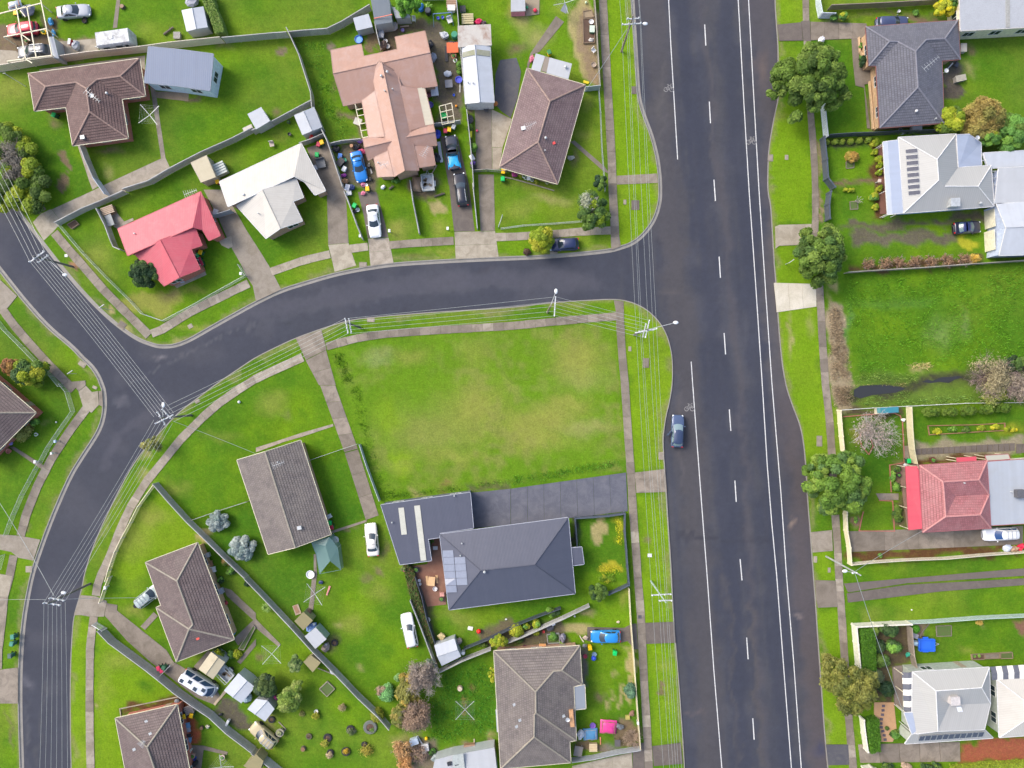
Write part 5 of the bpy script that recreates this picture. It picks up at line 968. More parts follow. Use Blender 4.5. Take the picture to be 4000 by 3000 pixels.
# ================================================================ fences and walls
FPM = {}
def panel_mesh(kind,h,mat):
    key = (kind,h,id(mat))
    if key in FPM: return FPM[key]
    m = MB(); L = 2.4
    if kind == 'paling':
        n = 22
        for i in range(n):
            x = (i+.5)*L/n; m.box((x,.018 if i % 2 else -.012,h/2+.02),(L/n*.94,.02,h-.04+.03*math.sin(i*2.3)))
        for z in (.3,h-.3): m.box((L/2,.05,z),(L,.05,.09))
        m.box((L/2,.0,h),(L,.11,.05))
    elif kind == 'steel':
        n = 16
        for i in range(n):
            x0,x1 = i*L/n,(i+1)*L/n; y0,y1 = (.02,.02) if i % 2 else (-.02,-.02)
            m.box(((x0+x1)/2,y0,h/2),(L/n,.022,h-.06))
        m.box((L/2,0,h),(L,.07,.06)); m.box((L/2,0,.05),(L,.06,.08))
    elif kind == 'chain':
        m.cyl((0,0,h),(L,0,h),.025,n=5); m.cyl((0,0,.06),(L,0,.06),.012,n=4)
        k = 9
        for i in range(-int(h/L*k)-1,k+1):
            for sgn in (1,-1):
                xa = i*L/k; pts = []
                a0,a1 = xa,xa+h
                za,zb = 0,h
                if a0 < 0: za = -a0; a0 = 0
                if a1 > L: zb = h-(a1-L); a1 = L
                if a1-a0 < .02 or zb <= za: continue
                if sgn < 0: a0,a1 = L-a0,L-a1
                m.bar((a0,0,za),(a1,0,zb),.012,.012)
    elif kind == 'picket':
        n = 12
        for i in range(n): m.box(((i+.5)*L/n,.02,h/2),(.09,.025,h-.04))
        for z in (.2,h-.15): m.box((L/2,-.02,z),(L,.04,.07))
        m.box((L/2,0,h),(L,.09,.04))
    elif kind == 'wall':
        m.box((L/2,0,h/2-.03),(L-.004,.12,h-.06)); m.box((L/2,0,h),(L-.004,.2,.07))
    elif kind == 'rail':
        for z in (h*.35,h): m.box((L/2,0,z),(L,.05,.07))
    elif kind == 'edge': m.box((L/2,0,h/2),(L-.01,.12,h))
    FPM[key] = m.mesh(kind+'_panel',mat); return FPM[key]
def fence(label,c,r,s,kind='paling',h=1.75,mat=None,post=None,cat='fence',name=None,sp=2.4,group=None):
    pts = [w(*p[:2]) for p in (P(c,r,s) if isinstance(s,str) else s)]; mat = mat or GREYWOOD; post = post or mat
    root = thing(name or 'fence',label,cat,pts[0],group=group); me = panel_mesh(kind,h,mat)
    pk = ('post',kind,h,id(post))
    if pk not in FPM:
        m = MB()
        if kind in ('wall','edge'): m.box((0,0,h/2+.04),(.24,.24,h+.1) if kind == 'wall' else (.14,.14,h-.02))
        else: m.cyl((0,0,-.05),(0,0,h+.04),.035 if kind == 'chain' else .055,n=6)
        FPM[pk] = m.mesh('post',post)
    nm = {'paling': 'paling_panel','steel': 'sheet_panel','chain': 'mesh_panel','picket': 'picket_panel','wall': 'wall_section','rail': 'rail_panel','edge': 'edging_board'}[kind]
    for a,b in zip(pts[:-1],pts[1:]):
        L = (b-a).length; n = max(1,round(L/sp)); rz = math.atan2((b-a).y,(b-a).x)
        for i in range(n):
            p = a.lerp(b,i/n)-pts[0]; mk(nm,me,root,p,(0,0,rz),(L/n/2.4,1,1)); mk('post',FPM[pk],root,p)
    mk('post',FPM[pk],root,pts[-1]-pts[0]); return root
CB_CREAM = m_plain((.62,.55,.45),.5,var=.08); CB_GREY = m_plain((.42,.47,.47),.5,var=.08); YEL = m_plain((.68,.62,.42),.6,var=.1); SLATE_P = m_plain((.07,.085,.11),.5)
fence('long cream steel fence above the brown tiled house',0,0,"-10,625 345,565 800,500 1265,452 1500,418 1940,372",'steel',1.8,CB_CREAM)
fence('grey paling fence continuing from the cream fence to the top centre',0,0,"1960,375 2212,352 2400,335 2505,328",post=GREYWOOD)
fence('grey paling fence rising across the top centre lawn',1,0,"305,325 480,310 640,298 760,240 1000,95")
fence('long grey paling fence down the west side of the salmon roofed house',1,0,"295,290 400,520 500,840 510,960 590,1150 640,1250 690,1400 770,1640")
fence('low end of the paling fence beside the white sedan',1,1,"775,10 830,150 880,290 932,418",h=1.1)
fence('grey paling fence between two back lawns, from white roofed shed to zinc shed',1,0,"505,905 300,1015 150,1095 0,1162",h=1.7)
fence('long grey paling fence along the broad drive of the brown tiled house',0,0,"2212,1140 2040,1230 1780,1345 1500,1490 1330,1590 1110,1659",h=1.7)
fence('grey paling fence behind the red roofed corner house',0,1,"1110,15 910,105 760,165 530,285",h=1.6)
fence('short paling fence running from the tiled house to the broad drive',0,0,"738,1258 790,1400 860,1560",h=1.7)
fence('blue grey steel gate panel at the broad drive',0,0,"862,1562 960,1700",'steel',1.8,m_plain((.45,.5,.58)),cat='gate',name='gate')
fence('short paling fence left of the red roofed corner house',0,1,"885,165 960,310 1000,420 1030,490 1085,515",h=1.6)
fence('low wire fence round the corner lot of the red roofed house',0,1,"530,290 730,525 940,745 1150,950 1245,1055 1425,1118 1700,975 1900,860 2135,730 2075,635",'chain',1.0,MESHWIRE)
fence('mesh fence of the far left yard, upper stretch',0,1,"0,1110 65,1195 200,1330 330,1465 465,1590 540,1680",'chain',1.1,MESHWIRE)
fence('mesh fence of the far left yard, lower stretch',0,2,"545,0 600,65 650,235 545,385 440,540 365,680 330,735 215,950 140,1120 110,1200 75,1298",'chain',1.1,MESHWIRE)
fence('short mesh fence piece at the left edge below the drive',0,2,"45,1470 10,1600",'chain',1.1,MESHWIRE)
fence('cream picket fence along the curved footpath',0,2,"1360,855 1220,1050 1150,1190 1080,1320 1020,1440 965,1600 940,1690",'picket',1.05,YEL,WHITE)
fence('end bay of the cream picket fence at the drive',0,3,"970,0 925,110 890,215",'picket',1.05,YEL,WHITE)
fence('long weathered paling fence from the picket corner past the silvery shrubs',0,2,"1372,850 1500,1000 1650,1165 1800,1310 1950,1460 2150,1650",h=1.75)
fence('long weathered paling fence between the two lower back yards',1,3,"-60,0 100,165 330,410 520,620 700,800 900,1010 1080,1180 1165,1280",h=1.75)
fence('thin rail fence from the paling fence to the grey gable house',0,2,"1665,1172 1900,1090 2150,1010",'rail',1.0,GREYWOOD)
fence('wire gate fence across the cracked concrete drive',1,2,"455,662 575,620 720,570 885,515",'chain',1.1,MESHWIRE)
fence('steel fence down the left side of the empty lot',1,1,"-1,-1",'steel',1.5,CB_GREY) if False else None
fence('grey steel fence along the lower left side of the empty grass lot',1,2,"905,520 960,690 1010,830 1075,1000",'steel',1.1,CB_GREY)
fence('dark slatted paling fence along the worn drive at lower left',0,3,"905,440 1000,540 1150,650 1300,760 1420,855 1560,970 1700,1070 1850,1170 2000,1310 2212,1470",h=1.85)
fence('paling fence continuing to the bottom edge at lower left',1,3,"0,1480 120,1570 270,1690",h=1.85)
fence('white picket end panel of the lower left paling fence',0,3,"842,398 925,450",'picket',1.3,WHITE)
fence('wire gate between the tiled house and the lower left paling fence',0,3,"1505,745 1400,850",'rail',1.2,GREYWOOD)
fence('paling fence left of the small white gabled shed',1,3,"1345,185 1430,400 1520,640 1575,800",h=1.6)
fence('dark fence on the right of the garden strip behind the deck',1,3,"1385,-10 1440,150 1480,330 1555,560",h=1.4,mat=SLATE_P,kind='steel')
fence('pale paling fence from the white gabled shed towards the front yards',1,3,"1590,800 1790,700 2030,605",h=1.6)
fence('pale paling fence across the middle front yards',2,3,"-100,570 80,500 260,420 440,340 660,235",h=1.6)
fence('dark steel fence parallel to the pale paling fence',2,3,"0,420 200,340 415,262",'steel',1.2,SLATE_P)
fence('dark steel fence below the lawn beside the white gabled shed',1,3,"1800,610 2000,530 2212,430",'steel',1.2,SLATE_P)
fence('dark slate fence with piers round the front lawn of the charcoal house',2,2,"560,1420 540,1150 690,1140 825,1130 965,1110 965,1270 978,1420 988,1570 1000,1700",'wall',1.1,SLATE_P,cat='wall',name='fence')
fence('dark slate fence stub at the round shrub',2,3,"1000,60 920,100 830,140",'wall',1.1,SLATE_P,cat='wall',name='fence')
fence('low cream front wall of the lower centre yard',2,3,"1003,95 1020,400 1045,700 1065,1000 1100,1470",'steel',1.1,YEL)
fence('grey steel fence at the bottom of the pink tarpaulin yard',2,3,"1095,1468 900,1500 700,1545 515,1570",'steel',1.3,m_plain((.36,.38,.40)))
fence('low wire fence in front of the purple tiled house',2,1,"-95,325 95,298 380,280 600,262",'chain',1.0,MESHWIRE)
fence('low wire fence beside the dark wagon drive',1,1,"2095,310 2130,210",'chain',1.0,MESHWIRE)
fence('green grey wire fence along the highway footpath beside the tiled house',2,0,"745,790 760,1000 772,1300 800,1659",'chain',1.1,MESHWIRE)
fence('pale timber fence along the highway footpath at the top',2,0,"700,-40 718,200 735,500 752,775",'paling',1.3,m_weather((.42,.38,.30),(.25,.22,.18),ob=.1))
fence('short steel fence joining the purple tiled house to the footpath fence',2,0,"630,790 752,778",'steel',1.6,CB_GREY)
fence('thin grey paling fence between the front lawn and the wagon drive',1,1,"1340,-80 1365,100 1395,250 1418,370",h=1.2)
fence('low paling fence between wagon drive and concrete drive',1,1,"1875,-60 1895,130 1915,325",h=1.0)
fence('paling fence between the junk yard and the long shed',1,0,"1735,20 1752,200 1775,500 1800,760 1815,940",h=1.6)
fence('paling fence between the black ute and the concrete drive',1,0,"1825,980 1850,1200 1875,1480 1885,1640",h=1.5)
fence('short paling fence beside the yellow and red bins behind the cream roof',1,0,"400,1265 500,1230 600,1185",h=1.5)
fence('paling fence with a purple cloth at the west side of the salmon house',1,0,"655,1265 760,1240 920,1225",h=1.3)
fence('paling fence and gate below the timber frame beside the salmon house',1,0,"1550,1100 1640,1090 1770,1072",h=1.5)
fence('low picket fence in front of the purple tiled house',1,0,"1875,1490 2000,1480 2160,1495",'picket',1.1,m_weather((.36,.34,.30),(.2,.2,.18)))
fence('thin fence down the middle of the salmon house back yard',1,0,"1040,230 1060,330 1085,430",h=1.4)
fence('timber edge fence at the very top behind the play yard',1,0,"1440,8 1620,2",'paling',1.2)
# east side
fence('white steel fence and post at the top right corner block',3,0,"405,-60 415,60 432,150",'steel',1.5,m_plain((.62,.70,.72)))
fence('short pale steel return fence at the top right corner block',3,0,"435,158 545,160",'steel',1.5,m_plain((.62,.66,.75)))
fence('old grey timber fence along the top right boundary',3,0,"510,90 800,78 1100,62 1430,42",h=1.5,mat=m_weather((.30,.25,.19),(.18,.15,.11)))
fence('white steel fence between the street tree and the round shrubs',3,0,"455,930 465,1050 480,1205",'steel',1.5,m_plain((.62,.68,.72)))
fence('slate blue front fence of the white pyramid house, upper stretch',3,0,"450,1212 470,1400 480,1560 540,1640",'wall',1.5,SLATE_P,cat='wall',name='fence')
fence('slate blue front fence of the white pyramid house, lower stretch',3,1,"505,20 490,120 495,250",'wall',1.5,SLATE_P,cat='wall',name='fence')
fence('dark steel fence behind the six round shrubs',3,0,"500,1192 700,1178 900,1172 1120,1160 1500,1148",'steel',1.5,SLATE_P)
fence('long grey timber fence above the right hand vacant paddock',3,1,"655,705 900,688 1300,665 1700,635 2300,595",h=1.4,mat=m_weather((.40,.37,.32),(.25,.23,.2)))
fence('cream concrete front wall of the bare tree garden',3,2,"597,228 605,340 615,450 630,600 650,770 665,980 650,1120 655,1260 680,1400 690,1545",'wall',1.1,YEL,cat='wall',name='garden_wall')
fence('thin grey fence between the creek bank and the brick edged garden',3,2,"600,225 900,205 1200,190 1700,165 2300,158",'rail',.9,m_plain((.5,.52,.5)))
fence('cream steel fence between the bare tree garden and the conifer garden',3,2,"1192,198 1200,380 1215,560 1240,680",'steel',1.5,YEL)
fence('pale cream steel fence below the long bark bed',3,2,"692,1545 900,1525 1160,1508 1500,1495 1800,1468 2300,1430",'steel',1.3,m_plain((.66,.62,.50)))
fence('cream front wall beside the clipped hedge, upper part',3,3,"722,415 735,560 755,760",'wall',1.5,m_plain((.66,.64,.54)),cat='wall',name='garden_wall')
fence('cream wall along the top of the shrubbery',3,3,"725,410 900,400 1060,392 1190,388",'wall',1.5,m_plain((.66,.64,.54)),cat='wall',name='garden_wall')
fence('cream front wall beside the clipped hedge, lower part',3,3,"790,1210 805,1350 825,1480",'wall',1.3,m_plain((.66,.64,.54)),cat='wall',name='garden_wall')
fence('pale green steel fence above the blue trailer lawn',3,3,"1200,385 1400,375 1600,360 1800,345 1940,338 2300,322",'steel',1.4,m_plain((.42,.52,.48)))
fence('weathered timber fence between shrubbery and trailer lawn',3,3,"1195,420 1205,560 1215,660 1240,770",h=1.5,mat=m_weather((.36,.30,.24),(.22,.19,.16)))
fence('white wall corner below the red gravel drive',3,3,"808,1640 870,1630 925,1659",'wall',1.3,m_plain((.66,.64,.54)),cat='wall',name='garden_wall')
BRK = m_plain((.38,.14,.10))
fence('red brick edging round the bare tree lawn',3,2,"650,282 900,262 1090,252 1140,275 1160,330 1168,500 1175,680 1050,700 1062,930",'edge',.12,BRK,cat='edging',name='garden_edging')
fence('red brick edging of the lower front lawn',3,2,"820,1105 785,1268 1090,1270 1075,1010 960,1005",'edge',.12,BRK,cat='edging',name='garden_edging')
fence('red teardrop edging under the bare tree',3,2,"870,608 810,540 792,470 800,420",'edge',.12,BRK,cat='edging',name='garden_edging')
fence('right half of the red teardrop edging under the bare tree',3,2,"870,608 905,540 880,440",'edge',.12,BRK,cat='edging',name='garden_edging')
fence('timber edging of the long thin vegetable bed',3,2,"1378,360 1770,352 2040,338 2045,400 1775,415 1390,438 1378,360",'edge',.18,m_plain((.28,.15,.08)),cat='edging',name='garden_edging')
fence('white stone edging under the purple tiled house beds',2,0,"-80,1530 0,1545 200,1600 360,1648",'edge',.2,CONC_L,cat='edging',name='garden_edging')
fence('timber edging of the bark bed above the lower left tiled house',0,3,"1550,1040 1300,1092 1040,1145 1048,1212",'edge',.15,CONC_L,cat='edging',name='garden_edging')
fence('concrete edging of the paved yard with tyres at lower left',1,3,"160,1460 258,1320 200,1260",'edge',.12,CONC,cat='edging',name='garden_edging')
fence('thin timber edging along the fence bed of the tyre garden',1,3,"540,795 700,860 800,960 965,1130 985,1110",'edge',.12,CONC,cat='edging',name='garden_edging')
fence('concrete retaining edge left of the purple tiled house lawn',1,1,"1765,-10 1765,-10",'edge',.1,CONC) if False else None
fence('cream planter wall before the slate grey tiled house',3,0,"778,335 785,450 860,575 905,630",'edge',.45,m_plain((.6,.42,.25)),cat='wall',name='garden_wall')
fence('cream planter wall along the orange brick front',3,0,"868,715 885,900 898,1118 935,1100",'edge',.45,m_plain((.6,.42,.25)),cat='wall',name='garden_wall')
fence('round curved timber edging by the wire fence shed',3,3,"1390,408 1330,480 1300,540",'edge',.15,CONC_D,cat='edging',name='garden_edging')
# raised beds
def raised(label,c,r,s,mat,soil,h=.3):
    p = W2(P(c,r,s)); cc = sum(p,Vector())/len(p); t = thing('garden_bed',label,'garden bed',cc); m = MB(cc)
    n = len(p)
    for i in range(n):
        mb = MB(cc); mb.bar(Vector((p[i].x,p[i].y,h/2)),Vector((p[(i+1) % n].x,p[(i+1) % n].y,h/2)),.09,h); mb.build('board',mat,t)
    mb = MB(cc); mb.prism([(q.x,q.y) for q in p],0,h*.7); mb.build('soil',soil,t); return t
GSOIL = m_weather((.09,.16,.03),(.12,.09,.05),ob=0,scale=2)
raised('square timber bed full of greens in the tyre garden',1,3,"552,970 620,905 685,968 617,1035",CONC,GSOIL); raised('brown timber planter inside the corner of the wire fence',0,1,"590,285 655,245 690,280 630,322",TIMBER,SOIL)
raised('long narrow planted bed beside the lower left paths',0,3,"2068,622 2195,420 2212,440 2110,635",CONC,GSOIL); raised('low rectangular bed on the trailer lawn',3,3,"1450,430 1580,425 1580,515 1455,520",CONC_D,GSOIL,.15); raised('small bed with two round bushes near the cream house',3,3,"1752,675 1858,670 1860,715 1755,718",TIMBER,SOIL)
raised('raised herb bed at the back of the cream house',3,3,"2000,660 2100,655 2105,705 2000,708",TIMBER,GSOIL); raised('timber stack bed behind the cream house',3,3,"1865,670 1990,662 1992,705 1868,710",TIMBER,CONC_D,.3)
raised('old tyre edged sand pit at the top beside the highway fence',2,0,"615,105 685,95 705,155 620,160",TIMBER,m_weather((.34,.26,.16),(.2,.15,.1),ob=0)); raised('long timber veggie bed with a green cover beside the highway fence',2,0,"612,172 710,165 712,375 618,380",TIMBER,SOIL)
raised('raised weedy bed in the lower centre front yard',2,3,"300,500 405,490 410,570 310,575",m_plain((.3,.3,.3)),GSOIL,.4); raised('small square shrub bed on the lawn of the white pyramid house',3,1,"705,85 770,82 775,148 710,152",CONC_D,GSOIL,.12); raised('small square bed below the orange ball shrub',3,0,"672,1400 740,1398 740,1450 675,1458",CONC_D,GSOIL,.12)
# ================================================================ trees and plants
def leaf_mesh(name,centers,radii,tints,n_leaf,size,up=.35,flat=1.0,stretch=1.0,jit=.16,spread=0.0):
    n = len(centers); wts = radii**2; wts = wts/wts.sum(); idx = RNG.choice(n,n_leaf,p=wts)
    d = RNG.normal(size=(n_leaf,3)); d /= np.linalg.norm(d,axis=1)[:,None]; d[:,2] = np.where(d[:,2] < -.35,-d[:,2],d[:,2])
    rr = radii[idx]*(1-RNG.random(n_leaf)**2*.35+spread*RNG.normal(size=n_leaf)); pos = centers[idx]+d*rr[:,None]*np.array([1,1,flat])
    nr = d+np.array([0,0,up])+RNG.normal(size=(n_leaf,3))*.45; nr /= np.linalg.norm(nr,axis=1)[:,None]
    t = np.cross(nr,RNG.normal(size=(n_leaf,3))); t /= np.linalg.norm(t,axis=1)[:,None]; b = np.cross(nr,t)
    s = size*(.6+.8*RNG.random(n_leaf))[:,None]; t = t*s*stretch; b = b*s*.6
    P0 = pos-t; P1 = pos-b*.9; P2_ = pos+t; P3 = pos+b*.9
    co_ = np.stack([P0,P1,P2_,P3],1).reshape(-1,3); f = np.arange(n_leaf*4).reshape(-1,4)
    c = tints[idx]*(1+RNG.normal(size=(n_leaf,1))*jit); c = np.clip(c,.003,1)
    return co_,f,np.repeat(c,4,0)
def ico(centers,radii,tints,k=.8,flat=1.0):
    base = []
    for ph in (.35,.9,1.45,2.0,2.6):
        for i in range(7): a = 2*math.pi*(i+ph)/7; base.append((math.sin(ph)*math.cos(a),math.sin(ph)*math.sin(a),math.cos(ph)))
    base = np.array(base); f = []
    for j in range(4):
        for i in range(7): f.append((j*7+i,(j+1)*7+i,(j+1)*7+(i+1) % 7,j*7+(i+1) % 7))
    f = np.array(f); cap = np.array([[0,1,2,3],[0,3,4,6],[4,5,6,6]])[:2]
    f = np.concatenate([f,cap]); C = []; F = []; T = []
    for i,(c,r_,t) in enumerate(zip(centers,radii,tints)):
        C.append(c+base*r_*k*np.array([1,1,flat])*(1+RNG.normal(size=(35,1))*.08)); F.append(f+35*i); T.append(np.tile(t,(35,1)))
    return np.concatenate(C),np.concatenate(F),np.concatenate(T)
def crown_obj(name,parent,centers,radii,tints,n_leaf,size,core=.8,mat=None,**k):
    tints = np.clip(np.asarray(tints)*1.3,0,.8)
    co_,f,c = leaf_mesh(name,centers,radii,tints,int(n_leaf*1.2),size,**k)
    if core:
        a,b,t = ico(centers,radii,tints,core,k.get('flat',1.0)); f = np.concatenate([f,b+len(co_)]); co_ = np.concatenate([co_,a]); c = np.concatenate([c,t])
    me = np_mesh(name,co_,f,mat or LEAF); set_tint(me,c.astype(np.float32)); return mk(name,me,parent)
def limbs(parent,h0,R,H_,n,mat,r0=.25,twigs=0,seed=0):
    m = MB(); rd = random.Random(seed); m.cyl((0,0,-.1),(0,0,h0),r0,r0*.75,8); m.build('trunk',mat,parent); m = MB()
    for i in range(n):
        a = 2*math.pi*(i+rd.random()*.7)/n; p = Vector((0,0,h0-.1)); k = 4; dr = Vector((math.cos(a),math.sin(a),0))
        for j in range(k):
            q = p+dr*R/k*rd.uniform(.8,1.1)+Vector((rd.uniform(-.15,.15)*R/3,rd.uniform(-.15,.15)*R/3,(H_-h0)/k*rd.uniform(.7,1.1)))
            m.cyl(p,q,r0*.5*(1-j/k)+.02,r0*.5*(1-(j+1)/k)+.015,5,False)
            for t in range(twigs):
                s = p.lerp(q,rd.random()); e = Vector((rd.uniform(-1,1),rd.uniform(-1,1),rd.uniform(.1,.9))).normalized()*R*rd.uniform(.18,.4)+dr*R*.12
                m.cyl(s,s+e,.022,.006,3,False)
                for _ in range(3):
                    s2 = s+e*rd.random(); e2 = Vector((rd.uniform(-1,1),rd.uniform(-1,1),rd.uniform(0,.8))).normalized()*R*rd.uniform(.08,.2); m.cyl(s2,s2+e2,.012,.005,3,False)
            p = q
    m.build('branches',mat,parent)
def tree(label,c,r,x,y,rx,H_,pal,n=26,leaves=9000,size=.2,ry=None,name='tree',cat='tree',trunk=1.8,clump=.3,seed=1,bark=BARK,flat=.8,dome=.6,group=None,core=.68,rot=0.0,spread=0.0,low=.0,lobes=None):
    """rx, ry: crown half-widths in tile pixels"""
    ry = ry or rx; zc = H_*.72; b = at(c,r,x,y,zc); X_,Y_ = rx*TP*(1-zc/H),ry*TP*(1-zc/H); t = thing(name,label,cat,(b.x,b.y,0),group=group); rg = np.random.default_rng(seed*77+3)
    R = min(X_,Y_); cen = []; rad = []; tin = []
    n = int(n*2.3) if lobes else n
    for i in range(n):
        a = 2.399963*i+rg.random()*.5; q = math.sqrt((i+.5)/n); cr = R*clump*(.75+.6*rg.random()); d = q*(1-clump*.85)
        if lobes:
            lx,ly,lr = lobes[i % len(lobes)]; cr = max(.55,lr*TP*.36)*(.8+.45*rg.random()); q = rg.random()**.5; q2 = max(0,lr*TP-cr)*q; X0,Y0 = (lx-x)*TP*.9+.15,(y-ly)*TP*.9; gx,gy = X0+math.cos(a)*q2,Y0+math.sin(a)*q2; q = min(1,math.hypot(gx/X_,gy/Y_))
        z = trunk+(H_-trunk)*(low+(1-low)*(1-dome*q*q))-cr*.9*flat; z -= rg.random()*.30*(H_-trunk)*(.5 if n < 20 else 1)
        x_,y_ = (gx,gy) if lobes else (math.cos(a)*d*X_,math.sin(a)*d*Y_); ca,sa = math.cos(rot),math.sin(rot)
        cen.append((x_*ca-y_*sa,x_*sa+y_*ca,z)); rad.append(cr); tin.append(pal[int(rg.random()*len(pal))])
        if q > .6: cen.append((cen[-1][0]*.96,cen[-1][1]*.96,z-cr*.9)); rad.append(cr*.9); tin.append(pal[int(rg.random()*len(pal))])
    crown_obj('crown',t,np.array(cen),np.array(rad),np.array(tin)*(.85+.3*rg.random((len(tin),1))),leaves,size,core,flat=flat,spread=spread)
    limbs(t,trunk,R*.6,H_*.8,5,bark,max(.06,R*.055),seed=seed); return t
def shrub(label,c,r,x,y,rx,H_,pal,ry=None,n=7,leaves=900,size=.1,name='shrub',cat='shrub',seed=1,core=.78,flat=.8,clump=.5,group=None,spread=0.0,rot=0.0):
    return tree(label,c,r,x,y,rx,H_,pal,n,leaves,size,ry,name,cat,H_*.25,clump,seed,BARK,flat,.5,group,core,rot,spread)
OLIVE = [(.085,.145,.022),(.11,.18,.028),(.06,.105,.02),(.135,.20,.035)]; MIDG = [(.07,.13,.03),(.10,.17,.03),(.05,.10,.03)]; YG = [(.26,.31,.02),(.19,.26,.02),(.33,.34,.03)]; DKG = [(.025,.055,.02),(.04,.075,.025),(.03,.065,.03)]
LG = [(.13,.27,.05),(.17,.32,.05),(.09,.20,.04)]; YEL_ = [(.55,.48,.02),(.45,.42,.03),(.35,.38,.03)]; BRN = [(.30,.20,.07),(.24,.17,.06),(.34,.26,.07)]; SILV = [(.26,.31,.29),(.20,.26,.24),(.33,.37,.34)]; RUSS = [(.25,.12,.05),(.3,.17,.05),(.18,.1,.04)]
tree('large clumpy olive green street tree before the slate tiled house',3,0,400,640,345,8.5,OLIVE,40,26000,.2,seed=3,clump=.24,trunk=2.5,bark=PALEBARK,lobes=[(420,430,130),(230,600,165),(430,560,150),(600,600,130),(450,740,150),(650,780,120),(300,760,150),(420,870,90),(290,965,55),(110,740,80),(100,610,70),(560,440,90)])
tree('round street tree beside the light concrete crossing',3,1,455,525,262,7,OLIVE+MIDG[:1],36,20000,.19,seed=5,clump=.25,trunk=2.2,lobes=[(560,360,125),(340,325,45),(330,480,125),(500,520,150),(620,560,100),(380,640,130),(560,700,115),(470,775,60),(640,420,80)])
tree('broad bright street tree over the cream garden wall',3,2,620,850,320,7.5,[(.13,.22,.03),(.09,.17,.025),(.17,.25,.04),(.08,.15,.04)],40,24000,.2,seed=7,clump=.24,trunk=2.3,lobes=[(520,670,130),(400,760,90),(700,720,150),(850,900,110),(450,880,130),(620,900,170),(760,1020,150),(560,1040,130),(360,900,60),(740,640,80)])
tree('thin brownish street tree above the striped awning house',3,3,730,970,250,6.5,[(.14,.155,.03),(.18,.18,.04),(.11,.13,.03),(.19,.20,.05)],34,15000,.17,245,seed=9,clump=.25,trunk=2.3,bark=PALEBARK,core=.55,spread=.12,lobes=[(600,800,110),(760,840,100),(600,940,130),(760,1000,150),(880,930,110),(700,1100,130),(860,1080,110),(780,1180,80),(540,960,70)])
tree('bushy tree with a bare grey patch at the junction corner',2,1,690,150,165,4.2,YG[1:2]+MIDG,22,9000,.16,185,seed=11,lobes=[(640,90,110),(760,110,100),(600,200,80),(740,220,110),(650,290,60),(800,200,60),(690,20,70)])
tree('small dark green bush above the bare patched tree',2,0,762,1580,75,2.6,MIDG+DKG,9,2600,.13,seed=12)
tree('yellow green round tree beside the parked dark hatchback',2,1,262,400,122,4.2,YG,18,7000,.14,seed=13,trunk=1.4)
tree('dense dark round shrub beside the red roofed corner house',0,1,1238,695,158,3.8,DKG+MIDG[:1],26,10000,.15,140,seed=15,clump=.26)
tree('small willowy street tree beside the curved street',0,2,1300,525,100,3.5,[(.22,.24,.07),(.28,.27,.08),(.17,.18,.06)],12,1600,.12,70,seed=16,core=0,spread=.35)
tree('yellow green tree with russet side at the left edge',0,1,215,1560,175,4.5,YG+MIDG,24,9000,.17,140,seed=17); tree('russet bush against the yellow green tree at the left edge',0,1,85,1510,90,3.4,RUSS,10,3000,.15,seed=18)
shrub('greenish yellow bush by the far left tiled house',0,2,150,425,90,2.2,[(.2,.22,.06),(.26,.26,.07)],78,9,2600,.11,seed=19,core=.6,spread=.12); shrub('small leafy bush by the red brick corner',0,2,285,335,38,1.2,LG,leaves=700,seed=20)
shrub('silvery white shrub beside the rail fence',0,2,1865,1195,112,2.2,SILV,100,22,5000,.12,seed=21,clump=.26,core=.6); shrub('larger silvery white shrub below the first one',0,2,2075,1430,138,2.6,SILV,115,26,7000,.12,seed=22,clump=.25,core=.6)
# big hedge ring, left
HRN = [(20,1110,80),(120,1150,85),(175,1230,80),(215,1310,85),(240,1400,80),(280,1480,85),(320,1560,90),(240,1620,85),(120,1640,90),(10,1600,90),(30,1480,60),(-20,1350,70),(340,1660,80),(130,1720,110),(0,1740,90),(260,1740,110)]
b = at(0,0,130,1400,2.5); t = thing('hedge','thick yellow green hedge ringing a bare twiggy clump at the left edge','hedge',(b.x,b.y,0)); cen = []; rad = []; tin = []
for x,y,rr in HRN:
    for k in range(4):
        q = at(0,0,x+random.uniform(-45,45),y+random.uniform(-45,45),2.4); cen.append((q.x-b.x,q.y-b.y,random.uniform(1.2,2.6))); rad.append(rr*TP*.62); tin.append(random.choice(YG[:2]+OLIVE))
crown_obj('foliage',t,np.array(cen),np.array(rad),np.array(tin),22000,.17,.8,flat=.8); m = MB()
for i in range(8): m.cyl((random.uniform(-3,3),random.uniform(-3,3),0),(random.uniform(-3,3),random.uniform(-3,3),2),.08,.03,5)
m.build('stems',BARK,t)
def bare(label,c,r,x,y,rx,H_,col,n=8,twigs=6,name='bare_tree',seed=1,r0=.14,h0=.8,fuzz=0,ftint=None,ry=None):
    b = at(c,r,x,y,H_*.5); t = thing(name,label,'tree' if H_ > 2.2 else 'shrub',(b.x,b.y,0)); R = rx*TP
    limbs(t,h0,R,H_,n,col,r0,twigs,seed)
    if fuzz:
        cen = np.array([(random.uniform(-.6,.6)*R,random.uniform(-.6,.6)*(ry or rx)*TP,random.uniform(.5,.9)*H_) for _ in range(14)])
        crown_obj('twigs',t,cen,np.full(14,R*.4),np.array([ftint]*14),fuzz,.09,0,stretch=1.8,spread=.3)
    return t
TWG = m_plain((.36,.32,.29)); TWB = m_plain((.26,.19,.17))
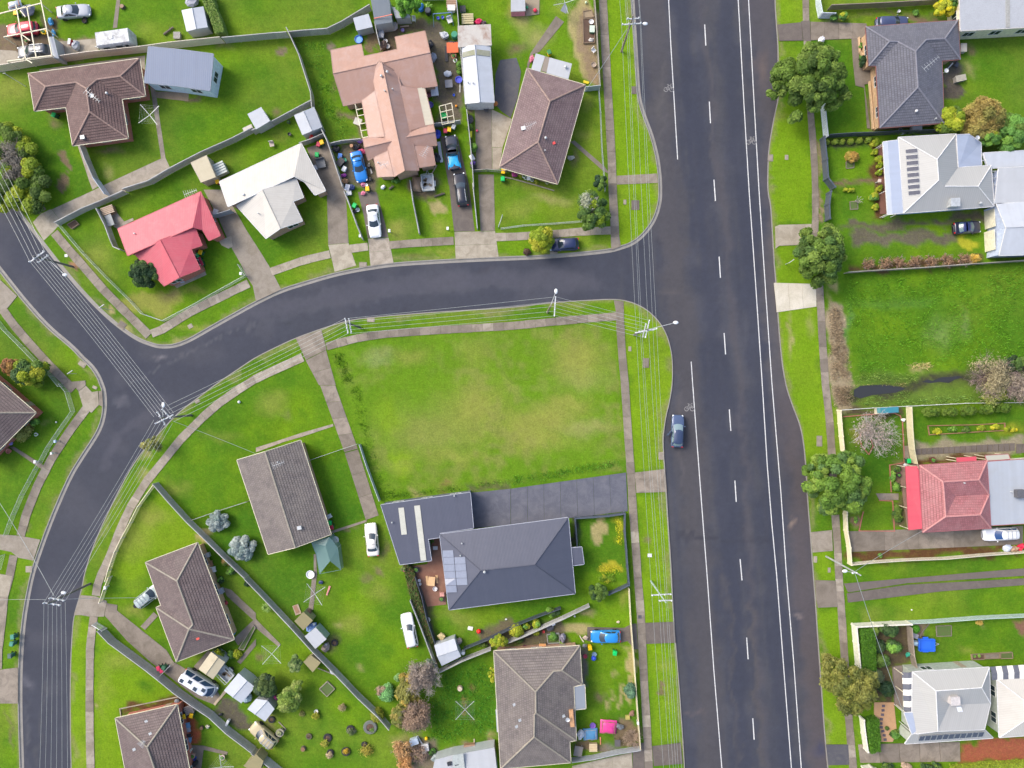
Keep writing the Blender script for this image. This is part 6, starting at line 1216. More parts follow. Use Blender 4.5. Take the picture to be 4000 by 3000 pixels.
bare('bare twiggy grey shrub inside the yellow green hedge',0,0,105,1360,130,2.4,TWB,12,7,seed=2,fuzz=2500,ftint=(.19,.17,.14)); bare('second bare twiggy shrub inside the hedge lower down',0,0,165,1490,105,2.2,TWB,12,7,seed=3,fuzz=2000,ftint=(.19,.17,.14))
bare('leafless pale branched tree in the brick edged front garden',3,2,900,430,185,4.2,m_plain((.42,.39,.36)),10,7,seed=4,r0=.12,fuzz=1300,ftint=(.30,.25,.22))
bare('grey bare twig patch on the corner tree by the junction',2,1,655,105,75,4.6,m_plain((.45,.43,.38)),10,5,seed=5,h0=1.5,fuzz=1100,ftint=(.32,.34,.24))
bare('bare brown brush tree above the conifer row on the creek bank',3,1,1900,1610,190,3.2,TWB,12,8,seed=6,fuzz=2600,ftint=(.28,.24,.14)); bare('bare grey brush at the right edge of the creek',3,2,2150,30,130,2.8,TWB,12,7,seed=7,fuzz=2000,ftint=(.27,.22,.17))
tree('pale yellow green willow clump among the creek brush',3,2,1960,80,110,2.6,[(.32,.34,.08),(.25,.28,.08)],9,1800,.12,seed=23,core=0,spread=.3)
tree('dark green scrub above the creek at the right edge',3,1,2130,1480,130,2.6,MIDG+DKG,12,4200,.14,70,seed=24)
# east gardens
tree('yellow flowering bush beside the flat white roof',3,0,1530,60,125,3.0,YEL_,14,4600,.14,80,seed=25,core=.7); tree('dark green tuft behind the yellow flowering bush',3,0,1590,20,60,3.2,LG+MIDG,8,1600,.14,seed=26)
tree('olive yellow tree at the lower corner of the slate tiled house',3,0,1630,1015,130,5.0,YG+OLIVE[:1],20,9000,.16,155,seed=27,trunk=1.5); tree('low olive bush beside the slate tiled house corner',3,0,1490,1110,50,2.6,YG,7,1500,.13,seed=28)
tree('big brown orange autumn tree behind the white pyramid house',3,0,1920,1000,205,5.5,[(.28,.21,.06),(.22,.17,.05),(.31,.26,.07),(.20,.19,.05)],34,16000,.14,190,seed=29,core=.7,spread=.06,clump=.27); tree('bright green tree at the right edge above the white roofs',3,0,2150,1120,150,5.0,LG+MIDG[1:2],22,10000,.17,180,seed=30); tree('light green foliage below the autumn tree',3,0,1930,1190,120,4.0,LG+YG[:1],14,5000,.16,70,seed=31)
for i,x in enumerate((518,585,648,722,798,875)):
    shrub('first second third fourth fifth sixth'.split()[i]+' clipped round shrub from the street along the dark fence',3,0,x,1225-i*4,29 if i else 22,.9,[(.15,.22,.03),(.2,.26,.03)],n=5,leaves=900,size=.06,seed=40+i,group='six clipped round shrubs in a row',clump=.7)
shrub('orange brown ball shrub on the front lawn of the white pyramid house',3,0,740,1350,70,1.5,[(.38,.24,.06),(.42,.28,.07),(.3,.24,.05)],55,9,2600,.09,seed=50)
for i,(x,y,l) in enumerate(((935,1225,'at the top corner'),(930,1310,'second from the top'),(968,1365,'below the second white post'),(975,1420,'midway down'),(972,1485,'above the third white post'),(972,1622,'near the porch step'))): shrub('yellow green garden bush by the white verandah, '+l,3,0,x,y,34 if i else 45,.9,YG,n=5,leaves=600,size=.08,seed=51+i)
shrub('leafy bush at the end of the white verandah garden bed',3,1,930,35,46,1.1,YG+LG,n=6,leaves=900,size=.09,seed=58); shrub('yellow bush next to the lowest white verandah post',3,1,935,125,35,.9,YEL_[2:]+YG,n=5,leaves=700,size=.08,seed=59)
shrub('low hedge strip along the path of the white pyramid house',3,0,700,1640,110,.7,YG+YEL_[2:],20,9,1500,.08,seed=60,name='hedge',cat='hedge'); bare('small bare grey sapling in the square bed',3,1,775,75,30,1.4,TWG,6,3,name='sapling',seed=8,r0=.03,h0=.4)
shrub('dark green clipped shrub against the orange brick wall',3,0,825,520,36,1.6,DKG+LG[2:],75,9,2600,.09,seed=61,name='hedge',cat='hedge'); shrub('narrow leafy strip in the planter by the orange brick wall',3,0,803,390,15,.8,LG,45,6,600,.08,seed=62)
shrub('yellow and green shrub at the top right front boundary',3,0,660,130,55,1.6,YEL_[2:]+BRN[:1]+LG,35,8,1500,.11,seed=63); shrub('green shrub beside the pale steel return fence',3,0,575,135,45,1.3,LG+MIDG,35,7,1200,.1,seed=64); shrub('small bright green weed clump on the top right boundary',3,0,1285,103,28,.7,LG,leaves=500,seed=65)
shrub('low green growth under the lower eave of the slate tiled house',3,0,1180,1135,240,.8,MIDG+DKG[:1],28,14,2400,.11,seed=66,name='ground_shrub')
for i,x in enumerate((860,1000,1130,1260,1400,1540,1680)): bare(f'leafless pink brown rose bush, number {"first second third fourth fifth sixth seventh".split()[i]} along the grey timber fence'.replace('number ',''),3,1,x,625-i*6,60,1.3,TWB,7,4,name='rose_bush',seed=20+i,r0=.04,h0=.3,fuzz=260,ftint=(.24,.15,.09))
shrub('orange yellow twiggy shrub at the end of the rose bed',3,1,1800,570,60,1.4,[(.6,.38,.06),(.5,.36,.08)],45,8,1200,.09,seed=67,core=0,spread=.25)
for i,(x,y,rx_,ry_) in enumerate(((1420,242,112,46),(1590,243,88,46),(1745,230,95,50),(1910,215,92,52),(2050,205,80,50))):
    shrub(f'{"first second third fourth fifth".split()[i]} dark conifer from the left in the row above the vegetable bed',3,2,x,y,rx_,2.2,[(.07,.13,.015),(.10,.16,.02)],ry_,14,4000,.09,seed=70+i,name='conifer',clump=.4)
for i,(x,y,rx_,pal) in enumerate(((1470,410,55,YEL_[1:]),(1600,385,45,LG),(1720,395,40,MIDG),(1850,380,50,YG),(1970,370,55,YEL_[1:]),(2110,390,85,YEL_+YG))): shrub(f'{"yellow big leaved clump|green herb clump|dark herb clump|yellow green clump|yellow flowering clump|loose yellow clump beyond the end".split("|")[i]} of the vegetable bed',3,2,x,y,rx_,.7,pal,30,6,700,.09,seed=80+i,core=.5,spread=.15)
shrub('bright green border plants before the red verandah',3,2,1085,800,26,.7,LG,80,9,1500,.09,seed=90); shrub('leafy bush by the red verandah post',3,2,1125,890,40,1.0,LG+MIDG,50,7,900,.09,seed=91); shrub('loose green garden bed growth below the verandah steps',3,2,1130,1130,45,.8,MIDG+OLIVE,110,12,2200,.1,seed=92,spread=.1); shrub('dark green bush in the upper verandah bed',3,2,1130,735,35,.8,MIDG,30,6,700,.09,seed=93)
shrub('tiny round green bush in the bark bed',3,2,975,1485,22,.5,LG,n=4,leaves=350,size=.06,seed=94); shrub('small shrub in the lower front bed of the red roofed house',3,2,765,1180,25,.7,LG,n=4,leaves=350,size=.08,seed=95)
def hedge(label,c,r,s,h,pal,leaves,seed,top=.1,name='hedge'):
    p = W2(P(c,r,s)); xs = [q.x for q in p]; ys = [q.y for q in p]; cc = sum(p,Vector())/len(p); rg = np.random.default_rng(seed); t = thing(name,label,'hedge',cc)
    m = MB(cc); m.prism([(cc.x+(q.x-cc.x)*.93,cc.y+(q.y-cc.y)*.97) for q in p],0,h-.1); o = m.build('stems',m_plain(tuple(c_*.8 for c_ in pal[0]),.8),t)
    pts = []
    pl = [(q.x,q.y) for q in p]
    while len(pts) < leaves:
        x,y = rg.uniform(min(xs),max(xs)),rg.uniform(min(ys),max(ys))
        if pip(x,y,pl): pts.append((x-cc.x,y-cc.y,h-.05+rg.normal()*.05))
        if rg.random() < .5:
            i = rg.integers(len(p)); q = p[i].lerp(p[(i+1) % len(p)],rg.random()); pts.append((q.x-cc.x,q.y-cc.y,rg.uniform(0,h)))
    cen = np.array(pts[:leaves]); co_,f,c_ = leaf_mesh('h',cen,np.full(leaves,.1),np.array([pal[i] for i in rg.integers(len(pal),size=leaves)]),leaves*2,.1,.5)
    me = np_mesh('foliage',co_,f,LEAF); set_tint(me,c_.astype(np.float32)); mk('foliage',me,t); return t
HG = [(.07,.19,.015),(.09,.22,.015),(.06,.15,.012)]
hedge('clipped green hedge inside the cream front wall, upper part',3,3,"765,430 880,435 888,700 885,840 780,800 770,600",1.5,HG,3500,1); hedge('clipped green hedge inside the cream front wall, lower part',3,3,"825,1215 915,1200 930,1470 850,1490 830,1350",1.4,HG,2600,2)
hedge('pale green hedge along the fence of the top lawn',0,0,"1760,-20 1860,-20 1900,120 1950,230 1975,320 1900,330 1860,200",1.7,[(.22,.33,.07),(.18,.30,.05),(.28,.38,.10)],4200,3)
hedge('long green and red garden strip left of the timber deck',1,3,"1260,-180 1370,-60 1400,100 1470,330 1540,540 1520,560 1430,420 1350,180",1.0,[(.09,.14,.03),(.06,.10,.02),(.16,.10,.05)],3600,4)
for i,(x,y,rx_,ry_,H_,pal,l) in enumerate(((925,480,55,50,1.8,OLIVE,'olive leafed shrub at the corner of the shrubbery'),(1060,480,105,60,2.4,DKG+MIDG,'dark spreading shrub at the top of the shrubbery'),(1110,620,80,60,1.8,LG+MIDG,'bright green shrub in the middle of the shrubbery'),(970,620,60,60,1.5,DKG,'dark low shrub beside the pale stump'),(1000,740,95,60,1.6,OLIVE+MIDG,'olive brown shrub below the pale stump'),(1040,990,60,75,2.0,DKG,'dark round topiary ball beside the verandah deck'),(940,880,80,80,2.2,[(.13,.16,.09),(.10,.13,.06)],'grey green shrub behind the thin street tree'),(950,1410,35,55,.9,OLIVE,'small olive bush below the gravel garden'),(1105,1375,45,40,.8,LG+MIDG,'small green bush at the porch corner'),(1033,1318,16,16,.4,MIDG,'tiny round bush in the orange gravel'),(1285,465,42,38,1.1,[(.06,.2,.015)],'bright round green ball shrub beside the timber fence'))):
    shrub(l,3,3,x,y,rx_,H_,pal,ry_,10,2400,.11,seed=100+i,spread=.05)
shrub('hedge mass at the bottom edge beside the white wall corner',3,3,1040,1660,100,1.3,DKG+MIDG,30,9,1700,.11,seed=120,name='hedge',cat='hedge'); shrub('dark hedge at the bottom edge',3,3,1430,1660,160,1.4,DKG+MIDG,35,12,2400,.11,seed=121,name='hedge',cat='hedge'); shrub('pale pink shrub in the bottom edge garden',3,3,1210,1655,60,1.0,[(.4,.3,.22)],35,7,1000,.1,seed=122); hedge('bright lime hedge at the bottom right edge',3,3,"1570,1625 1920,1595 2300,1580 2300,1700 1570,1700",1.2,[(.30,.38,.03),(.24,.33,.03)],3500,5)
for i,(x,y) in enumerate(((1788,695),(1828,693))): shrub(('left' if i == 0 else 'right')+' one of two tiny round bushes in the small bed',3,3,x,y,15,.55,LG,n=4,leaves=260,size=.05,seed=123+i)
shrub('orange grass tussock on the trailer lawn',3,3,1835,405,40,.4,[(.45,.33,.08)],25,5,500,.08,seed=126,core=0,spread=.3,name='grass_tussock')
# centre and lower gardens
tree('small grey green tree at the white gabled shed',1,3,1500,750,55,2.8,[(.22,.27,.2),(.15,.2,.13)],8,1600,.12,40,seed=130,core=.4,spread=.2)
bare('leafless purple brown tree at the corner of the long fence',1,3,1455,860,135,4.2,TWG,13,9,seed=31,r0=.13,fuzz=5500,ftint=(.22,.18,.15)); bare('leafless reddish tree lower in the overgrown corner',1,3,1385,1180,120,4.0,TWB,13,9,seed=32,r0=.12,fuzz=5500,ftint=(.24,.17,.12))
tree('mustard and brown autumn tree in the overgrown corner',1,3,1300,1010,110,4.0,[(.30,.25,.05),(.36,.27,.06),(.20,.20,.05)],20,6500,.12,175,seed=131,core=.5,spread=.12); tree('olive brown thicket tree beside the fence end',1,3,1240,1220,90,3.4,[(.20,.20,.05),(.27,.23,.06),(.15,.17,.04)],16,4200,.12,110,seed=132,core=.5,spread=.12)
shrub('light blue green shrub on the edge of the overgrown corner',1,3,1125,1030,75,1.8,[(.16,.34,.12),(.2,.4,.14)],80,10,2600,.11,seed=133,rot=.6); shrub('small pale green shrub above the blue green one',1,3,1220,885,35,1.4,[(.2,.34,.12)],45,6,900,.1,seed=134); bare('low twiggy bush beside the blue green shrub',1,3,1085,985,42,1.3,TWB,8,4,name='bare_shrub',seed=33,r0=.04,h0=.3,fuzz=700,ftint=(.34,.24,.17))
bare('straggly orange twig bush at the bottom of the overgrown corner',1,3,1265,1480,80,1.6,TWB,8,5,name='bare_shrub',seed=34,r0=.04,h0=.3,fuzz=1200,ftint=(.42,.26,.12)); bare('second orange twig bush at the bottom fence',1,3,1290,1600,70,1.4,TWB,8,5,name='bare_shrub',seed=35,r0=.04,h0=.3,fuzz=1000,ftint=(.45,.25,.1))
tree('dark leafy tree above the white shed at lower left',1,3,70,965,115,3.6,[(.06,.10,.03),(.10,.14,.04),(.05,.08,.04)],20,6500,.14,105,seed=135); tree('light green feathery tree beside the dark leafy tree',1,3,275,1080,110,3.4,[(.20,.28,.05),(.14,.22,.04),(.25,.31,.08)],22,6000,.13,130,seed=136,core=.6,spread=.08,rot=-.5); tree('upper branch of feathery bush near the lawn hoist',1,3,350,950,60,2.6,[(.20,.28,.05),(.26,.31,.08)],9,1800,.12,60,seed=137,core=.5,spread=.1)
tree('rounded green bush left of the olive hut',1,3,335,765,62,2.8,[(.16,.23,.07),(.11,.17,.05),(.22,.28,.1)],14,4000,.12,85,seed=138); shrub('dark purple flowered bush by the white shed',1,3,175,1050,25,1.6,[(.22,.03,.14),(.06,.1,.03)],n=5,leaves=600,size=.07,seed=139)
shrub('round yellow green bush against the fence end',1,3,1045,1225,68,1.5,[(.26,.27,.03),(.2,.23,.03),(.33,.31,.05)],65,12,2600,.1,seed=140)
for i,(x,y,rx_,pal,H_,l) in enumerate(((740,1140,36,[(.33,.27,.14)],1.0,'dry twiggy bush with a dark hole in the tyre garden'),(512,1215,36,[(.40,.36,.04),(.26,.28,.03)],.9,'yellow bush beside the white bird bath'),(815,1350,38,[(.16,.18,.1),(.10,.14,.05)],.9,'spiky grey green bush in the tyre garden'),(590,1450,38,[(.32,.33,.05),(.4,.3,.07)],.8,'yellow bush beside the first black tyre'),(628,1550,38,[(.42,.33,.2)],.8,'pale straw coloured bush in the tyre garden'),(775,1520,30,[(.42,.28,.03),(.25,.2,.05)],.7,'orange and green bush in a black tyre'),(945,1520,68,[(.36,.30,.05),(.26,.27,.04)],1.1,'wide yellow brown bush behind a black tyre'),(395,1195,26,[(.2,.2,.06)],.4,'low sprawling plant on the lawn'),(1000,1330,30,[(.16,.26,.06)],.4,'weedy growth inside the stone ring'))):
    shrub(l,1,3,x,y,rx_,H_,pal,None,6,700,.08,seed=150+i,core=.4,spread=.2)
for i,(x,y,rx_,H_,pal,l) in enumerate(((1900,40,34,1.0,DKG+LG[:1],'dark leafy pot bush beside the tiled house step'),(1870,680,62,2.2,MIDG+YG[:1],'green bush between the tiled house and the cream shed'),(2045,685,42,.9,YG,'yellow green bush beside the narrow bed'),(2130,70,28,.7,DKG,'low shrub by the paling fence at the bird bath'),(1990,690,40,.8,LG,'grassy clump by the narrow bed'))): shrub(l,0,3,x,y,rx_,H_,pal,leaves=1000,size=.09,seed=160+i)
for i,(x,y,rx_,H_,pal,l) in enumerate(((1985,1620,45,.9,LG+MIDG,'leafy garden clump beside the paling fence'),(1945,1540,45,.7,BRN[:1]+OLIVE,'brown and green clump under the paling fence'),(1555 ,1660,0,0,LG,''),)):
    if rx_: shrub(l,0,2,x,y,rx_,H_,pal,leaves=800,size=.09,seed=166+i)
# spiky plants
def spiky(label,c,r,x,y,R,h,col,n=40,name='palm_plant',seed=0,trunk=.5):
    b = at(c,r,x,y,h*.5); t = thing(name,label,'plant',(b.x,b.y,0)); m = MB(); rd = random.Random(seed); m.cyl((0,0,0),(0,0,trunk),.08,.06); m.build('trunk',BARK,t); m = MB(); R *= TP
    for i in range(n):
        a = rd.uniform(0,6.28); e = rd.uniform(.1,1.3); d = Vector((math.cos(a)*math.cos(e*.8),math.sin(a)*math.cos(e*.8),math.sin(e*.8))); s = Vector((-math.sin(a),math.cos(a),0))*.05; p = Vector((0,0,trunk)); q = p+d*R*.6; e2 = p+Vector((d.x*R*1.05,d.y*R*1.05,d.z*R*.5))
        m.add([p-s*.5,q-s,e2,q+s,p+s*.5],[(0,1,2,3,4)])
    m.build('fronds',m_plain(col,.5),t)
spiky('spiky green palm like plant beside the weathered paling fence',1,3,95,268,52,.9,(.2,.32,.06),50,seed=1); spiky('bright green yucca in a round pot at the top',1,0,1492,45,36,1.2,(.18,.36,.04),40,'yucca',2); spiky('spiky yellow green tuft on the rose bed corner',3,2,300,100,1,.1,(.2,.3,.05),2,'tuft',3) if False else None
tree('bright green conifer at the top between shed and swing',1,0,1300,20,135,5.0,[(.11,.26,.03),(.15,.32,.04),(.08,.18,.03)],22,9000,.15,75,seed=170)
shrub('round green bush beside the concrete drive',1,0,1880,1263,36,1.2,LG,n=8,leaves=1500,size=.08,seed=171); shrub('green climbing bush by the junk yard fence',1,0,1755,570,34,1.4,LG+MIDG,75,8,1500,.1,seed=172); shrub('leafy bush between the fence and the concrete drive',1,0,1848,1100,28,1.1,MIDG+LG,40,6,800,.09,seed=173)
shrub('rambling shrub under the front gable of the salmon house',1,0,1205,1560,60,.7,LG,22,7,900,.1,seed=174); shrub('green plants by the salmon house side window',1,0,1445,1510,40,.7,LG,20,6,600,.09,seed=175)
shrub('dark sea green bush against the low cream front wall',2,3,1030,1010,52,1.8,[(.09,.17,.10),(.12,.22,.13)],75,12,3400,.1,seed=176); tree('round dark green shrub at the slate fence stub',2,3,745,140,88,2.4,MIDG+DKG[:1]+OLIVE[:1],16,5200,.12,88,seed=177); shrub('loose yellow weed patch in the charcoal house front yard',2,3,830,25,120,.5,[(.36,.36,.03),(.15,.26,.02)],40,10,1400,.08,seed=178,core=0,spread=.3)
for i,(x,y,rx_,ry_,H_,pal,l) in enumerate(((45,480,75,65,1.8,YG,'yellow green bush where the fences meet in the centre yard'),(120,440,40,30,1.2,YG+LG,'small yellow green bush next to the centre fences'),(215,420,40,45,1.2,YG+LG,'leafy bush beside the pale paling fence'),(210,490,42,30,.9,YG,'low yellow green plant in the cluttered bed'),(350,320,90,45,1.1,MIDG+LG,'straggling green shrub between the two fences'),(360,530,50,40,.9,LG,'weeds in the raised cluttered bed'),(60,550,60,40,.7,MIDG,'low dark growth in the cluttered front bed'))): shrub(l,2,3,x,y,rx_,H_,pal,ry_,8,1500,.1,seed=180+i)
tree('yellow green bush against the side wall of the weathered tiled house',1,3,2045,840,42,2.2,YG,10,2200,.12,90,seed=190); tree('bright yellow green bush beside the white gabled shed fence',1,3,2090,560,90,2.4,YG,14,4200,.12,65,seed=191); shrub('olive weeds beside the pale fence',1,3,1960,600,50,.8,OLIVE+YG[:1],25,6,800,.09,seed=192)
for i,(x,y,pal,l) in enumerate(((1520,1530,DKG+LG,'weedy bush beside the junk pile'),(1340,1610,MIDG,'green weeds at the thin fence by the bottom edge'),(1380,1560,YG,'small yellowish weeds by the junk pile'))): shrub(l,1,3,x,y,36,.8,pal,n=6,leaves=700,size=.09,seed=195+i)
bare('brown brush heap between fence and junk pile',1,3,1410,1530,75,1.0,TWB,14,6,name='brush_heap',seed=36,r0=.03,h0=.2,fuzz=700,ftint=(.25,.18,.13)); bare('heap of cut branches in the corner of the pink tarpaulin yard',2,3,1035,1395,75,.9,m_plain((.36,.27,.19)),18,6,name='brush_heap',seed=37,r0=.05,h0=.15)
shrub('dark reddish low round bush at the kerb near the yellow green tree',2,1,130,512,46,.8,[(.08,.05,.04),(.12,.08,.05)],32,8,1600,.08,seed=198)
for i,(x,y,rx_) in enumerate(((75,1522,22),(212,1565,26))): shrub(('left' if i == 0 else 'right')+' small green bush in the white pebble bed of the purple tiled house',2,0,x,y,rx_,.5,YG,n=4,leaves=400,size=.07,seed=200+i)
shrub('pink flowering shrub beside the charcoal garage corner',1,2,1280,1600,34,1.4,[(.5,.1,.22),(.12,.16,.05)],36,6,800,.08,seed=202); shrub('clipped green bush beside the charcoal garage deck',1,2,1525,1360,20,.8,LG,12,4,400,.07,seed=203)
# long grass in rough places: one mass of blades
def rough():
    regs = [((1,1),"640,1390 760,1380 860,1659 740,1659",3500,(.075,.17,.01),.3),((1,2),"770,0 900,0 1130,860 1300,960 1090,1010 980,700",9000,(.08,.18,.01),.33),((1,2),"1090,940 1500,900 2212,800 2212,870 1800,920 1090,1010",9000,(.10,.22,.02),.32),((2,2),"0,780 930,640 985,715 500,800 0,880",9000,(.09,.23,.02),.3),
            ((3,1),"660,720 2300,620 2300,1500 1800,1520 1000,1560 740,1600 690,1200 640,960",26000,(.09,.22,.015),.28),((3,1),"740,1560 1300,1560 1300,1659 740,1659",2500,(.16,.24,.05),.4),((3,2),"800,140 2200,50 2200,150 740,200",6000,(.14,.24,.05),.4),((3,2),"730,-5 1190,-15 1200,30 1000,15 760,20",1500,(.25,.22,.09),.35),((3,2),"740,105 950,90 1150,60 1250,40 1250,110 760,150",2500,(.12,.2,.04),.4),((1,3),"1480,850 2050,700 2080,1350 1500,1480",9000,(.06,.2,.02),.28),
            ((1,0),"340,340 640,330 620,520 740,900 860,1190 700,1240 500,900",7000,(.09,.22,.02),.2),((3,1),"510,960 640,970 740,1659 530,1659",9000,(.25,.195,.13),.35),((3,2),"535,0 770,0 720,210 565,210",4500,(.25,.195,.13),.4),((3,1),"1180,1480 1400,1460 1440,1530 1200,1540",1300,(.5,.4,.2),.5),((2,2),"880,1160 950,1150 955,1400 900,1380",1200,(.5,.47,.03),.25),((2,3),"720,-90 960,-120 960,-10 740,-10",1400,(.46,.43,.03),.25)]
    C = []; T = []
    for (c,r),s,n,col,h in regs:
        p = W2(P(c,r,s)); xs = [q.x for q in p]; ys = [q.y for q in p]; X_ = RNG.uniform(min(xs),max(xs),n*2); Y_ = RNG.uniform(min(ys),max(ys),n*2); k = inside(X_,Y_,[(q.x,q.y) for q in p]); X_,Y_ = X_[k][:n],Y_[k][:n]; n = len(X_)
        cl = vnoise(X_,Y_,1.1,77)*.6+vnoise(X_,Y_,.4,78)*.4; k = cl+RNG.normal(size=n)*.22 > .48; ed = segdist(X_,Y_,[(q.x,q.y) for q in p],True); k &= ed > RNG.random(n)*1.3; X_,Y_,cl = X_[k],Y_[k],cl[k]; n = len(X_)
        a = RNG.random(n)*6.28; hh = h*(.4+.9*RNG.random(n))*(.5+cl); lx,ly = RNG.normal(size=n)*.14,RNG.normal(size=n)*.14; wx_,wy_ = np.cos(a)*.035,np.sin(a)*.035
        C.append(np.stack([np.stack([X_-wx_,Y_-wy_,np.zeros(n)],1),np.stack([X_+wx_,Y_+wy_,np.zeros(n)],1),np.stack([X_+lx,Y_+ly,hh],1)],1).reshape(-1,3))
        T.append(np.repeat(np.clip(np.array(col)*1.5*(1+RNG.normal(size=(n,1))*.3)*(.75+.5*cl[:,None]),.01,1),3,0))
    C = np.concatenate(C); T = np.concatenate(T); me = np_mesh('long_grass',C,np.arange(len(C)).reshape(-1,3),LEAF); set_tint(me,T.astype(np.float32))
    tag(mk('long_grass',me),'rank long grass in the vacant lots and along fences','grass',kind='stuff')
rough()
# creek
m = MB(); m.prism(W2(P(3,2,"742,50 800,15 1000,5 1150,25 1190,40 1100,75 900,95 800,125 740,110")),-.02,.03); m.prism(W2(P(3,1,"1330,1640 1380,1620 1420,1632 1500,1600 1560,1598 1640,1590 1690,1600 1610,1622 1560,1650 1480,1640 1400,1652")),-.02,.03)
wm,nt,b_ = nmat('creek_water'); b_.inputs['Base Color'].default_value = (.035,.036,.038,1); b_.inputs['Roughness'].default_value = .18; bump(nt,b_,noise(nt,3,vec=gpos(nt),detail=5),.03,.5)
tag(m.build('creek',wm),'dark slate coloured creek pools at the edge of the paddock','creek',kind='structure')
# ================================================================ vehicles
def paint(col): return m_plain(col,.28,.15,.04,1.0,.6)
LAMP = m_plain((.75,.78,.8),.15); TAIL = m_plain((.5,.02,.02),.25)
KIND = {'sedan': dict(H=1.43,cb=(.13,.72),rf=(.27,.52),dk=((0,.62),(.012,.85),(.05,.97),(.16,.99),(.3,.95),(.7,.95),(.84,.86),(.94,.76),(.985,.62),(1,.5))),
 'hatch': dict(H=1.47,cb=(.03,.74),rf=(.12,.52),dk=((0,.6),(.01,.85),(.04,.95),(.3,.95),(.72,.96),(.85,.86),(.94,.76),(.985,.62),(1,.5))),
 'wagon': dict(H=1.46,cb=(.02,.71),rf=(.07,.51),dk=((0,.6),(.01,.85),(.04,.95),(.3,.95),(.7,.95),(.84,.86),(.94,.76),(.985,.62),(1,.5))),
 'suv': dict(H=1.72,cb=(.02,.73),rf=(.07,.54),dk=((0,.7),(.01,.95),(.04,1.08),(.3,1.08),(.72,1.1),(.86,1.02),(.95,.92),(.99,.75),(1,.6))),
 'ute': dict(H=1.72,cb=(.36,.74),rf=(.41,.58),dk=((0,.7),(.01,1.0),(.36,1.02),(.72,1.08),(.86,1.0),(.95,.9),(.99,.75),(1,.6))),
 'van': dict(H=2.3,cb=(.01,.95),rf=(.02,.80),dk=((0,.7),(.01,1.05),(.5,1.08),(.93,1.08),(.97,.95),(1,.7)))}
WH = {}
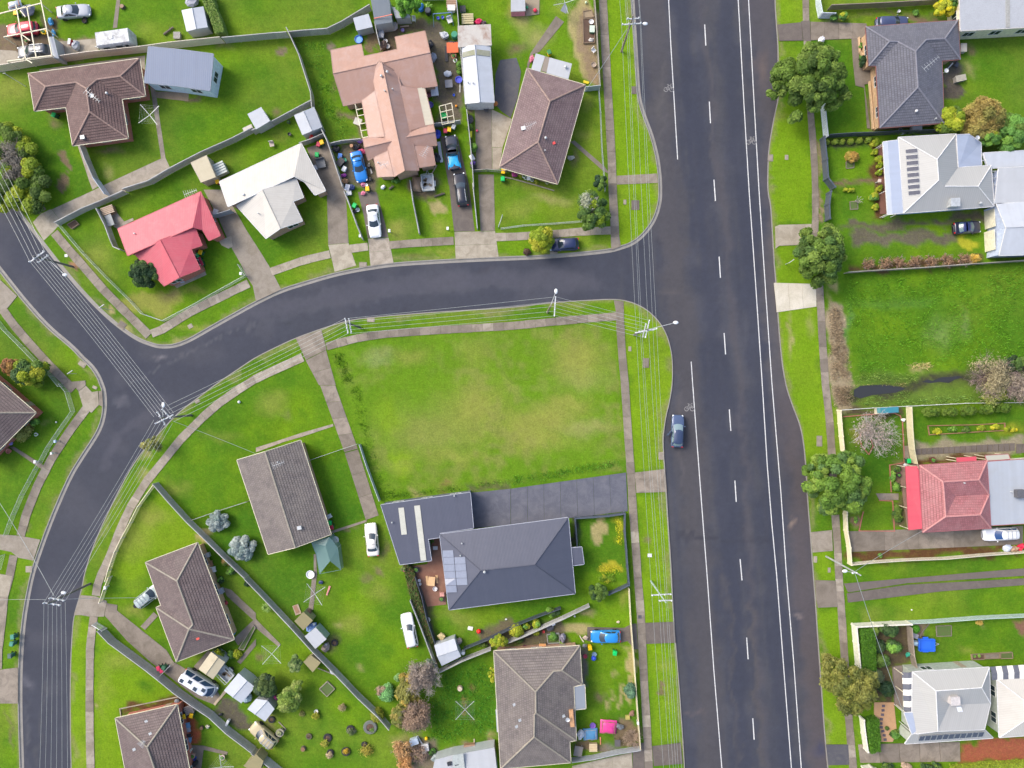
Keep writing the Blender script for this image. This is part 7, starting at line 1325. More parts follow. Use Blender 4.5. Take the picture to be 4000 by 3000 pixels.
def car(label,c,r,x,y,ang,L,kind,col,W_=1.82,roofcol=None,rails=False,door=0,name=None,cat=None,panels=0,tarp=None,hz=1.0,spare=False,glass=None):
    K = KIND[kind]; b = at(c,r,x,y,hz); b.z = 0; t = thing(name or {'suv': 'parked_suv','van': 'camper_van','ute': 'parked_ute','hatch': 'parked_hatchback','wagon': 'parked_wagon','sedan': 'parked_sedan'}[kind],label,cat or {'van': 'van','ute': 'ute'}.get(kind,'car'),b,math.radians(ang))
    pm = paint(col); hw = W_/2; G = GLASS if glass is None else m_glass(glass)
    def lerp(tb,q):
        for (a,u),(b_,v) in zip(tb[:-1],tb[1:]):
            if a <= q <= b_: return u+(v-u)*(q-a)/(b_-a+1e-9)
        return tb[-1][1]
    fwt = ((0,.70),(.012,.84),(.035,.92),(.08,.97),(.16,1),(.84,1),(.92,.96),(.965,.88),(.988,.78),(1,.6))
    ts = sorted(set([0,.006,.012,.035,.06,.1,.16,.24,.34,.45,.55,.64,.72,.78,.84,.89,.93,.965,.988,1]+[q for q,_ in K['dk']])); vs = []; fs = []
    for q in ts:
        w0 = hw*lerp(fwt,q); zt = lerp(K['dk'],q); X0 = (q-.5)*L; zb = .2 if .05 < q < .95 else .3
        half = [(w0*.82,zb),(w0*.97,zb+.12),(w0,.52),(w0*.985,zt-.16),(w0*.93,zt-.04),(w0*.78,zt+.005),(w0*.4,zt+.03)]
        vs += [(X0,yy,zz) for yy,zz in half]+[(X0,0,zt+.035)]+[(X0,-yy,zz) for yy,zz in half[::-1]]
    k = 15
    for i in range(len(ts)-1):
        for j in range(k-1): fs.append((i*k+j,i*k+j+1,(i+1)*k+j+1,(i+1)*k+j))
        fs.append((i*k+k-1,i*k,(i+1)*k,(i+1)*k+k-1))
    fs += [tuple(range(k)),tuple(range(len(ts)*k-1,(len(ts)-1)*k-1,-1))]
    m = MB(); m.add(vs,fs); body = m.build('body',pm,t,True)
    xr,xf = (K['cb'][0]-.5)*L,(K['cb'][1]-.5)*L; rr,rf = (K['rf'][0]-.5)*L,(K['rf'][1]-.5)*L; zb = lerp(K['dk'],.5)-.03; zr = K['H']; wb,wr = hw*.90,hw*.72; vs = []
    def ring(x0,x1,wd,z,bow): return [(x0-bow*.5,0,z),(x0,wd*.55,z),(x0+.12,wd*.93,z),(x0+.4,wd,z),(x1-.55,wd,z),(x1-.16,wd*.9,z),(x1,wd*.5,z),(x1+bow,0,z),(x1,-wd*.5,z),(x1-.16,-wd*.9,z),(x1-.55,-wd,z),(x0+.4,-wd,z),(x0+.12,-wd*.93,z),(x0,-wd*.55,z)]
    R0 = ring(xr,xf,wb,zb,.08); R1 = ring(rr,rf,wr,zr-.07,.06); R2 = ring(rr+.14,rf-.14,wr*.86,zr,.04); n = 14; m = MB()
    m.add(R0+R1+R2,[(i,(i+1) % n,n+(i+1) % n,n+i) for i in range(n)]+[(n+i,n+(i+1) % n,2*n+(i+1) % n,2*n+i) for i in range(n)]+[tuple(range(2*n,3*n))])
    if tarp is None or kind != 'x': m.f = [tuple(reversed(f)) if False else f for f in m.f]
    m.build('roof',paint(roofcol) if roofcol else pm,t,True)
    R0,R1 = [Vector(p) for p in R0],[Vector(p) for p in R1]
    def glz(nm,idx,lo=.1,hi=.93,sh=.02,parent=t):
        m = MB(); a = [R0[i].lerp(R1[i],lo) for i in idx]; b_ = [R0[i].lerp(R1[i],hi) for i in idx]; e0 = (a[0]-a[1])*.0
        cc = sum(a+b_,Vector())/(2*len(a)); ctr = Vector(((xr+xf)/2,0,zb)); off_ = (cc-ctr); off_.z = abs(off_.z)*.5; off_ = off_.normalized()*sh
        a = [p.lerp(cc,.05)+off_ for p in a]; b_ = [p.lerp(cc,.05)+off_ for p in b_]; q = len(idx)
        m.add(a+b_,[(i,i+1,q+i+1,q+i) for i in range(q-1)]); m.build(nm,G,t,True)
    glz('windscreen',[5,6,7,8,9]); glz('rear_window',[12,13,0,1,2],.2 if kind != 'sedan' else .1)
    for s,ids in ((1,(2,3,4,5)),(-1,(12,11,10,9))):
        A0,A1 = R0[ids[1]],R0[ids[2]]; B0,B1 = R1[ids[1]],R1[ids[2]]; cuts = (-.1,.32,.66,1.12) if kind in ('wagon','suv','van') else (-.02,.48,1.15) if kind != 'ute' else (0,1.1)
        for u,v in zip(cuts[:-1],cuts[1:]):
            m = MB(); u2,v2 = u+.03,v-.03; p = [A0.lerp(A1,u2).lerp(B0.lerp(B1,max(u2,0)),.12),A0.lerp(A1,v2).lerp(B0.lerp(B1,v2),.12),A0.lerp(A1,v2).lerp(B0.lerp(B1,min(v2,.95)),.9),A0.lerp(A1,u2).lerp(B0.lerp(B1,max(u2,.02)),.9)]
            m.add([q+Vector((0,.02*s,.006)) for q in p],[(0,1,2,3)]); m.build('side_window',G,t)
    rw = .34 if kind not in ('suv','ute','van') else .38
    if rw not in WH:
        m = MB(); m.lathe((0,0,0),[(rw*.72,-.1),(rw*.97,-.1),(rw,-.06),(rw,.06),(rw*.97,.1),(rw*.72,.1)],16); a = m.mesh('tyre',RUBBER)
        m = MB(); m.lathe((0,0,0),[(rw*.72,-.08),(rw*.72,.07),(rw*.2,.095),(.05,.1)],12); WH[rw] = (a,m.mesh('rim',STEEL))
    for q in (.185,.80):
        for s in (1,-1):
            e = bpy.data.objects.new('wheel',None); COL.objects.link(e); e.parent = t; e.location = ((q-.5)*L,s*(hw-.09),rw); e.rotation_euler = (-math.pi/2*s,0,0); e.empty_display_size = .1; mk('tyre',WH[rw][0],e); mk('rim',WH[rw][1],e)
    zl = lerp(K['dk'],.95)-.12
    for s in (1,-1):
        m = MB(); m.blob((L*.462,s*hw*.74,zl),(.2,.15,.09),1,8,0); m.build('headlight',LAMP,t,True)
        m = MB(); m.box((-L*.487,s*hw*.74,.82 if kind != 'van' else 1.0),(.09,.26,.16)); m.build('taillight',TAIL,t)
        m = MB(); m.blob((xf-.42,s*(hw+.06),zb+.1),(.09,.11,.08),2,6,0); m.build('mirror',pm,t,True)
    m = MB(); m.box((L*.492,0,.42),(.05,hw*1.0,.16)); m.box((-L*.495,0,.42),(.05,hw*1.1,.14)); m.build('bumper_trim',DARK,t)
    if rails:
        for s in (1,-1): m = MB(); m.bar((rr+.15,s*wr*.8,zr+.06),(rf-.25,s*wr*.8,zr+.06),.05,.05); m.build('roof_rail',STEEL,t)
    if rails == 2:
        for q in (.25,.5,.75): m = MB(); m.bar((rr+(rf-rr)*q,-wr,zr+.09),(rr+(rf-rr)*q,wr,zr+.09),.07,.04); m.build('roof_bar',STEEL,t)
    if panels:
        for i in range(panels): m = MB(); m.box((rr+.5+i*(rf-rr-.9)/max(1,panels-1),(.25 if i % 2 else -.25)*(panels > 2),zr+.03),(.55,.5,.06)); m.build('roof_hatch',GLASS,t)
    if door: m = MB(); a = Vector((xf-1.1,hw,.75)); m.bar(a,a+Vector((-.72,.62,0)),.07,.75); d = m.build('open_door',pm,t); m = MB(); m.bar(a+Vector((-.08,.06,.5)),a+Vector((-.68,.58,.5)),.03,.3); m.build('door_window',GLASS,d)
    if spare: m = MB(); m.lathe((-L/2-.12,0,.95),[(.05,-.1),(.33,-.1),(.35,.0),(.33,.1),(.05,.1)],12); m.build('spare_wheel',RUBBER,t)
    if tarp:
        m = MB(); g = 7; vs = [((-.49+.47*i/(g-1))*L+0*j,(j/(g-1)-.5)*W_*1.02,1.12+.12*math.sin(i*1.3)*math.cos(j*1.1)-(.35 if j in (0,g-1) or i == 0 else 0)) for i in range(g) for j in range(g)]; m.add(vs,[(i*g+j,(i+1)*g+j,(i+1)*g+j+1,i*g+j+1) for i in range(g-1) for j in range(g-1)]); m.build('tarpaulin',m_plain(tarp,.45),t,True)
    return t
car('silver sedan parked on the lawn at the top left',0,0,622,88,6,4.8,'sedan',(.38,.40,.44)); car('red wagon with a dark bonnet panel under the timber pergola',0,0,178,242,186,4.6,'wagon',(.55,.02,.05)); car('dark grey wagon with roof rails under the pergola',0,0,285,440,184,4.8,'suv',(.10,.11,.13),rails=True)
car('blue coupe loaded with junk beside the salmon roofed house',1,0,885,1432,-77,4.5,'sedan',(.01,.19,.58)); car('white sedan parked on the brown concrete drive',1,1,1015,245,-84,4.8,'sedan',(.80,.80,.80)); car('dark utility with a bright blue tarpaulin over its tray',1,0,1697,1312,98,5.0,'ute',(.035,.04,.06),tarp=(.02,.36,.68))
car('black wagon on the dark drive below the tarpaulin covered ute',1,0,1771,1632,98,4.9,'wagon',(.015,.017,.028),rails=True); car('dark blue hatchback parked on the verge under the yellow green tree',2,1,452,448,183,4.2,'hatch',(.02,.03,.09)); car('blue grey hatchback with its left door open on the highway shoulder',2,2,1435,408,88,4.7,'hatch',(.075,.11,.20),door=1,roofcol=(.04,.06,.12),glass=(.2,.28,.3))
car('navy wagon half hidden by the slate tiled roof',3,0,1085,188,2,4.8,'wagon',(.06,.075,.15)); car('black sedan on the grassy drive of the white pyramid house',3,1,1733,303,4,4.0,'sedan',(.012,.014,.035),roofcol=(.02,.03,.12),glass=(.1,.16,.17)); car('white wagon with roof rails beside the red hip roofed house',3,2,2018,1300,183,5.0,'suv',(.80,.80,.82),rails=2,glass=(.02,.06,.18))
car('cream white sedan at the end of the cracked concrete drive',1,2,997,1350,96,4.8,'sedan',(.74,.70,.63)); car('white wagon parked on the open back lawn',1,3,1322,477,102,5.0,'wagon',(.78,.78,.78)); car('silver green wagon with roof bars beneath the tiled eave',0,3,1285,170,38,4.6,'suv',(.40,.47,.45),rails=2,spare=True)
car('silver camper van with a white roof and dark hatches',0,3,1705,942,-32,5.5,'van',(.30,.31,.32),1.95,(.78,.78,.8),panels=4,hz=1.6,glass=(.03,.07,.15)); car('tan four wheel drive with slatted roof rack by the paved pad',1,3,62,1382,140,4.5,'suv',(.50,.42,.25),rails=2); car('bright blue hatchback on the dark front drive',2,3,812,530,181,4.3,'hatch',(.02,.24,.62))
# caravan
b = at(0,0,990,335,1.8); b.z = 0; t = thing('caravan','white caravan with a dirty roof beside the cream fence','caravan',b,math.radians(8)); m = MB(); WB = m_plain((.66,.68,.70),.4)
m.add([(x*5.0/2,y*2.15/2*k,z) for z,k in ((.45,.97),(1.0,1.0),(2.1,.98),(2.35,.88)) for x,y in ((-1*(1-.04*(z > 2)),-1),(.93*(1-.0*(z > 2)),-1),(1*(1-.08*(z > 2)),-.8),(1*(1-.08*(z > 2)),.8),(.93,1),(-1*(1-.04*(z > 2)),1))],[(j*6+i,j*6+(i+1) % 6,(j+1)*6+(i+1) % 6,(j+1)*6+i) for j in range(3) for i in range(6)]+[(18,19,20,21,22,23)]); m.build('body',m_weather((.70,.71,.70),(.32,.31,.30),ob=0,amt=.75,scale=1.2),t)
for x,y,sx,sy in ((-1.4,-1.08,.9,.03),(.4,-1.08,.9,.03),(1.5,-1.06,.5,.03),(-.5,1.08,1.2,.03)): m = MB(); m.box((x,y,1.5),(sx,sy,.5)); m.build('window',GLASS,t)
m = MB(); m.bar((-2.5,-.5,.4),(-3.6,0,.4),.08,.1); m.bar((-2.5,.5,.4),(-3.6,0,.4),.08,.1); m.cyl((-3.55,0,.1),(-3.55,0,.6),.05); m.build('drawbar',GALV,t)
for s in (1,-1): m = MB(); m.cyl((0,s*.95,.32),(0,s*1.08,.32),.32,n=14); m.build('wheel',RUBBER,t)
m = MB(); m.box((-.2,0,2.38),(.5,.5,.1)); m.build('roof_hatch',WHITE,t); m = MB(); [m.bar((x,-.95,2.36),(x,.95,2.36),.04,.02) for x in (-1.6,.9)]; m.build('roof_seam',GALV,t)
# trailers
def trailer(label,c,r,x,y,ang,col,L=2.2,W_=1.7,cage=False):
    b = at(c,r,x,y,.6); b.z = 0; t = thing('box_trailer',label,'trailer',b,math.radians(ang)); cm = paint(col) if not cage else GALV; m = MB(); m.box((0,0,.5),(L,W_,.05)); m.build('floor',cm,t)
    for a,d,s in (((0,W_/2,.72),(L,.04,.4),0),((0,-W_/2,.72),(L,.04,.4),0),((L/2,0,.72),(.04,W_,.4),0),((-L/2,0,.72),(.04,W_,.4),0)): m = MB(); m.box(a,d); m.box((a[0],a[1],.93),(d[0]+.05,d[1]+.06,.05)); m.build('side_panel',cm,t)
    for s in (1,-1): m = MB(); m.cyl((-.1,s*(W_/2+.04),.3),(-.1,s*(W_/2+.22),.3),.3,n=14); m.build('wheel',RUBBER,t); m = MB(); m.box((-.1,s*(W_/2+.14),.64),(.8,.24,.06)); m.build('mudguard',cm,t)
    m = MB(); m.bar((L/2,.35,.42),(L/2+.9,0,.42),.06,.08); m.bar((L/2,-.35,.42),(L/2+.9,0,.42),.06,.08); m.build('drawbar',GALV,t)
    if cage:
        m = MB()
        for i in range(7): m.bar((-L/2+L*i/6,W_/2,.95),(-L/2+L*i/6,W_/2,1.5),.03,.03); m.bar((-L/2+L*i/6,-W_/2,.95),(-L/2+L*i/6,-W_/2,1.5),.03,.03)
        for s in (1,-1): m.bar((-L/2,s*W_/2,1.5),(L/2,s*W_/2,1.5),.05,.05); m.bar((s*L/2,-W_/2,1.5),(s*L/2,W_/2,1.5),.05,.05)
        m.build('cage',GALV,t); m = MB(); [m.box((random.uniform(-.7,.7),random.uniform(-.5,.5),.6),(.5,.3,.2),random.random()*3) for _ in range(6)]; m.build('load',TIMBER,t)
    return t
trailer('bright blue box trailer on the lawn above the cream house',3,3,1365,592,0,(.03,.16,.75)); trailer('rusty cage trailer loaded with scrap behind the camper van',0,3,1955,840,135,(.4,.4,.4),2.1,1.5,True); trailer('dark steel trailer with pale boxes in the front yard of the salmon house',1,0,1487,1585,95,(.08,.14,.16),2.2,1.7,True)
# ================================================================ poles and wires
WIRE = m_plain((.36,.39,.38),.5,.3); INS = m_plain((.7,.72,.75),.3); POLEW = m_weather((.33,.27,.20),(.2,.17,.13),ob=0); POLED = m_weather((.14,.135,.13),(.22,.21,.2),ob=0); ARM = m_plain((.48,.50,.52),.5)
def pole(label,c,r,x,y,h,mat,arms,lamp=None,name='power_pole',r0=.17):
    b = at(c,r,x,y); t = thing(name,label,'power pole',b); m = MB(); m.cyl((0,0,-.1),(0,0,h),r0,r0*.62,10); m.cyl((0,0,h),(0,0,h+.02),r0*.62,.02,10); m.build('shaft',mat,t)
    for (x0,y0,x1,y1,z,ni) in arms:
        A,B_ = at(c,r,x0,y0,z)-b,at(c,r,x1,y1,z)-b; m = MB(); m.bar(A,B_,.14,.12); o = m.build('crossarm',ARM,t)
        for i in range(ni):
            p = A.lerp(B_,(i+.12)/(ni-1+.24) if ni > 1 else .5); m = MB(); m.lathe(p+Vector((0,0,.05)),[(.03,0),(.03,.08),(.09,.1),(.06,.16),(.09,.2),(.05,.27)],8); m.build('insulator',INS,o)
    if lamp:
        lx,ly,lz = lamp; q = at(c,r,lx,ly,lz)-b; m = MB(); m.cyl((0,0,lz-.4),q,.045,.035,6); m.build('lamp_arm',GALV,t); m = MB(); d = Vector((q.x,q.y,0)).normalized(); m.blob(q+d*.25-Vector((0,0,.03)),(.38,.24,.12) if abs(d.x) > abs(d.y) else (.24,.38,.12),1,10,0); m.build('lamp_head',m_plain((.7,.72,.74),.3),t,True)
    return t
pole('timber power pole leaning over the highway verge at the top',2,0,945,445,9.9,POLEW,[(947,214,1118,202,8.1,4),(988,165,1106,158,9.1,2)],(1135,202,8.1))
pole('dark power pole with two arms at the bend above the junction',0,1,628,645,8.2,POLED,[(257,607,387,510,7.8,4),(330,610,420,545,7.2,3)],(548,705,5.5)); pole('short power pole at the top left corner of the lot',1,1,900,1172,7.9,POLED,[(770,1090,797,1224,7.7,4),(803,1092,825,1222,7.0,4)])
pole('power pole with a lamp on the verge above the empty lot',2,1,305,1040,8.8,POLEW,[(376,903,365,1076,8.6,4)],(375,872,8.7)); pole('corner power pole with crossed arms and a long street lamp',2,1,1054,1234,10.2,POLED,[(1062,1218,1255,1180,9.6,4),(1187,1105,1150,1262,9.3,4),(1158,1135,1128,1258,8.6,3),(1090,1205,1230,1190,8.7,3)],(1400,1132,9.0))
pole('crossroads power pole carrying a tangle of crossed arms',0,2,1655,270,8.9,POLED,[(1345,342,1500,265,8.4,5),(1360,240,1430,355,8.1,4),(1400,215,1480,300,7.4,3)],(1408,196,8.6)); pole('power pole with a lamp beside the lower left driveway crossing',0,3,780,66,9.2,POLED,[(378,230,525,252,8.8,4),(430,188,560,212,8.2,4)],(535,155,8.3))
pole('pale steel power pole leaning over the east footpath',3,2,503,1490,9.9,GALV,[(722,1632,765,1628,9.8,2)],(682,1620,9.0),r0=.14); pole('slim green power pole with a white arm low on the highway verge',2,3,1200,45,9.8,m_plain((.35,.45,.40)),[(1203,165,1377,155,6.8,4),(1266,212,1388,210,9.2,2)],r0=.14)
m = MB(); b = at(0,0,220,745); t = thing('mast','thin white mast standing on the lawn at the left','mast',b); m.cyl((0,0,0),(0,0,4.2),.05,.03,6); m.build('shaft',WHITE,t); m = MB(); m.bar((-.2,0,4.2),(.2,0,4.2),.04,.04); m.build('bracket',WHITE,t)
for l,c,r,x,y,h in (('white street name post on the verge of the bend',0,1,970,1020,3.2),('white street sign beside the western footpath',0,1,660,1570,2.0),('small white sign on the verge below the light crossing',3,1,150,625,1.6)):
    b = at(c,r,x,y); t = thing('street_sign',l,'sign',b,.6); m = MB(); m.cyl((0,0,0),(0,0,h),.04,n=6); m.build('post',GALV,t); m = MB(); m.box((.35,0,h-.1),(.9,.06,.18)); m.build('blade',WHITE,t)
def wire(label,grp,a,b,sag=.5,rad=.018):
    A,B_ = at(*a),at(*b); m = MB(); n = 8; pts = [A.lerp(B_,i/n)-Vector((0,0,4*sag*(i/n)*(1-i/n))) for i in range(n+1)]
    for p,q in zip(pts[:-1],pts[1:]): m.cyl(p,q,rad,n=4,cap=False)
    o = m.build('power_wire',WIRE); tag(o,label,'wire',grp)
SP = [((2,0,947,212,8.2),(2,1,1075,1235,8.7),(2,3,1208,165,6.9)),((2,0,990,163,9.2),(2,1,1108,1200,9.4),(2,3,1268,212,9.3)),((2,0,1008,210,8.2),(2,1,1122,1195,9.0),(2,3,1290,160,6.9)),((2,0,1050,128,9.9),(2,1,1175,1115,9.9),(2,3,1330,238,9.7)),((2,0,1106,157,9.2),(2,1,1218,1190,9.0),(2,3,1340,158,6.9)),((2,0,1115,203,8.2),(2,1,1250,1185,9.7),(2,3,1385,210,9.3))]
for i,(a,b,c_) in enumerate(SP):
    O_ = 'first second third fourth fifth sixth'.split()[i]+' from the west, '
    wire(O_+'wire above the highway verge north of the corner pole','wires above the highway verge, north span',a,b,.3); wire(O_+'wire above the highway verge south of the corner pole','wires above the highway verge, south span',b,c_,.3)
    wire(O_+'wire running off the bottom edge above the highway verge','wires above the highway verge, last span',c_,(2,3,c_[2]+[97,92,100,85,95,78][i]*1.35,2100,8.5),.1); wire(O_+'wire running off the top edge above the highway verge','wires above the highway verge, first span',a,(2,0,a[2]-65,-700,9),.1)
ORD = 'first second third fourth fifth sixth seventh'.split()
def fan(label,grp,A,B_,z1,z2,n,sag=.3):
    (c1,r1,x1,y1,x2,y2),(c2,r2,x3,y3,x4,y4) = A,B_
    for i in range(n): q = i/(n-1); wire(ORD[i]+' from the west, '+label,grp,(c1,r1,x1+(x2-x1)*q,y1+(y2-y1)*q,z1),(c2,r2,x3+(x4-x3)*q,y3+(y4-y3)*q,z2),sag)
fan('overhead wire from the bend pole to the crossroads pole','wires from bend pole to crossroads pole',(0,1,262,605,400,535),(0,2,1330,285,1500,250),7.9,8.5,7); fan('overhead wire running off the upper left edge from the bend pole','wires off the upper left edge',(0,1,258,602,385,512),(0,1,-300,-430,-140,-530),7.9,7.9,5)
fan('overhead wire from the crossroads pole to the lower left pole','wires from crossroads pole to lower left pole',(0,2,1330,310,1490,340),(0,3,380,228,565,212),8.4,8.8,6); fan('overhead wire running down the lower left street','wires off the bottom left edge',(0,3,380,230,563,225),(0,3,335,1900,585,1900),8.8,8.8,6,.1)
fan('overhead wire from the crossroads pole to the short lot pole','wires from crossroads pole to lot pole',(0,2,1440,190,1500,325),(1,1,772,1092,795,1222),8.4,7.8,5); fan('overhead wire from the short lot pole to the lamp pole','wires along the top of the empty lot',(1,1,790,1092,815,1222),(2,1,374,906,366,1070),7.7,8.7,5); fan('overhead wire from the lamp pole to the corner pole','wires from lamp pole to corner pole',(2,1,382,906,374,1066),(2,1,1170,1105,1130,1255),8.7,9.2,6)
wire('single service wire from the crossroads pole to the grey gable house',None,(0,2,1495,320,7.5),(0,2,2205,600,3.2),.2,.03); wire('single service wire from the top highway pole to the purple tiled house',None,(2,0,990,255,7.2),(2,0,632,790,3.0),.2,.035); wire('single service wire from the leaning east pole to the red hip roofed house',None,(3,2,748,1622,9.4),(3,2,1335,1268,3.2),.2,.03); wire('single service wire from the leaning east pole to the cream hip roofed house',None,(3,2,750,1632,9.4),(3,3,1168,1175,3.4),.3,.035)
wire('single service wire from the lower left pole to the mauve tiled house',None,(0,3,565,200,8.2),(0,3,1365,188,3.4),.2,.025); wire('single wire from the left edge down to the lower left pole',None,(0,2,-20,1000,8),(0,3,468,175,8.4),.2,.03); wire('thin wire from the lower left pole off the left edge',None,(0,3,400,205,8.2),(0,3,-40,208,7),.2,.02)
# ================================================================ yard things
PC = {}
def pl(col,r=.5):
    k = (tuple(col),r)
    if k not in PC: PC[k] = m_plain(col,r,0,.1)
    return PC[k]
GRN,YLW,REDC,BLUE,PINK_,BLK,GRY,WHT,BRN_,PUR,TEAL,ORG,LBLUE,NAVY = (.0,.48,.10),(.85,.50,.0),(.40,.02,.06),(.03,.12,.65),(.8,.08,.2),(.03,.03,.035),(.3,.31,.33),(.75,.75,.74),(.22,.12,.06),(.2,.1,.4),(.05,.3,.25),(.65,.13,.04),(.25,.45,.6),(.03,.05,.15)
def it(kind,label,c,r,x,y,col=GRY,s=1.0,rz=0.0,col2=None,sy=None):
    b = at(c,r,x,y,.3 if kind != 'bin' else .9); b.z = .05 if kind not in ('bin','clothesline') else 0; A = pl(col); B_ = pl(col2) if col2 else A; rd = random.Random(hash((round(x),round(y))) & 0xffff); a = math.radians(rz); sy = sy or s
    def T(n,cat=None): return thing(n,label,cat or n.replace('_',' '),b,a)
    if kind == 'bin':
        t = T('wheelie_bin'); m = MB(); p = [(-.26,-.3),(.26,-.3),(.26,.28),(-.26,.28)]
        m.add([(u*.8,v*.8,.08) for u,v in p]+[(u,v,.95) for u,v in p],[(3,2,1,0),(0,1,5,4),(1,2,6,5),(2,3,7,6),(3,0,4,7),(4,5,6,7)]); m.build('body',pl(col2 or (.02,.10,.05)),t)
        m = MB(); m.add([(u*1.12,v*1.12,.96) for u,v in p]+[(u*.9,v*.9,1.04) for u,v in p],[(0,1,5,4),(1,2,6,5),(2,3,7,6),(3,0,4,7),(4,5,6,7),(3,2,1,0)]); m.bar((-.25,.36,.95),(.25,.36,.95),.04,.04); m.build('lid',A,t)
        for q in (-.24,.24): m = MB(); m.cyl((q-.03,.3,.1),(q+.03,.3,.1),.1,n=8); m.build('wheel',RUBBER,t)
    elif kind == 'tub': t = T('tub'); m = MB(); m.lathe((0,0,0),[(.3*s,0),(.4*s,.35),(.44*s,.36),(.36*s,.33),(.27*s,.08)],14); m.build('shell',A,t); m = MB(); m.cyl((0,0,.06),(0,0,.2),.3*s,n=12); m.build('contents',B_,t)
    elif kind == 'pool': t = T('paddling_pool'); m = MB(); m.lathe((0,0,0),[(.8*s,0),(.85*s,.25),(.78*s,.27),(.72*s,.05)],24); m.build('wall',A,t); m = MB(); m.cyl((0,0,.04),(0,0,.1),.74*s,n=24); m.build('water',pl(col2,.1),t)
    elif kind == 'pot': t = T('plant_pot'); m = MB(); m.lathe((0,0,0),[(.2*s,0),(.3*s,.4*s),(.34*s,.42*s),(.26*s,.4*s)],12); m.build('pot',A,t); m = MB(); m.blob((0,0,.45*s),.2*s,3,7,.3); m.build('plant',B_ if col2 else pl((.08,.2,.03)),t)
    elif kind == 'tyre': t = T('tyre_planter' if col2 else 'tyre','tyre'); m = MB(); m.lathe((0,0,0),[(.2*s,0),(.36*s,0),(.4*s,.1),(.36*s,.22),(.22*s,.22),(.22*s,.05)],16); m.build('tyre_ring',RUBBER if col == GRY else A,t); m = MB(); m.blob((0,0,.08),(.24*s,.24*s,.2),5,8,.2); m.build('filling',B_ if col2 else SOIL,t)
    elif kind == 'box': t = T('storage_box'); m = MB(); m.box((0,0,.22*s),(.7*s,.5*sy,.44*s)); m.build('box',A,t); m = MB(); m.box((0,0,.47*s),(.76*s,.56*sy,.06)); m.build('lid',B_,t)
    elif kind == 'crate':
        t = T('crate'); m = MB()
        for i in range(5): q = (i/4-.5)*.75*sy; mb = MB(); mb.box((0,q,.42*s),(.9*s,.12*sy,.03)); mb.build('slat',B_,t)
        m.box((0,0,.2*s),(.86*s,.8*sy,.38*s)); m.build('frame',A,t)
    elif kind == 'bag': t = T('bag'); m = MB(); m.blob((0,0,.2*s),(.4*s,.3*sy,.25*s),rd.randint(0,99),8,.25); m.build('sack',A,t); m = MB(); m.blob((.3*s,.1,.32*s),.1*s,4,6,.3); m.build('knot',B_,t)
    elif kind == 'chair':
        t = T('chair'); m = MB(); m.box((0,0,.42),(.5*s,.5*s,.05)); m.build('seat',A,t); m = MB(); m.box((0,.25*s,.68),(.5*s,.05,.5)); m.build('backrest',B_,t)
        for q in ((-.2,-.2),(.2,-.2),(-.2,.22),(.2,.22)): m = MB(); m.cyl((q[0]*s,q[1]*s,0),(q[0]*s,q[1]*s,.42),.02,n=5); m.build('leg',A,t)
    elif kind == 'plank': t = T('plank' ); m = MB(); m.box((0,0,.06),(1.6*s,.18*sy,.05)); m.build('board',A,t); m = MB(); m.box((.1,.05,.1),(1.3*s,.1*sy,.04),.08); m.build('batten',B_,t)
    elif kind == 'log': t = T('log'); m = MB(); m.cyl((-.8*s,0,.16),(.8*s,.05,.18),.16,.13,9); m.build('trunk',BARK,t); m = MB(); m.cyl((.2*s,.05,.2),(.5*s,.35,.3),.06,.03,6); m.build('stub',BARK,t)
    elif kind == 'stump': t = T('tree_stump'); m = MB(); m.cyl((0,0,0),(0,0,.3*s),.3*s,.26*s,11); m.build('bark',BARK if not col2 else A,t); m = MB(); m.cyl((0,0,.3*s),(0,0,.32*s),.24*s,n=11); m.build('cut_face',B_ if col2 else A,t)
    elif kind == 'drum': t = T('drum'); m = MB(); m.lathe((0,0,0),[(.29*s,0),(.3*s,.3),(.28*s,.32),(.3*s,.34),(.29*s,.8)],14); m.build('drum',A,t); m = MB(); m.cyl((0,0,.8),(0,0,.84),.26*s,n=14); m.build('lid',B_,t)
    elif kind == 'ball': t = T('ball'); m = MB(); m.lathe((0,0,0),[(.02,0),(.16*s,.06*s),(.22*s,.22*s),(.16*s,.38*s),(.02,.44*s)],12); m.build('ball',A,t,True); m = MB(); m.cyl((0,0,.43*s),(0,0,.45*s),.03,n=6); m.build('valve',pl(BLK),t)
    elif kind == 'meter': t = T('letterbox'); m = MB(); m.box((0,0,.45),(.12,.12,.9)); m.build('post',GALV,t); m = MB(); m.box((0,0,1.0),(.34*s,.46*s,.3)); m.build('box',A,t)
    elif kind == 'sheet': t = T('tarpaulin'); m = MB(); g = 6; m.add([((i/(g-1)-.5)*s,(j/(g-1)-.5)*sy,.7+.08*math.sin(i*2.1+j)-.45*(i in (0,g-1) or j in (0,g-1))) for i in range(g) for j in range(g)],[(i*g+j,(i+1)*g+j,(i+1)*g+j+1,i*g+j+1) for i in range(g-1) for j in range(g-1)]); m.build('cover',A,t,True); m = MB(); m.box((0,0,.3),(s*.8,sy*.8,.5)); m.build('covered_load',B_ if col2 else pl(BRN_),t)
    elif kind == 'table':
        t = T('table'); m = MB(); m.box((0,0,.72),(1.2*s,.75*sy,.05)); m.build('top',A,t)
        for q in ((-.5,-.3),(.5,-.3),(-.5,.3),(.5,.3)): m = MB(); m.cyl((q[0]*s,q[1]*sy,0),(q[0]*s,q[1]*sy,.7),.03,n=5); m.build('leg',B_,t)
    elif kind == 'clothesline':
        t = T('rotary_clothesline','clothesline'); H_ = 1.9; m = MB(); m.cyl((0,0,0),(0,0,H_+.1),.035,n=8); m.build('mast',GALV,t); R = 1.9*s
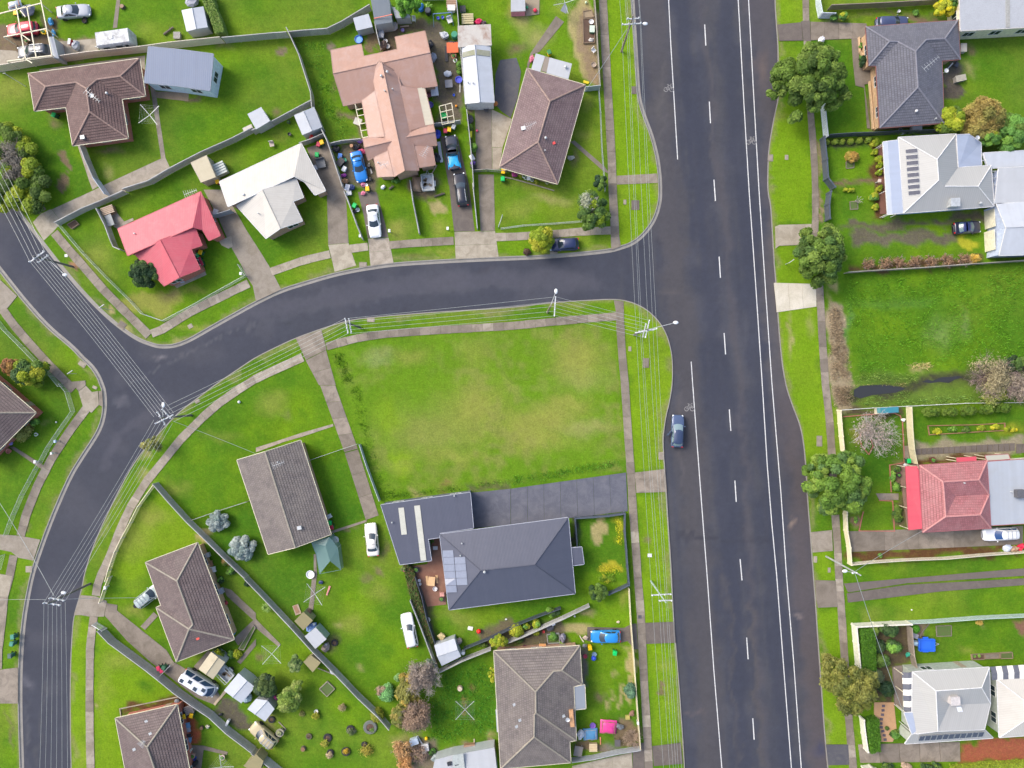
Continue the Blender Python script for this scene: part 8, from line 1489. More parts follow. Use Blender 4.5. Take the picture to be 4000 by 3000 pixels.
        for i in range(4): q = math.pi/2*i; d = Vector((math.cos(q),math.sin(q),0)); m = MB(); m.bar((0,0,H_-.1),d*R+Vector((0,0,H_+.15)),.06,.05); m.build('arm',GALV,t)
        m = MB()
        for k in (.35,.5,.65,.8,.97):
            for i in range(4): q = math.pi/2*i; m.bar(Vector((math.cos(q)*R*k,math.sin(q)*R*k,H_-.1+.25*k)),Vector((math.cos(q+math.pi/2)*R*k,math.sin(q+math.pi/2)*R*k,H_-.1+.25*k)),.006,.006)
        o = m.build('washing_line',GALV,t); o['kind'] = 'stuff'
        if col2: m = MB(); m.add([(0,0,H_+.1),(-.9,-.9,H_-.1),(-.2,-1.5,H_-.2),(.2,-.9,H_-.1)],[(0,1,2,3)]); m.build('cover',B_,t)
    return t
B = 'bin'
for a in (('green lidded wheelie bin behind the brown tiled house',0,0,463,992,GRN),('yellow lidded bin under the pergola beside the red wagon',0,0,134,112,YLW),('yellow bin beside the cream mossy shed',0,0,1877,1567,YLW,(.3,.02,.05)),('yellow lidded bin beside the red bin behind the cream roof',1,0,568,1230,YLW,(.02,.08,.04)),('dull red bin next to the yellow bin behind the cream roof',1,0,540,1248,REDC),
          ('green lidded bin on the muddy concrete drive',1,0,526,1338,GRN),('yellow lidded bin on the path in front of the blue coupe',1,0,963,1632,YLW),('yellow lidded bin next to the timber frame by the ute',1,0,1670,1120,YLW),('dull red bin between the yellow bin and the fence by the ute',1,0,1637,1132,REDC),('grey white bin right of the yellow bin by the ute',1,0,1707,1096,(.5,.52,.52)),
          ('yellow lidded bin at the corner of the purple tiled house',1,0,2137,1482,YLW),('green lidded bin at the corner of the purple tiled house',1,0,2133,1545,GRN),('green lidded bin by the fence beside the white sedan',1,1,850,117,GRN),('yellow lidded bin beside the red roofed corner house',0,1,1730,522,YLW),('green lidded bin beside the red roofed corner house',0,1,1700,550,GRN),
          ('dark red bin against the red roofed corner house, upper one',0,1,1722,585,REDC),('dark red bin against the red roofed corner house, lower one',0,1,1738,618,REDC),('green lidded bin behind the grey gable house',1,2,636,1202,GRN),('dull red bin next to the green bin of the grey gable house',1,2,652,1240,REDC),('crimson bin against the lower left paling fence',0,3,1395,818,(.5,.02,.08)),
          ('crimson bin left of the other one at the lower left fence',0,3,1370,800,(.5,.02,.08)),('dark green bin above the crimson bins',0,3,1412,795,(.03,.12,.06)),('yellow lidded bin left on the red paving',0,3,1587,1215,YLW),('yellow lidded bin right on the red paving',0,3,1652,1207,YLW),('yellow lidded bin below the blue hatchback',2,3,674,622,YLW,YLW),('green lidded bin alone on the lower centre lawn',2,3,890,668,GRN,GRN),
          ('green lidded bin at the pale cream fence end by the red roofed house',3,2,1218,666,GRN),('open green bin with yellow rim above the white verandah roof',2,0,322,452,(.05,.2,.06),YLW),('uppermost of the three green bins on the left kerb verge',0,3,108,528,(.06,.25,.18),(.03,.14,.10)),('middle one of the three green bins on the left kerb verge',0,3,100,588,(.06,.25,.18),(.03,.14,.10)),('lowest of the three green bins on the left kerb verge, lid closed',0,3,84,692,(.08,.13,.11),(.03,.14,.10))):
    it(B,a[0],*a[1:5],a[5],1,random.uniform(-25,25),a[6] if len(a) > 6 else None)
for a in (('rotary clothesline on the lawn right of the brown tiled house',0,0,1340,1030,1.0,40),('rotary clothesline on the lawn of the lower left tiled house',0,3,1950,1600,1.0,5),('rotary clothesline with washing near the green tent',1,3,535,128,1.0,35),('rotary clothesline between the bird bath and the olive hut',1,3,168,638,1.0,48),('rotary clothesline on the rank lawn left of the weathered tiled house',1,3,1812,1112,1.0,45)): it('clothesline',*a[:5],GRY,a[5],a[6])
it('clothesline','rotary clothesline with a folded grey cover at the top',2,0,450,75,GRY,.9,15,(.2,.22,.25))
J = it
J('pool','round blue paddling pool beside the pale skillion shed',1,0,887,338,(.05,.17,.65),.72,0,(.2,.42,.7)); J('box','small paved pale square pond near the green tree',1,0,1787,82,(.4,.48,.52),1.1,5,BLK,1.5)
for a in (('stump','tree stump with a knot beside the straight lawn path',0,0,1055,55,BRN_,1.2),('tyre','dark tyre on the lawn below the silver sedan',0,0,725,175),('log','grey log lying on the lawn above the cream fence',0,0,1455,265,GRY,1.1,35),('crate','grey timber pallet box beside the log',0,0,1533,310,(.22,.21,.19),1.1,0,(.3,.29,.26)),('bag','grey tarpaulin covered motorbike above the white gabled shed',0,0,1668,20,(.3,.31,.36),2.4,10,BLK),('box','red and white jet ski on its stand beside the caravan',0,0,607,365,(.6,.03,.06),1.1,82,WHT,.7),('bag','clear plastic covered cage beside the jet ski',0,0,660,400,(.35,.37,.4),1.8,80,(.5,.5,.52)),
          ('bag','grey covered bundle under the pergola top',0,0,245,95,(.16,.17,.22),2.6,20),('bag','blue kayak shaped cover beside the pergola',0,0,440,190,(.06,.3,.6),1.6,-75,(.06,.3,.6),1.0),('bag','lower blue kayak shaped cover beside the pergola',0,0,462,285,(.08,.33,.6),1.3,-80,(.06,.3,.6),.9),('pot','yellow tub beside the pergola post',0,0,385,280,YLW,1.2),('pot','leafy green plant pot under the pergola',0,0,235,358,BRN_,1.1),('sheet','brick red and pale roof covering at the top left corner',0,0,130,45,(.45,.5,.55),2.0,15,(.3,.08,.04),1.0),
          ('plank','timber offcuts beside the zinc shed on the lawn',0,0,2140,1110,(.45,.42,.36),.9,25,None,5),('chair','bench seat on the lawn left of the white roofed house',1,0,140,1250,(.4,.34,.28),1.3,10,(.6,.58,.55)),('tub','dark tub on the lawn below the zinc gabled shed',1,0,290,1160,BLK,.6),('pot','dark pot against the paling fence',1,0,282,1055,BLK,.8),('chair','red toy chair below the zinc gabled shed',1,0,482,1200,(.7,.04,.04),1.3,10),('chair','grey lounge on the muddy concrete drive',1,0,562,1415,(.14,.15,.16),2.6,12),('box','pale grey box by the wall of the white roofed house',1,0,513,1450,(.5,.5,.52),.9,-65),
          ('crate','open mesh aviary cage beside the cream mossy shed',0,0,1903,1475,(.4,.46,.42),2.4,25,(.5,.54,.5),2.0),('crate','stacked timber pallets behind the red roofed corner house',0,1,948,165,(.3,.2,.13),2.0,20,(.42,.3,.2),1.3),('table','white framed trampoline leaning in the back yard corner',0,1,962,250,(.25,.27,.27),1.4,110,WHT,1.3),('box','water heater against the red roofed corner house',0,1,1868,182,(.5,.52,.55),1.3,70),('meter','white letterbox at the low wire fence corner',0,1,2098,712,WHT,.9),('box','window air conditioner on the red roofed gable wall',0,1,1570,768,(.4,.48,.6),.8,15),
          ('ball','white ball on the lot edge lawn by the long footpath',0,2,2065,155,WHT),('ball','small white light on the far left lawn',0,2,480,330,WHT,.6),('meter','blue white letterbox on the far left mesh fence',0,2,506,492,(.4,.5,.7),.8),('meter','white letterbox beside the far left footpath',0,2,475,595,WHT,.7),('pot','round white planter bowl on the far left lawn',0,2,313,436,WHT,.8),('bag','white garden swan ornament by the far left bush',0,2,240,402,WHT,.9),('bag','purple bundle at the far left doorstep',0,2,88,512,(.3,.25,.6),1.1),('tub','terracotta pots by the far left doorstep',0,2,75,580,(.5,.2,.15),.9),('meter','white letterbox on the path of the far left house',0,2,335,667,WHT,.9),
          ('box','grey gas bottle box behind the mauve tiled house',0,2,1790,1478,(.4,.42,.44),1.2,20),('chair','white barbecue behind the mauve tiled house',0,2,1845,1600,WHT,1.6,10),('chair','brown bench behind the mauve tiled house',0,2,1820,1550,(.35,.2,.12),1.5,15),('box','grey unit by the step of the mauve tiled house',0,3,1900,130,(.35,.37,.42),1.5,20),('bag','red bicycle heap behind the mauve tiled house',0,3,1950,235,(.35,.03,.04),1.0,80,BLK),('tub','light blue basket at the corner of the mauve tiled house',0,3,2018,490,(.1,.45,.7),.7),('meter','white letterbox on the cream picket fence',0,3,935,88,WHT,.9),
          ('bag','black rubbish bag beside the yellow bins',0,3,1585,1165,BLK,1.5),('crate','wooden frame above the yellow bins',0,3,1640,1150,(.35,.28,.24),1.4,20,(.4,.34,.3)),('chair','upper blue outdoor chair on the red paving',0,3,1625,1285,(.15,.32,.5),1.5,100),('chair','grey outdoor chair on the red paving',0,3,1632,1325,(.35,.38,.42),1.3,100),('table','small black table on the red paving',0,3,1638,1365,BLK,.7),('chair','lower blue outdoor chair on the red paving',0,3,1637,1408,(.15,.32,.5),1.5,80),('plank','grey board leaning below the blue chairs',0,3,1635,1445,GRY,.5,80,None,2),
          ('stump','dark stump beside the pale stone at lower left',0,3,1740,1315,BRN_,1.0),('bag','flat pale stone on the lower left lawn',0,3,1792,1303,(.5,.47,.38),.9),('box','white ladder box leaning on the paling fence',0,3,1970,1262,(.6,.62,.63),1.2,65,None,.6),('bag','dark bag on the paling fence line',0,3,1900,1198,BLK,.8),('drum','black compost bin by the lower left tiled house',0,3,1690,1615,BLK,1.2),('pot','terracotta pot by the lower left tiled house wall',0,3,1670,1550,(.45,.3,.24),1.2),('tub','small blue tub by the lower left tiled house wall',0,3,1680,1575,(.05,.1,.4),.7),('pot','stone figure under the lower left clothesline',0,3,1925,1562,(.55,.45,.38),1.2),('box','pale doormat box beside the lower left tiled house',0,3,1632,1515,(.55,.55,.48),1.4,70),
          ('bag','dark satellite dish cover at the bark bed',0,3,1525,1080,(.2,.22,.25),1.0),('bag','blue grey tarpaulin heap beside the white ribbed shed',0,3,2145,1045,(.3,.4,.45),2.0,40),('tyre','tyre leaning against the white ribbed shed',0,3,2122,1082),('plank','long pale timbers lying below the camper van',0,3,1895,1060,(.45,.36,.24),1.6,50,None,2),('tyre','dark tyre beside the white metal shed',1,3,132,1245,GRY,1.3),('pot','stone basin on the paved pad by the tan wagon',1,3,215,1340,(.28,.26,.2),1.8,0,(.2,.22,.1)),('tub','white bird bath bowl at the yellow bush',1,3,520,1170,WHT,.7),
          ('chair','two white chairs behind the grey gable house',1,2,612,1155,WHT,1.1,10),('chair','second white chair behind the grey gable house',1,2,640,1140,(.6,.62,.64),1.1,30),('tub','round white satellite dish on the ground by the tent',1,2,686,1345,WHT,1.2),('tub','white bowl beside the narrow path above the clothesline',1,2,470,1645,WHT,1.4),('plank','pink towel hanging by the clothesline arm',1,3,622,130,(.7,.3,.25),.9,70,None,1.3),('bag','dark cap on the lawn above the clothesline',1,3,558,55,NAVY,.9),('drum','dark round pot at the end of the narrow path',1,3,463,305,(.1,.06,.05),1.2),('plank','weathered boards leaning above the olive shed',1,3,350,295,(.36,.28,.2),.9,110,(.28,.16,.1),5),
          ('bag','shiny blue tarpaulin between the two fence sheds',1,3,480,435,(.2,.3,.6),2.2,40,WHT),('bag','grey junk heap beside the white flat roofed shed',1,3,600,615,(.22,.18,.16),1.8,60,(.4,.4,.42)),('tyre','dark tyre lying on the lawn by the fence sheds',1,3,677,580,GRY,1.3),('tyre','white rimmed tyre against the long paling fence',1,3,665,822,(.5,.53,.56),1.3),('tyre','black tyre behind the white rimmed tyre',1,3,695,845),('box','small black case against the long paling fence',1,3,645,792,BLK,.9,40),
          ('tyre','round dark planter nearest the left in the tyre garden',1,3,455,1390,(.1,.09,.05),1.2),('stump','brown stump planter with a flower in the tyre garden',1,3,407,1495,BRN_,1.3),('tyre','black tyre at the end of the yellow bush',1,3,617,1402,GRY,1.6),('tyre','black tyre round the orange and green bush',1,3,775,1522,GRY,1.7),('tyre','black tyre above the wide brown bush',1,3,935,1462,GRY,1.2),('tyre','dark tyre half under the straw coloured bush',1,3,640,1530,GRY,1.3),('tyre','tyre round the spiky grey green bush',1,3,815,1330,GRY,1.6),('tyre','stone ring of a former fire place in the tyre garden',1,3,985,1312,(.13,.14,.12),2.6),
          ('stump','pale cut stump on the rank lawn',1,3,1762,972,(.5,.38,.26),1.4,0,(.62,.5,.36)),('ball','bright red ball on the lawn of the charcoal house',1,3,1926,476,(.8,.01,.01),1.6),('plank','white pipe pieces on the lawn of the charcoal house',1,3,1852,456,(.75,.73,.6),.45,170,None,3),('bag','small pale stone on the charcoal house lawn',1,3,2160,378,WHT,.4),('tub','white bucket on the fence strip beside the back lawn',1,3,1487,376,WHT,.8),('pot','pink flower pot on the fence strip',1,3,1488,420,(.5,.3,.3),.8),('drum','white water tank beside the white gabled shed',1,3,1792,655,WHT,.9),('bag','straw bale above the white gabled shed',1,3,1600,520,(.5,.4,.2),1.6),('bag','rubble heap along the white gabled shed',1,3,1755,560,(.3,.25,.22),1.4,70),
          ('table','light timber picnic table on the deck',1,3,1520,38,(.62,.4,.2),1.1,85,None,1.3),('plank','left light timber bench of the picnic table',1,3,1477,42,(.62,.4,.2),.85,95,None,1.6),('plank','right light timber bench of the picnic table',1,3,1562,30,(.62,.4,.2),.75,95,None,1.6),('tub','white square drain grate box on the deck',1,3,1547,110,(.6,.58,.58),.8),('chair','pinkish chair on the deck near the roof corner',1,3,1608,155,(.6,.3,.25),1.3,0),('pot','dark round pot on the deck near the roof corner',1,3,1605,195,(.08,.06,.04),1.2),('box','white air conditioner box beside the charcoal garage',1,2,1550,1415,(.55,.57,.6),.9,0),('pot','dark potted shrub on the deck edge',1,2,1388,1600,BLK,1.3),
          ('tub','first small white pot on the deck edge',1,3,1412,38,WHT,.5),('tub','second small white pot on the deck edge',1,3,1418,68,WHT,.5),('box','light blue fish box in the junk pile',1,3,1370,1420,(.4,.48,.58),1.6,20),('crate','white wire crate in the junk pile',1,3,1462,1478,(.45,.46,.47),1.2,10,(.6,.6,.6)),('plank','white pipe lying across the junk pile',1,3,1415,1425,WHT,.9,-60),('bag','grey heap of building scraps in the junk pile',1,3,1440,1530,(.45,.42,.38),1.6,10),('ball','yellow toy at the edge of the junk pile',1,3,1472,1404,YLW,1.2),('crate','brown pallet behind the long caravan annexe',1,3,1850,1490,(.28,.16,.1),1.8,8,(.32,.2,.14)),('tub','white tub behind the long caravan annexe',1,3,1690,1505,WHT,.7),('plank','long timber post standing behind the annexe',1,3,1885,1450,(.45,.42,.3),.8,88),('box','rusty brown box at the annexe end',1,3,1930,1475,(.4,.14,.06),1.1,5),('bag','grey tarpaulin at the annexe front corner',1,3,1555,1560,(.2,.24,.24),2.0,30)):
    k,l,c,r,x,y = a[:6]; q = list(a[6:]); it(k,l,c,r,x,y,*(q if q else [GRY]))
for a in (('tub','red pan by the wall in the lower centre yard',2,3,632,692,(.4,.04,.08),.7),('ball','blue ride on toy on the lower centre lawn',2,3,705,708,(.03,.08,.6),1.7),('tub','grey blue toy seat next to the ride on toy',2,3,710,675,(.2,.3,.4),.8),('bag','dark bag left of the yellow bin',2,3,627,605,(.15,.16,.18),.9),('plank','pale plank left of the blue hatchback',2,3,602,548,(.6,.52,.4),.7,-60),('bag','pale rock left of the blue hatchback',2,3,635,535,(.45,.36,.3),1.0),('sheet','bright pink tarpaulin over a load in the front yard',2,3,832,1302,(.62,.05,.24),2.4,-4,None,2.0),('sheet','blue covered table beside the pink tarpaulin',2,3,677,1365,(.08,.24,.42),2.1,3,(.3,.3,.32),1.7),('bag','white plastic sheeting left of the blue covered table',2,3,592,1370,(.6,.62,.65),1.8,80),('bag','black and white bag lying on the blue covered table',2,3,695,1390,(.15,.16,.2),1.2,80,WHT),
          ('tub','small purple tub above the blue covered table',2,3,697,1290,PUR,1.0),('crate','cream wooden crate in the front yard corner',2,3,700,1475,(.5,.38,.22),1.3,0,(.62,.5,.3)),('plank','orange and white toy track beside the crate',2,3,766,1430,(.75,.25,.15),.7,90),('table','dark workbench with a white clock face',2,3,908,1430,(.1,.09,.09),.8,90,BLK,1.1),('bag','grey lawnmower cover beside the pink tarpaulin',2,3,930,1300,(.15,.16,.17),1.4,-20),('table','grey weathered boards in the lower yard corner',2,3,570,1500,(.2,.18,.16),1.2,80,GRY,1.6),('meter','white letterbox on the low cream wall',2,3,1080,1248,WHT,.8),('crate','small straw coloured frame on the bare soil',2,3,1000,1222,(.42,.36,.1),.7,0),('bag','rusty scrap beside the straw frame',2,3,1035,1190,(.22,.12,.08),1.2,50),('bag','white stone on the lower centre lawn edge',2,3,918,400,(.6,.5,.35),.6),('ball','white ball below the pale paling fence',2,3,542,350,WHT,.7),
          ('chair','white plastic chair in the cluttered bed',2,3,355,412,WHT,1.0,30),('bag','black and grey bag in the cluttered bed',2,3,325,445,(.1,.1,.12),1.5),('bag','grey bundle right of the raised weedy bed',2,3,440,535,(.2,.19,.24),1.6,80),('table','orange topped shelf against the tiled roof edge',2,3,262,588,(.6,.3,.12),.8,0,GRY,.6),('bag','white bag below the orange topped shelf',2,3,260,608,WHT,1.0),('tub','lime tub by the cluttered wall',2,3,425,582,(.3,.5,.05),.7),('tub','red pot in the cluttered bed',2,3,272,480,(.5,.05,.05),.5),('tyre','dark tyre in the cluttered bed',2,3,135,510,GRY,1.2),('tub','dark plum pot at the roof edge',2,3,110,612,(.15,.04,.08),.7),('tub','blue tub at the roof edge',2,3,308,605,(.08,.12,.3),.6),
          ('sheet','dark teal trailer awning in front of the purple house',1,0,1390,1590,(.28,.19,.12),1.5,-5,(.2,.16,.1),2.2),('bag','white garden light in the salmon house front lawn',1,0,1097,1618,WHT,.9,45),('log','dark board in the salmon house front lawn',1,0,1170,1620,GRY,.5,30),('drum','brown cable reel beside the blue coupe',1,0,832,1270,(.4,.2,.1),.9),('box','blue box beside the blue coupe',1,0,728,1352,(.05,.2,.6),1.0,80),('box','black suitcase pile left of the blue coupe',1,0,735,1408,BLK,1.6,50),('box','white cooler left of the blue coupe',1,0,763,1462,WHT,1.0,60),('tub','green tub left of the blue coupe',1,0,766,1385,(.05,.4,.25),.7),('bag','magenta bag beside the coupe at the fence',1,0,757,1515,(.35,.05,.3),1.0),('bag','brown carton heap beside the coupe at the fence',1,0,767,1565,(.32,.17,.08),1.3),('box','white metal crate at the fence by the coupe front',1,0,793,1625,(.55,.56,.6),1.2,75),('bag','dark bundle with blue at the coupe front',1,0,825,1620,NAVY,1.4),
          ('bag','black bag right of the blue coupe',1,0,985,1550,BLK,1.0),('bag','pinkish bag pile behind the blue coupe',1,0,915,1310,(.45,.06,.15),1.3),('bag','dark heap behind the blue coupe',1,0,870,1265,BLK,1.5),('bag','black heap at the fence corner',1,0,690,1290,BLK,1.5),('bag','pale bag on the fence corner',1,0,672,1240,(.5,.55,.5),1.0),('bag','purple cloth hung on the fence',1,0,902,1220,PUR,1.1),('tub','white speaker cone on the coupe bonnet side',1,0,955,1600,WHT,.5),('bag','pink toy heap in front of the coupe',1,0,925,1595,(.5,.15,.25),1.0),('plank','long pole beside the coupe',1,0,985,1450,(.5,.48,.44),1.0,-75),('drum','black drum beside the salmon house wall',1,0,982,1440,BLK,.8),
          ('bag','royal blue tarpaulin against the salmon house',1,0,1568,1165,(.04,.07,.5),1.6,80),('plank','long white gutter pieces against the salmon house',1,0,1590,1310,(.55,.57,.62),1.9,-82,None,2.5),('bag','black bags against the salmon house wall',1,0,1560,1370,BLK,1.9,80),('plank','loose timber below the black bags',1,0,1540,1460,(.4,.3,.22),.9,60),('table','grey and white washing machines against the salmon house',1,0,1545,800,(.6,.62,.66),.9,8,GRY,1.8),('bag','mixed red and blue clutter below the washing machines',1,0,1495,820,(.3,.1,.12),1.3,0,BLUE),('tub','purple tub against the salmon house',1,0,1505,908,(.15,.12,.45),1.1),('bag','black rubbish by the upper right salmon roof',1,0,1508,385,BLK,1.5,80),('bag','grey boards by the upper right salmon roof',1,0,1535,500,(.3,.33,.4),1.6,85),
          ('table','orange and black utility tray beside the long shed',1,0,1700,425,(.65,.13,.04),1.4,2,BLK,2.0),('plank','long black bar left of the orange tray',1,0,1645,460,BLK,1.4,92,None,2.5),('sheet','black sheet above the orange tray',1,0,1700,378,BLK,1.6,5,None,.5),('drum','dark green water tank beside the rusty carport roof',1,0,1717,312,(.04,.25,.15),1.6),('pot','terracotta pot below the orange tray',1,0,1708,490,(.35,.14,.08),1.2),('pot','pale pot in the climbing bush',1,0,1720,525,WHT,.9),('bag','clear plastic wrapped bike in the junk yard',1,0,1628,308,(.5,.52,.55),1.8,-30),('bag','white plastic bundle in the junk yard',1,0,1655,638,(.7,.72,.75),1.4,10),('tub','royal blue round table beside the white stand',1,0,1752,690,(.08,.1,.6),1.2),('plank','white stand legs below the blue round table',1,0,1762,750,(.6,.58,.52),.9,88),('table','grey barbecue in the junk yard',1,0,1668,735,(.2,.2,.22),.9,5,BLK,1.5),('pot','terracotta pot beside the grey barbecue',1,0,1648,735,(.35,.12,.08),.8),
          ('tub','small blue bowl on the ground of the junk yard',1,0,1710,822,BLUE,.4),('ball','orange toy on the grass of the junk yard',1,0,1730,915,(.8,.3,.02),.9),('tub','green seat inside the timber frame',1,0,1620,1002,(.0,.42,.1),1.1),('drum','black pot of the yucca',1,0,1488,105,BLK,1.5,0,(.06,.07,.08)),('bag','blue swing seat heap at the top',1,0,1425,70,(.04,.22,.55),1.6,80),('chair','white plastic slide base in the play yard',1,0,1675,180,(.65,.65,.63),1.5,20),('box','white play bench at the top of the junk yard',1,0,1690,80,(.6,.58,.55),1.5,0),('crate','brown timber crate at the top fence',1,0,1690,35,(.34,.22,.14),1.6,0),('tub','first small blue seat of the swing set',1,0,1573,157,(.1,.12,.6),.5),('tub','second small blue seat of the swing set',1,0,1613,152,(.1,.12,.6),.5),('tub','third larger blue seat of the swing set',1,0,1665,152,(.05,.1,.6),.7),
          ('crate','yellow timber pallet above the rusty carport',1,0,1830,178,(.42,.36,.18),1.9,2,(.5,.44,.24),1.7),('bag','crimson bag above the rusty carport',1,0,1920,190,(.6,.02,.1),1.5),('bag','dark bundle beside the crimson bag',1,0,1965,195,(.12,.07,.08),1.0),('chair','white garden statue by the yard fence',1,0,1365,172,(.6,.62,.58),1.1,0),('bag','twisted metal scrap below the dark carport',1,0,1200,232,(.4,.36,.34),1.5,60),('box','grey steel cabinet beside the yard fence',1,0,1085,305,(.34,.36,.4),1.4,85),('tub','white bucket below the steel cabinet',1,0,1120,357,WHT,.7),('bag','dark clutter at the notch of the salmon roof',1,0,1100,400,(.16,.11,.09),1.8,60),('tub','pale grey stone in the notch of the salmon roof',1,0,1138,402,(.4,.4,.4),.8),('plank','short pale plank in the dirt yard',1,0,1283,222,(.4,.3,.22),.8,5),('tub','purple cloth on the dirt yard',1,0,1268,262,(.25,.2,.45),.6),('table','lattice table left of the salmon house wall',1,0,885,1060,(.5,.48,.42),.9,-20,None,1.3),
          ('box','yellow toy beside the concrete drive fence',1,0,1857,1165,(.7,.7,.02),1.2,85,None,.6),('bag','dark clutter along the concrete drive fence',1,0,1850,1040,(.08,.08,.09),1.6,80),('ball','pink ball on the concrete drive',1,0,1910,1128,(.8,.1,.2),.8),('box','white cooler by the concrete drive fence',1,0,1868,1365,WHT,1.1,-60),('bag','purple bag by the concrete drive fence',1,0,1876,1408,PUR,1.0),('bag','black bags near the low picket fence',1,0,1880,1440,BLK,1.2),('pot','orange flower pots at the long shed corner',1,0,2070,900,(.5,.2,.08),1.1,0,(.5,.2,.03)),('tub','round dark cover before the long shed door',1,0,1990,948,(.1,.1,.1),.8),('meter','first white meter box on the front lawn',1,1,1160,345,WHT,.9),('meter','second white meter box near the wagon drive',1,1,1660,325,WHT,.9),('meter','white letterbox at the end of the white sedan fence',1,1,908,390,WHT,.8),('tub','white tub by the fence at the white sedan',1,1,880,155,(.55,.57,.6),.7),('bag','dark bag by the fence at the white sedan',1,1,852,170,BLK,.9),('bag','pink bag at the top of the white sedan drive',1,1,925,10,(.7,.2,.3),1.0),('log','reddish branches on the front lawn',1,1,1585,25,BRN_,1.0,15),('box','white chest at the top of the front yard fence',1,1,805,12,(.55,.57,.58),1.0,10),
          ('chair','white garden bench under the purple tiled eave',2,0,145,1545,WHT,1.0),('pot','first white round pot in the pebble bed',2,0,103,1525,WHT,.8),('pot','second white round pot in the pebble bed',2,0,118,1540,WHT,.7),('pot','third white round pot in the pebble bed',2,0,173,1557,WHT,.7),('pot','last white round pot in the pebble bed',2,0,303,1580,(.6,.5,.4),.7),('bag','magenta pram at the corner of the purple house',2,0,20,1508,(.3,.03,.15),1.3),('bag','pale garden rock beside the purple tiled house',2,0,507,1365,(.42,.4,.36),1.3),('plank','yellow toy slide on the straw grass',2,0,640,705,(.85,.65,.02),.5,-15,None,2),('chair','white swing frame in the highway fence beds',2,0,705,440,WHT,1.1,45),('tub','rusty ring in the highway fence beds',2,0,705,560,(.35,.28,.22),.9),('box','green and white cover on the veggie bed',2,0,690,260,(.02,.22,.10),1.3,88,(.5,.6,.5),1.3),('tub','white pot at the end of the veggie bed',2,0,685,190,WHT,.8),('bag','white scraps at the lower veggie bed',2,0,683,345,(.5,.48,.45),1.0),('bag','pink cover leaning at the white verandah roof',2,0,172,510,(.6,.15,.22),1.3,60),('ball','red toy in the sandy play square',2,0,200,90,(.8,.03,.08),1.3),('ball','green toy in the sandy play square',2,0,130,62,(.05,.5,.2),.9),('ball','pale ball near the top straw lawn',2,0,640,20,(.5,.6,.4),.9),
          ('bag','white sea shell feature on the tiled house drive',3,0,460,350,(.6,.6,.62),1.4,60),('chair','dark motor scooter behind the slate tiled house',3,0,1622,562,(.06,.06,.08),1.3,60),('plank','white satellite arm behind the slate tiled house',3,0,1582,565,WHT,.7,45),('crate','beige hand cart with clutter behind the slate tiled house',3,0,1650,685,(.35,.33,.3),1.7,12,(.5,.46,.36),1.0),('box','white air conditioner below the slate tiled house',3,0,1270,1112,(.5,.52,.52),1.8,0),('bag','blue grey rubbish below the slate tiled house',3,0,1145,1138,(.3,.35,.38),1.3,-30),('box','white step block at the back door of the slate tiled house',3,0,1672,425,(.45,.42,.36),1.6,90),('tub','white ball light on the top right lawn strip',3,0,1130,98,WHT,.5),('meter','white verandah post box of the white pyramid house',3,0,940,1575,(.6,.5,.45),1.0),('pot','topiary pot at the upper garage door',3,1,1920,345,WHT,1.1,0,(.02,.08,.03)),('pot','topiary pot at the lower garage door',3,1,1930,540,WHT,1.1,0,(.02,.08,.03)),
          ('bag','white bird ornament on the brick edged border',3,2,1172,310,WHT,.8),('crate','cream lattice chair beside the teal shed',3,2,950,235,(.6,.54,.4),1.0,0),('pot','black pot in the verandah bed',3,2,1128,787,BLK,1.0),('pot','dark red pot in the bark bed above the red roof',3,2,1415,655,(.12,.04,.03),1.4),('bag','white wheelbarrow with a brown sack by the fence',3,2,2062,1418,(.5,.55,.65),1.6,10),('bag','brown sack leaning beside the wheelbarrow',3,2,2125,1425,(.32,.2,.12),1.6,10),('bag','bright red chair cover at the right edge',3,2,2180,1405,(.7,.02,.06),1.6,20),('bag','grey white bucket in the orange verandah path',3,2,1190,700,(.5,.5,.5),.9),
          ('stump','pale hollow stump in the shrubbery',3,3,995,587,(.45,.38,.32),1.3,0,(.2,.17,.15)),('sheet','pale blue covered boat shape by the timber fence',3,3,1262,578,(.35,.5,.58),.8,80,None,1.1),('box','grey flat box beside the round ball shrub',3,3,1262,512,(.22,.22,.24),1.2,-20),('bag','green hose coil on the timber fence',3,3,1212,680,(.02,.28,.18),1.0,60),('ball','white ball on the mown strip above the pale green fence',3,3,1247,296,WHT,.5),('box','blue window box between the cream roofs',3,3,1957,1240,(.05,.3,.42),1.2,88,None,.6)):
    k,l,c,r,x,y = a[:6]; q = list(a[6:]); it(k,l,c,r,x,y,*(q if q else [GRY]))
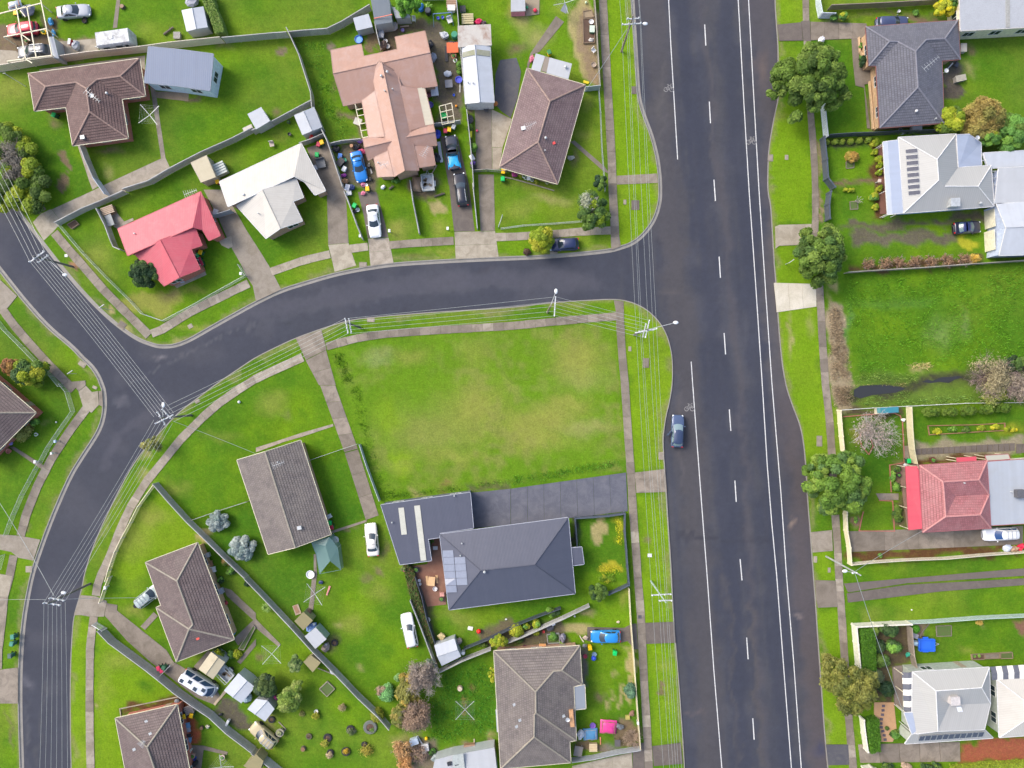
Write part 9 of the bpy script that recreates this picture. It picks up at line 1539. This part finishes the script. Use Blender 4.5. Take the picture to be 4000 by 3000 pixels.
# timber frame on the junk yard
t = thing('timber_frame','cream window frame lattice standing beside the salmon house','timber frame',at(1,0,1645,980)); F = [(1583,918),(1690,890),(1715,1055),(1610,1075)]; q = [at(1,0,x,y,1.6) for x,y in F]
for a,b in [(q[i],q[(i+1) % 4]) for i in range(4)]+[(q[0].lerp(q[3],k),q[1].lerp(q[2],k)) for k in (.33,.66)]+[(q[0].lerp(q[1],.5),q[3].lerp(q[2],.5))]: m = MB(t.location); m.bar(a,b,.08,.08); m.build('bar',CREAM,t)
for p in q: m = MB(t.location); m.bar(p,(p.x,p.y,0),.07,.07); m.build('post',CREAM,t)
# green translucent tent
t = thing('shade_tent','green translucent plastic tent behind the grey gable house','tent',at(1,2,620,1480)); TM = m_clear((.16,.27,.27),.68,.35); A_ = [at(1,2,x,y,z) for x,y,z in ((478,1370,2.2),(635,1322,2.3),(705,1415,1.9),(732,1605,1.7),(550,1640,1.7),(520,1470,1.8),(600,1400,2.5),(640,1530,2.4))]
m = MB(t.location); m.add(A_,[(0,1,6),(1,2,6),(2,7,6),(2,3,7),(4,5,7),(5,6,7),(5,0,6)]); G_ = [Vector((p.x,p.y,0)) for p in A_[:6]]; m.add(A_[:6]+G_,[(i,(i+1) % 6,6+(i+1) % 6,6+i) for i in (1,2,4)]); m.build('cover',TM,t)
for p in A_[:6]: m = MB(t.location); m.bar(p,(p.x,p.y,0),.04,.04); m.build('pole',GALV,t)
m = MB(t.location); [m.bar(A_[i],A_[(i+1) % 6],.05,.05) for i in range(6)]; m.build('rim',TM,t)
# swing set
t = thing('swing_set','blue steel swing set frame at the top of the junk yard','swing set',at(1,0,1600,140)); a,b = at(1,0,1530,120,1.9),at(1,0,1690,108,1.9); m = MB(t.location); m.bar(a,b,.07,.07); m.build('top_bar',pl((.12,.2,.5)),t)
for p,d in ((a,-.1),(b,.1)):
    for s in (-.9,.9): m = MB(t.location); m.bar(p,(p.x+d,p.y+s,0),.06,.06); m.build('leg',pl((.2,.35,.45)),t)
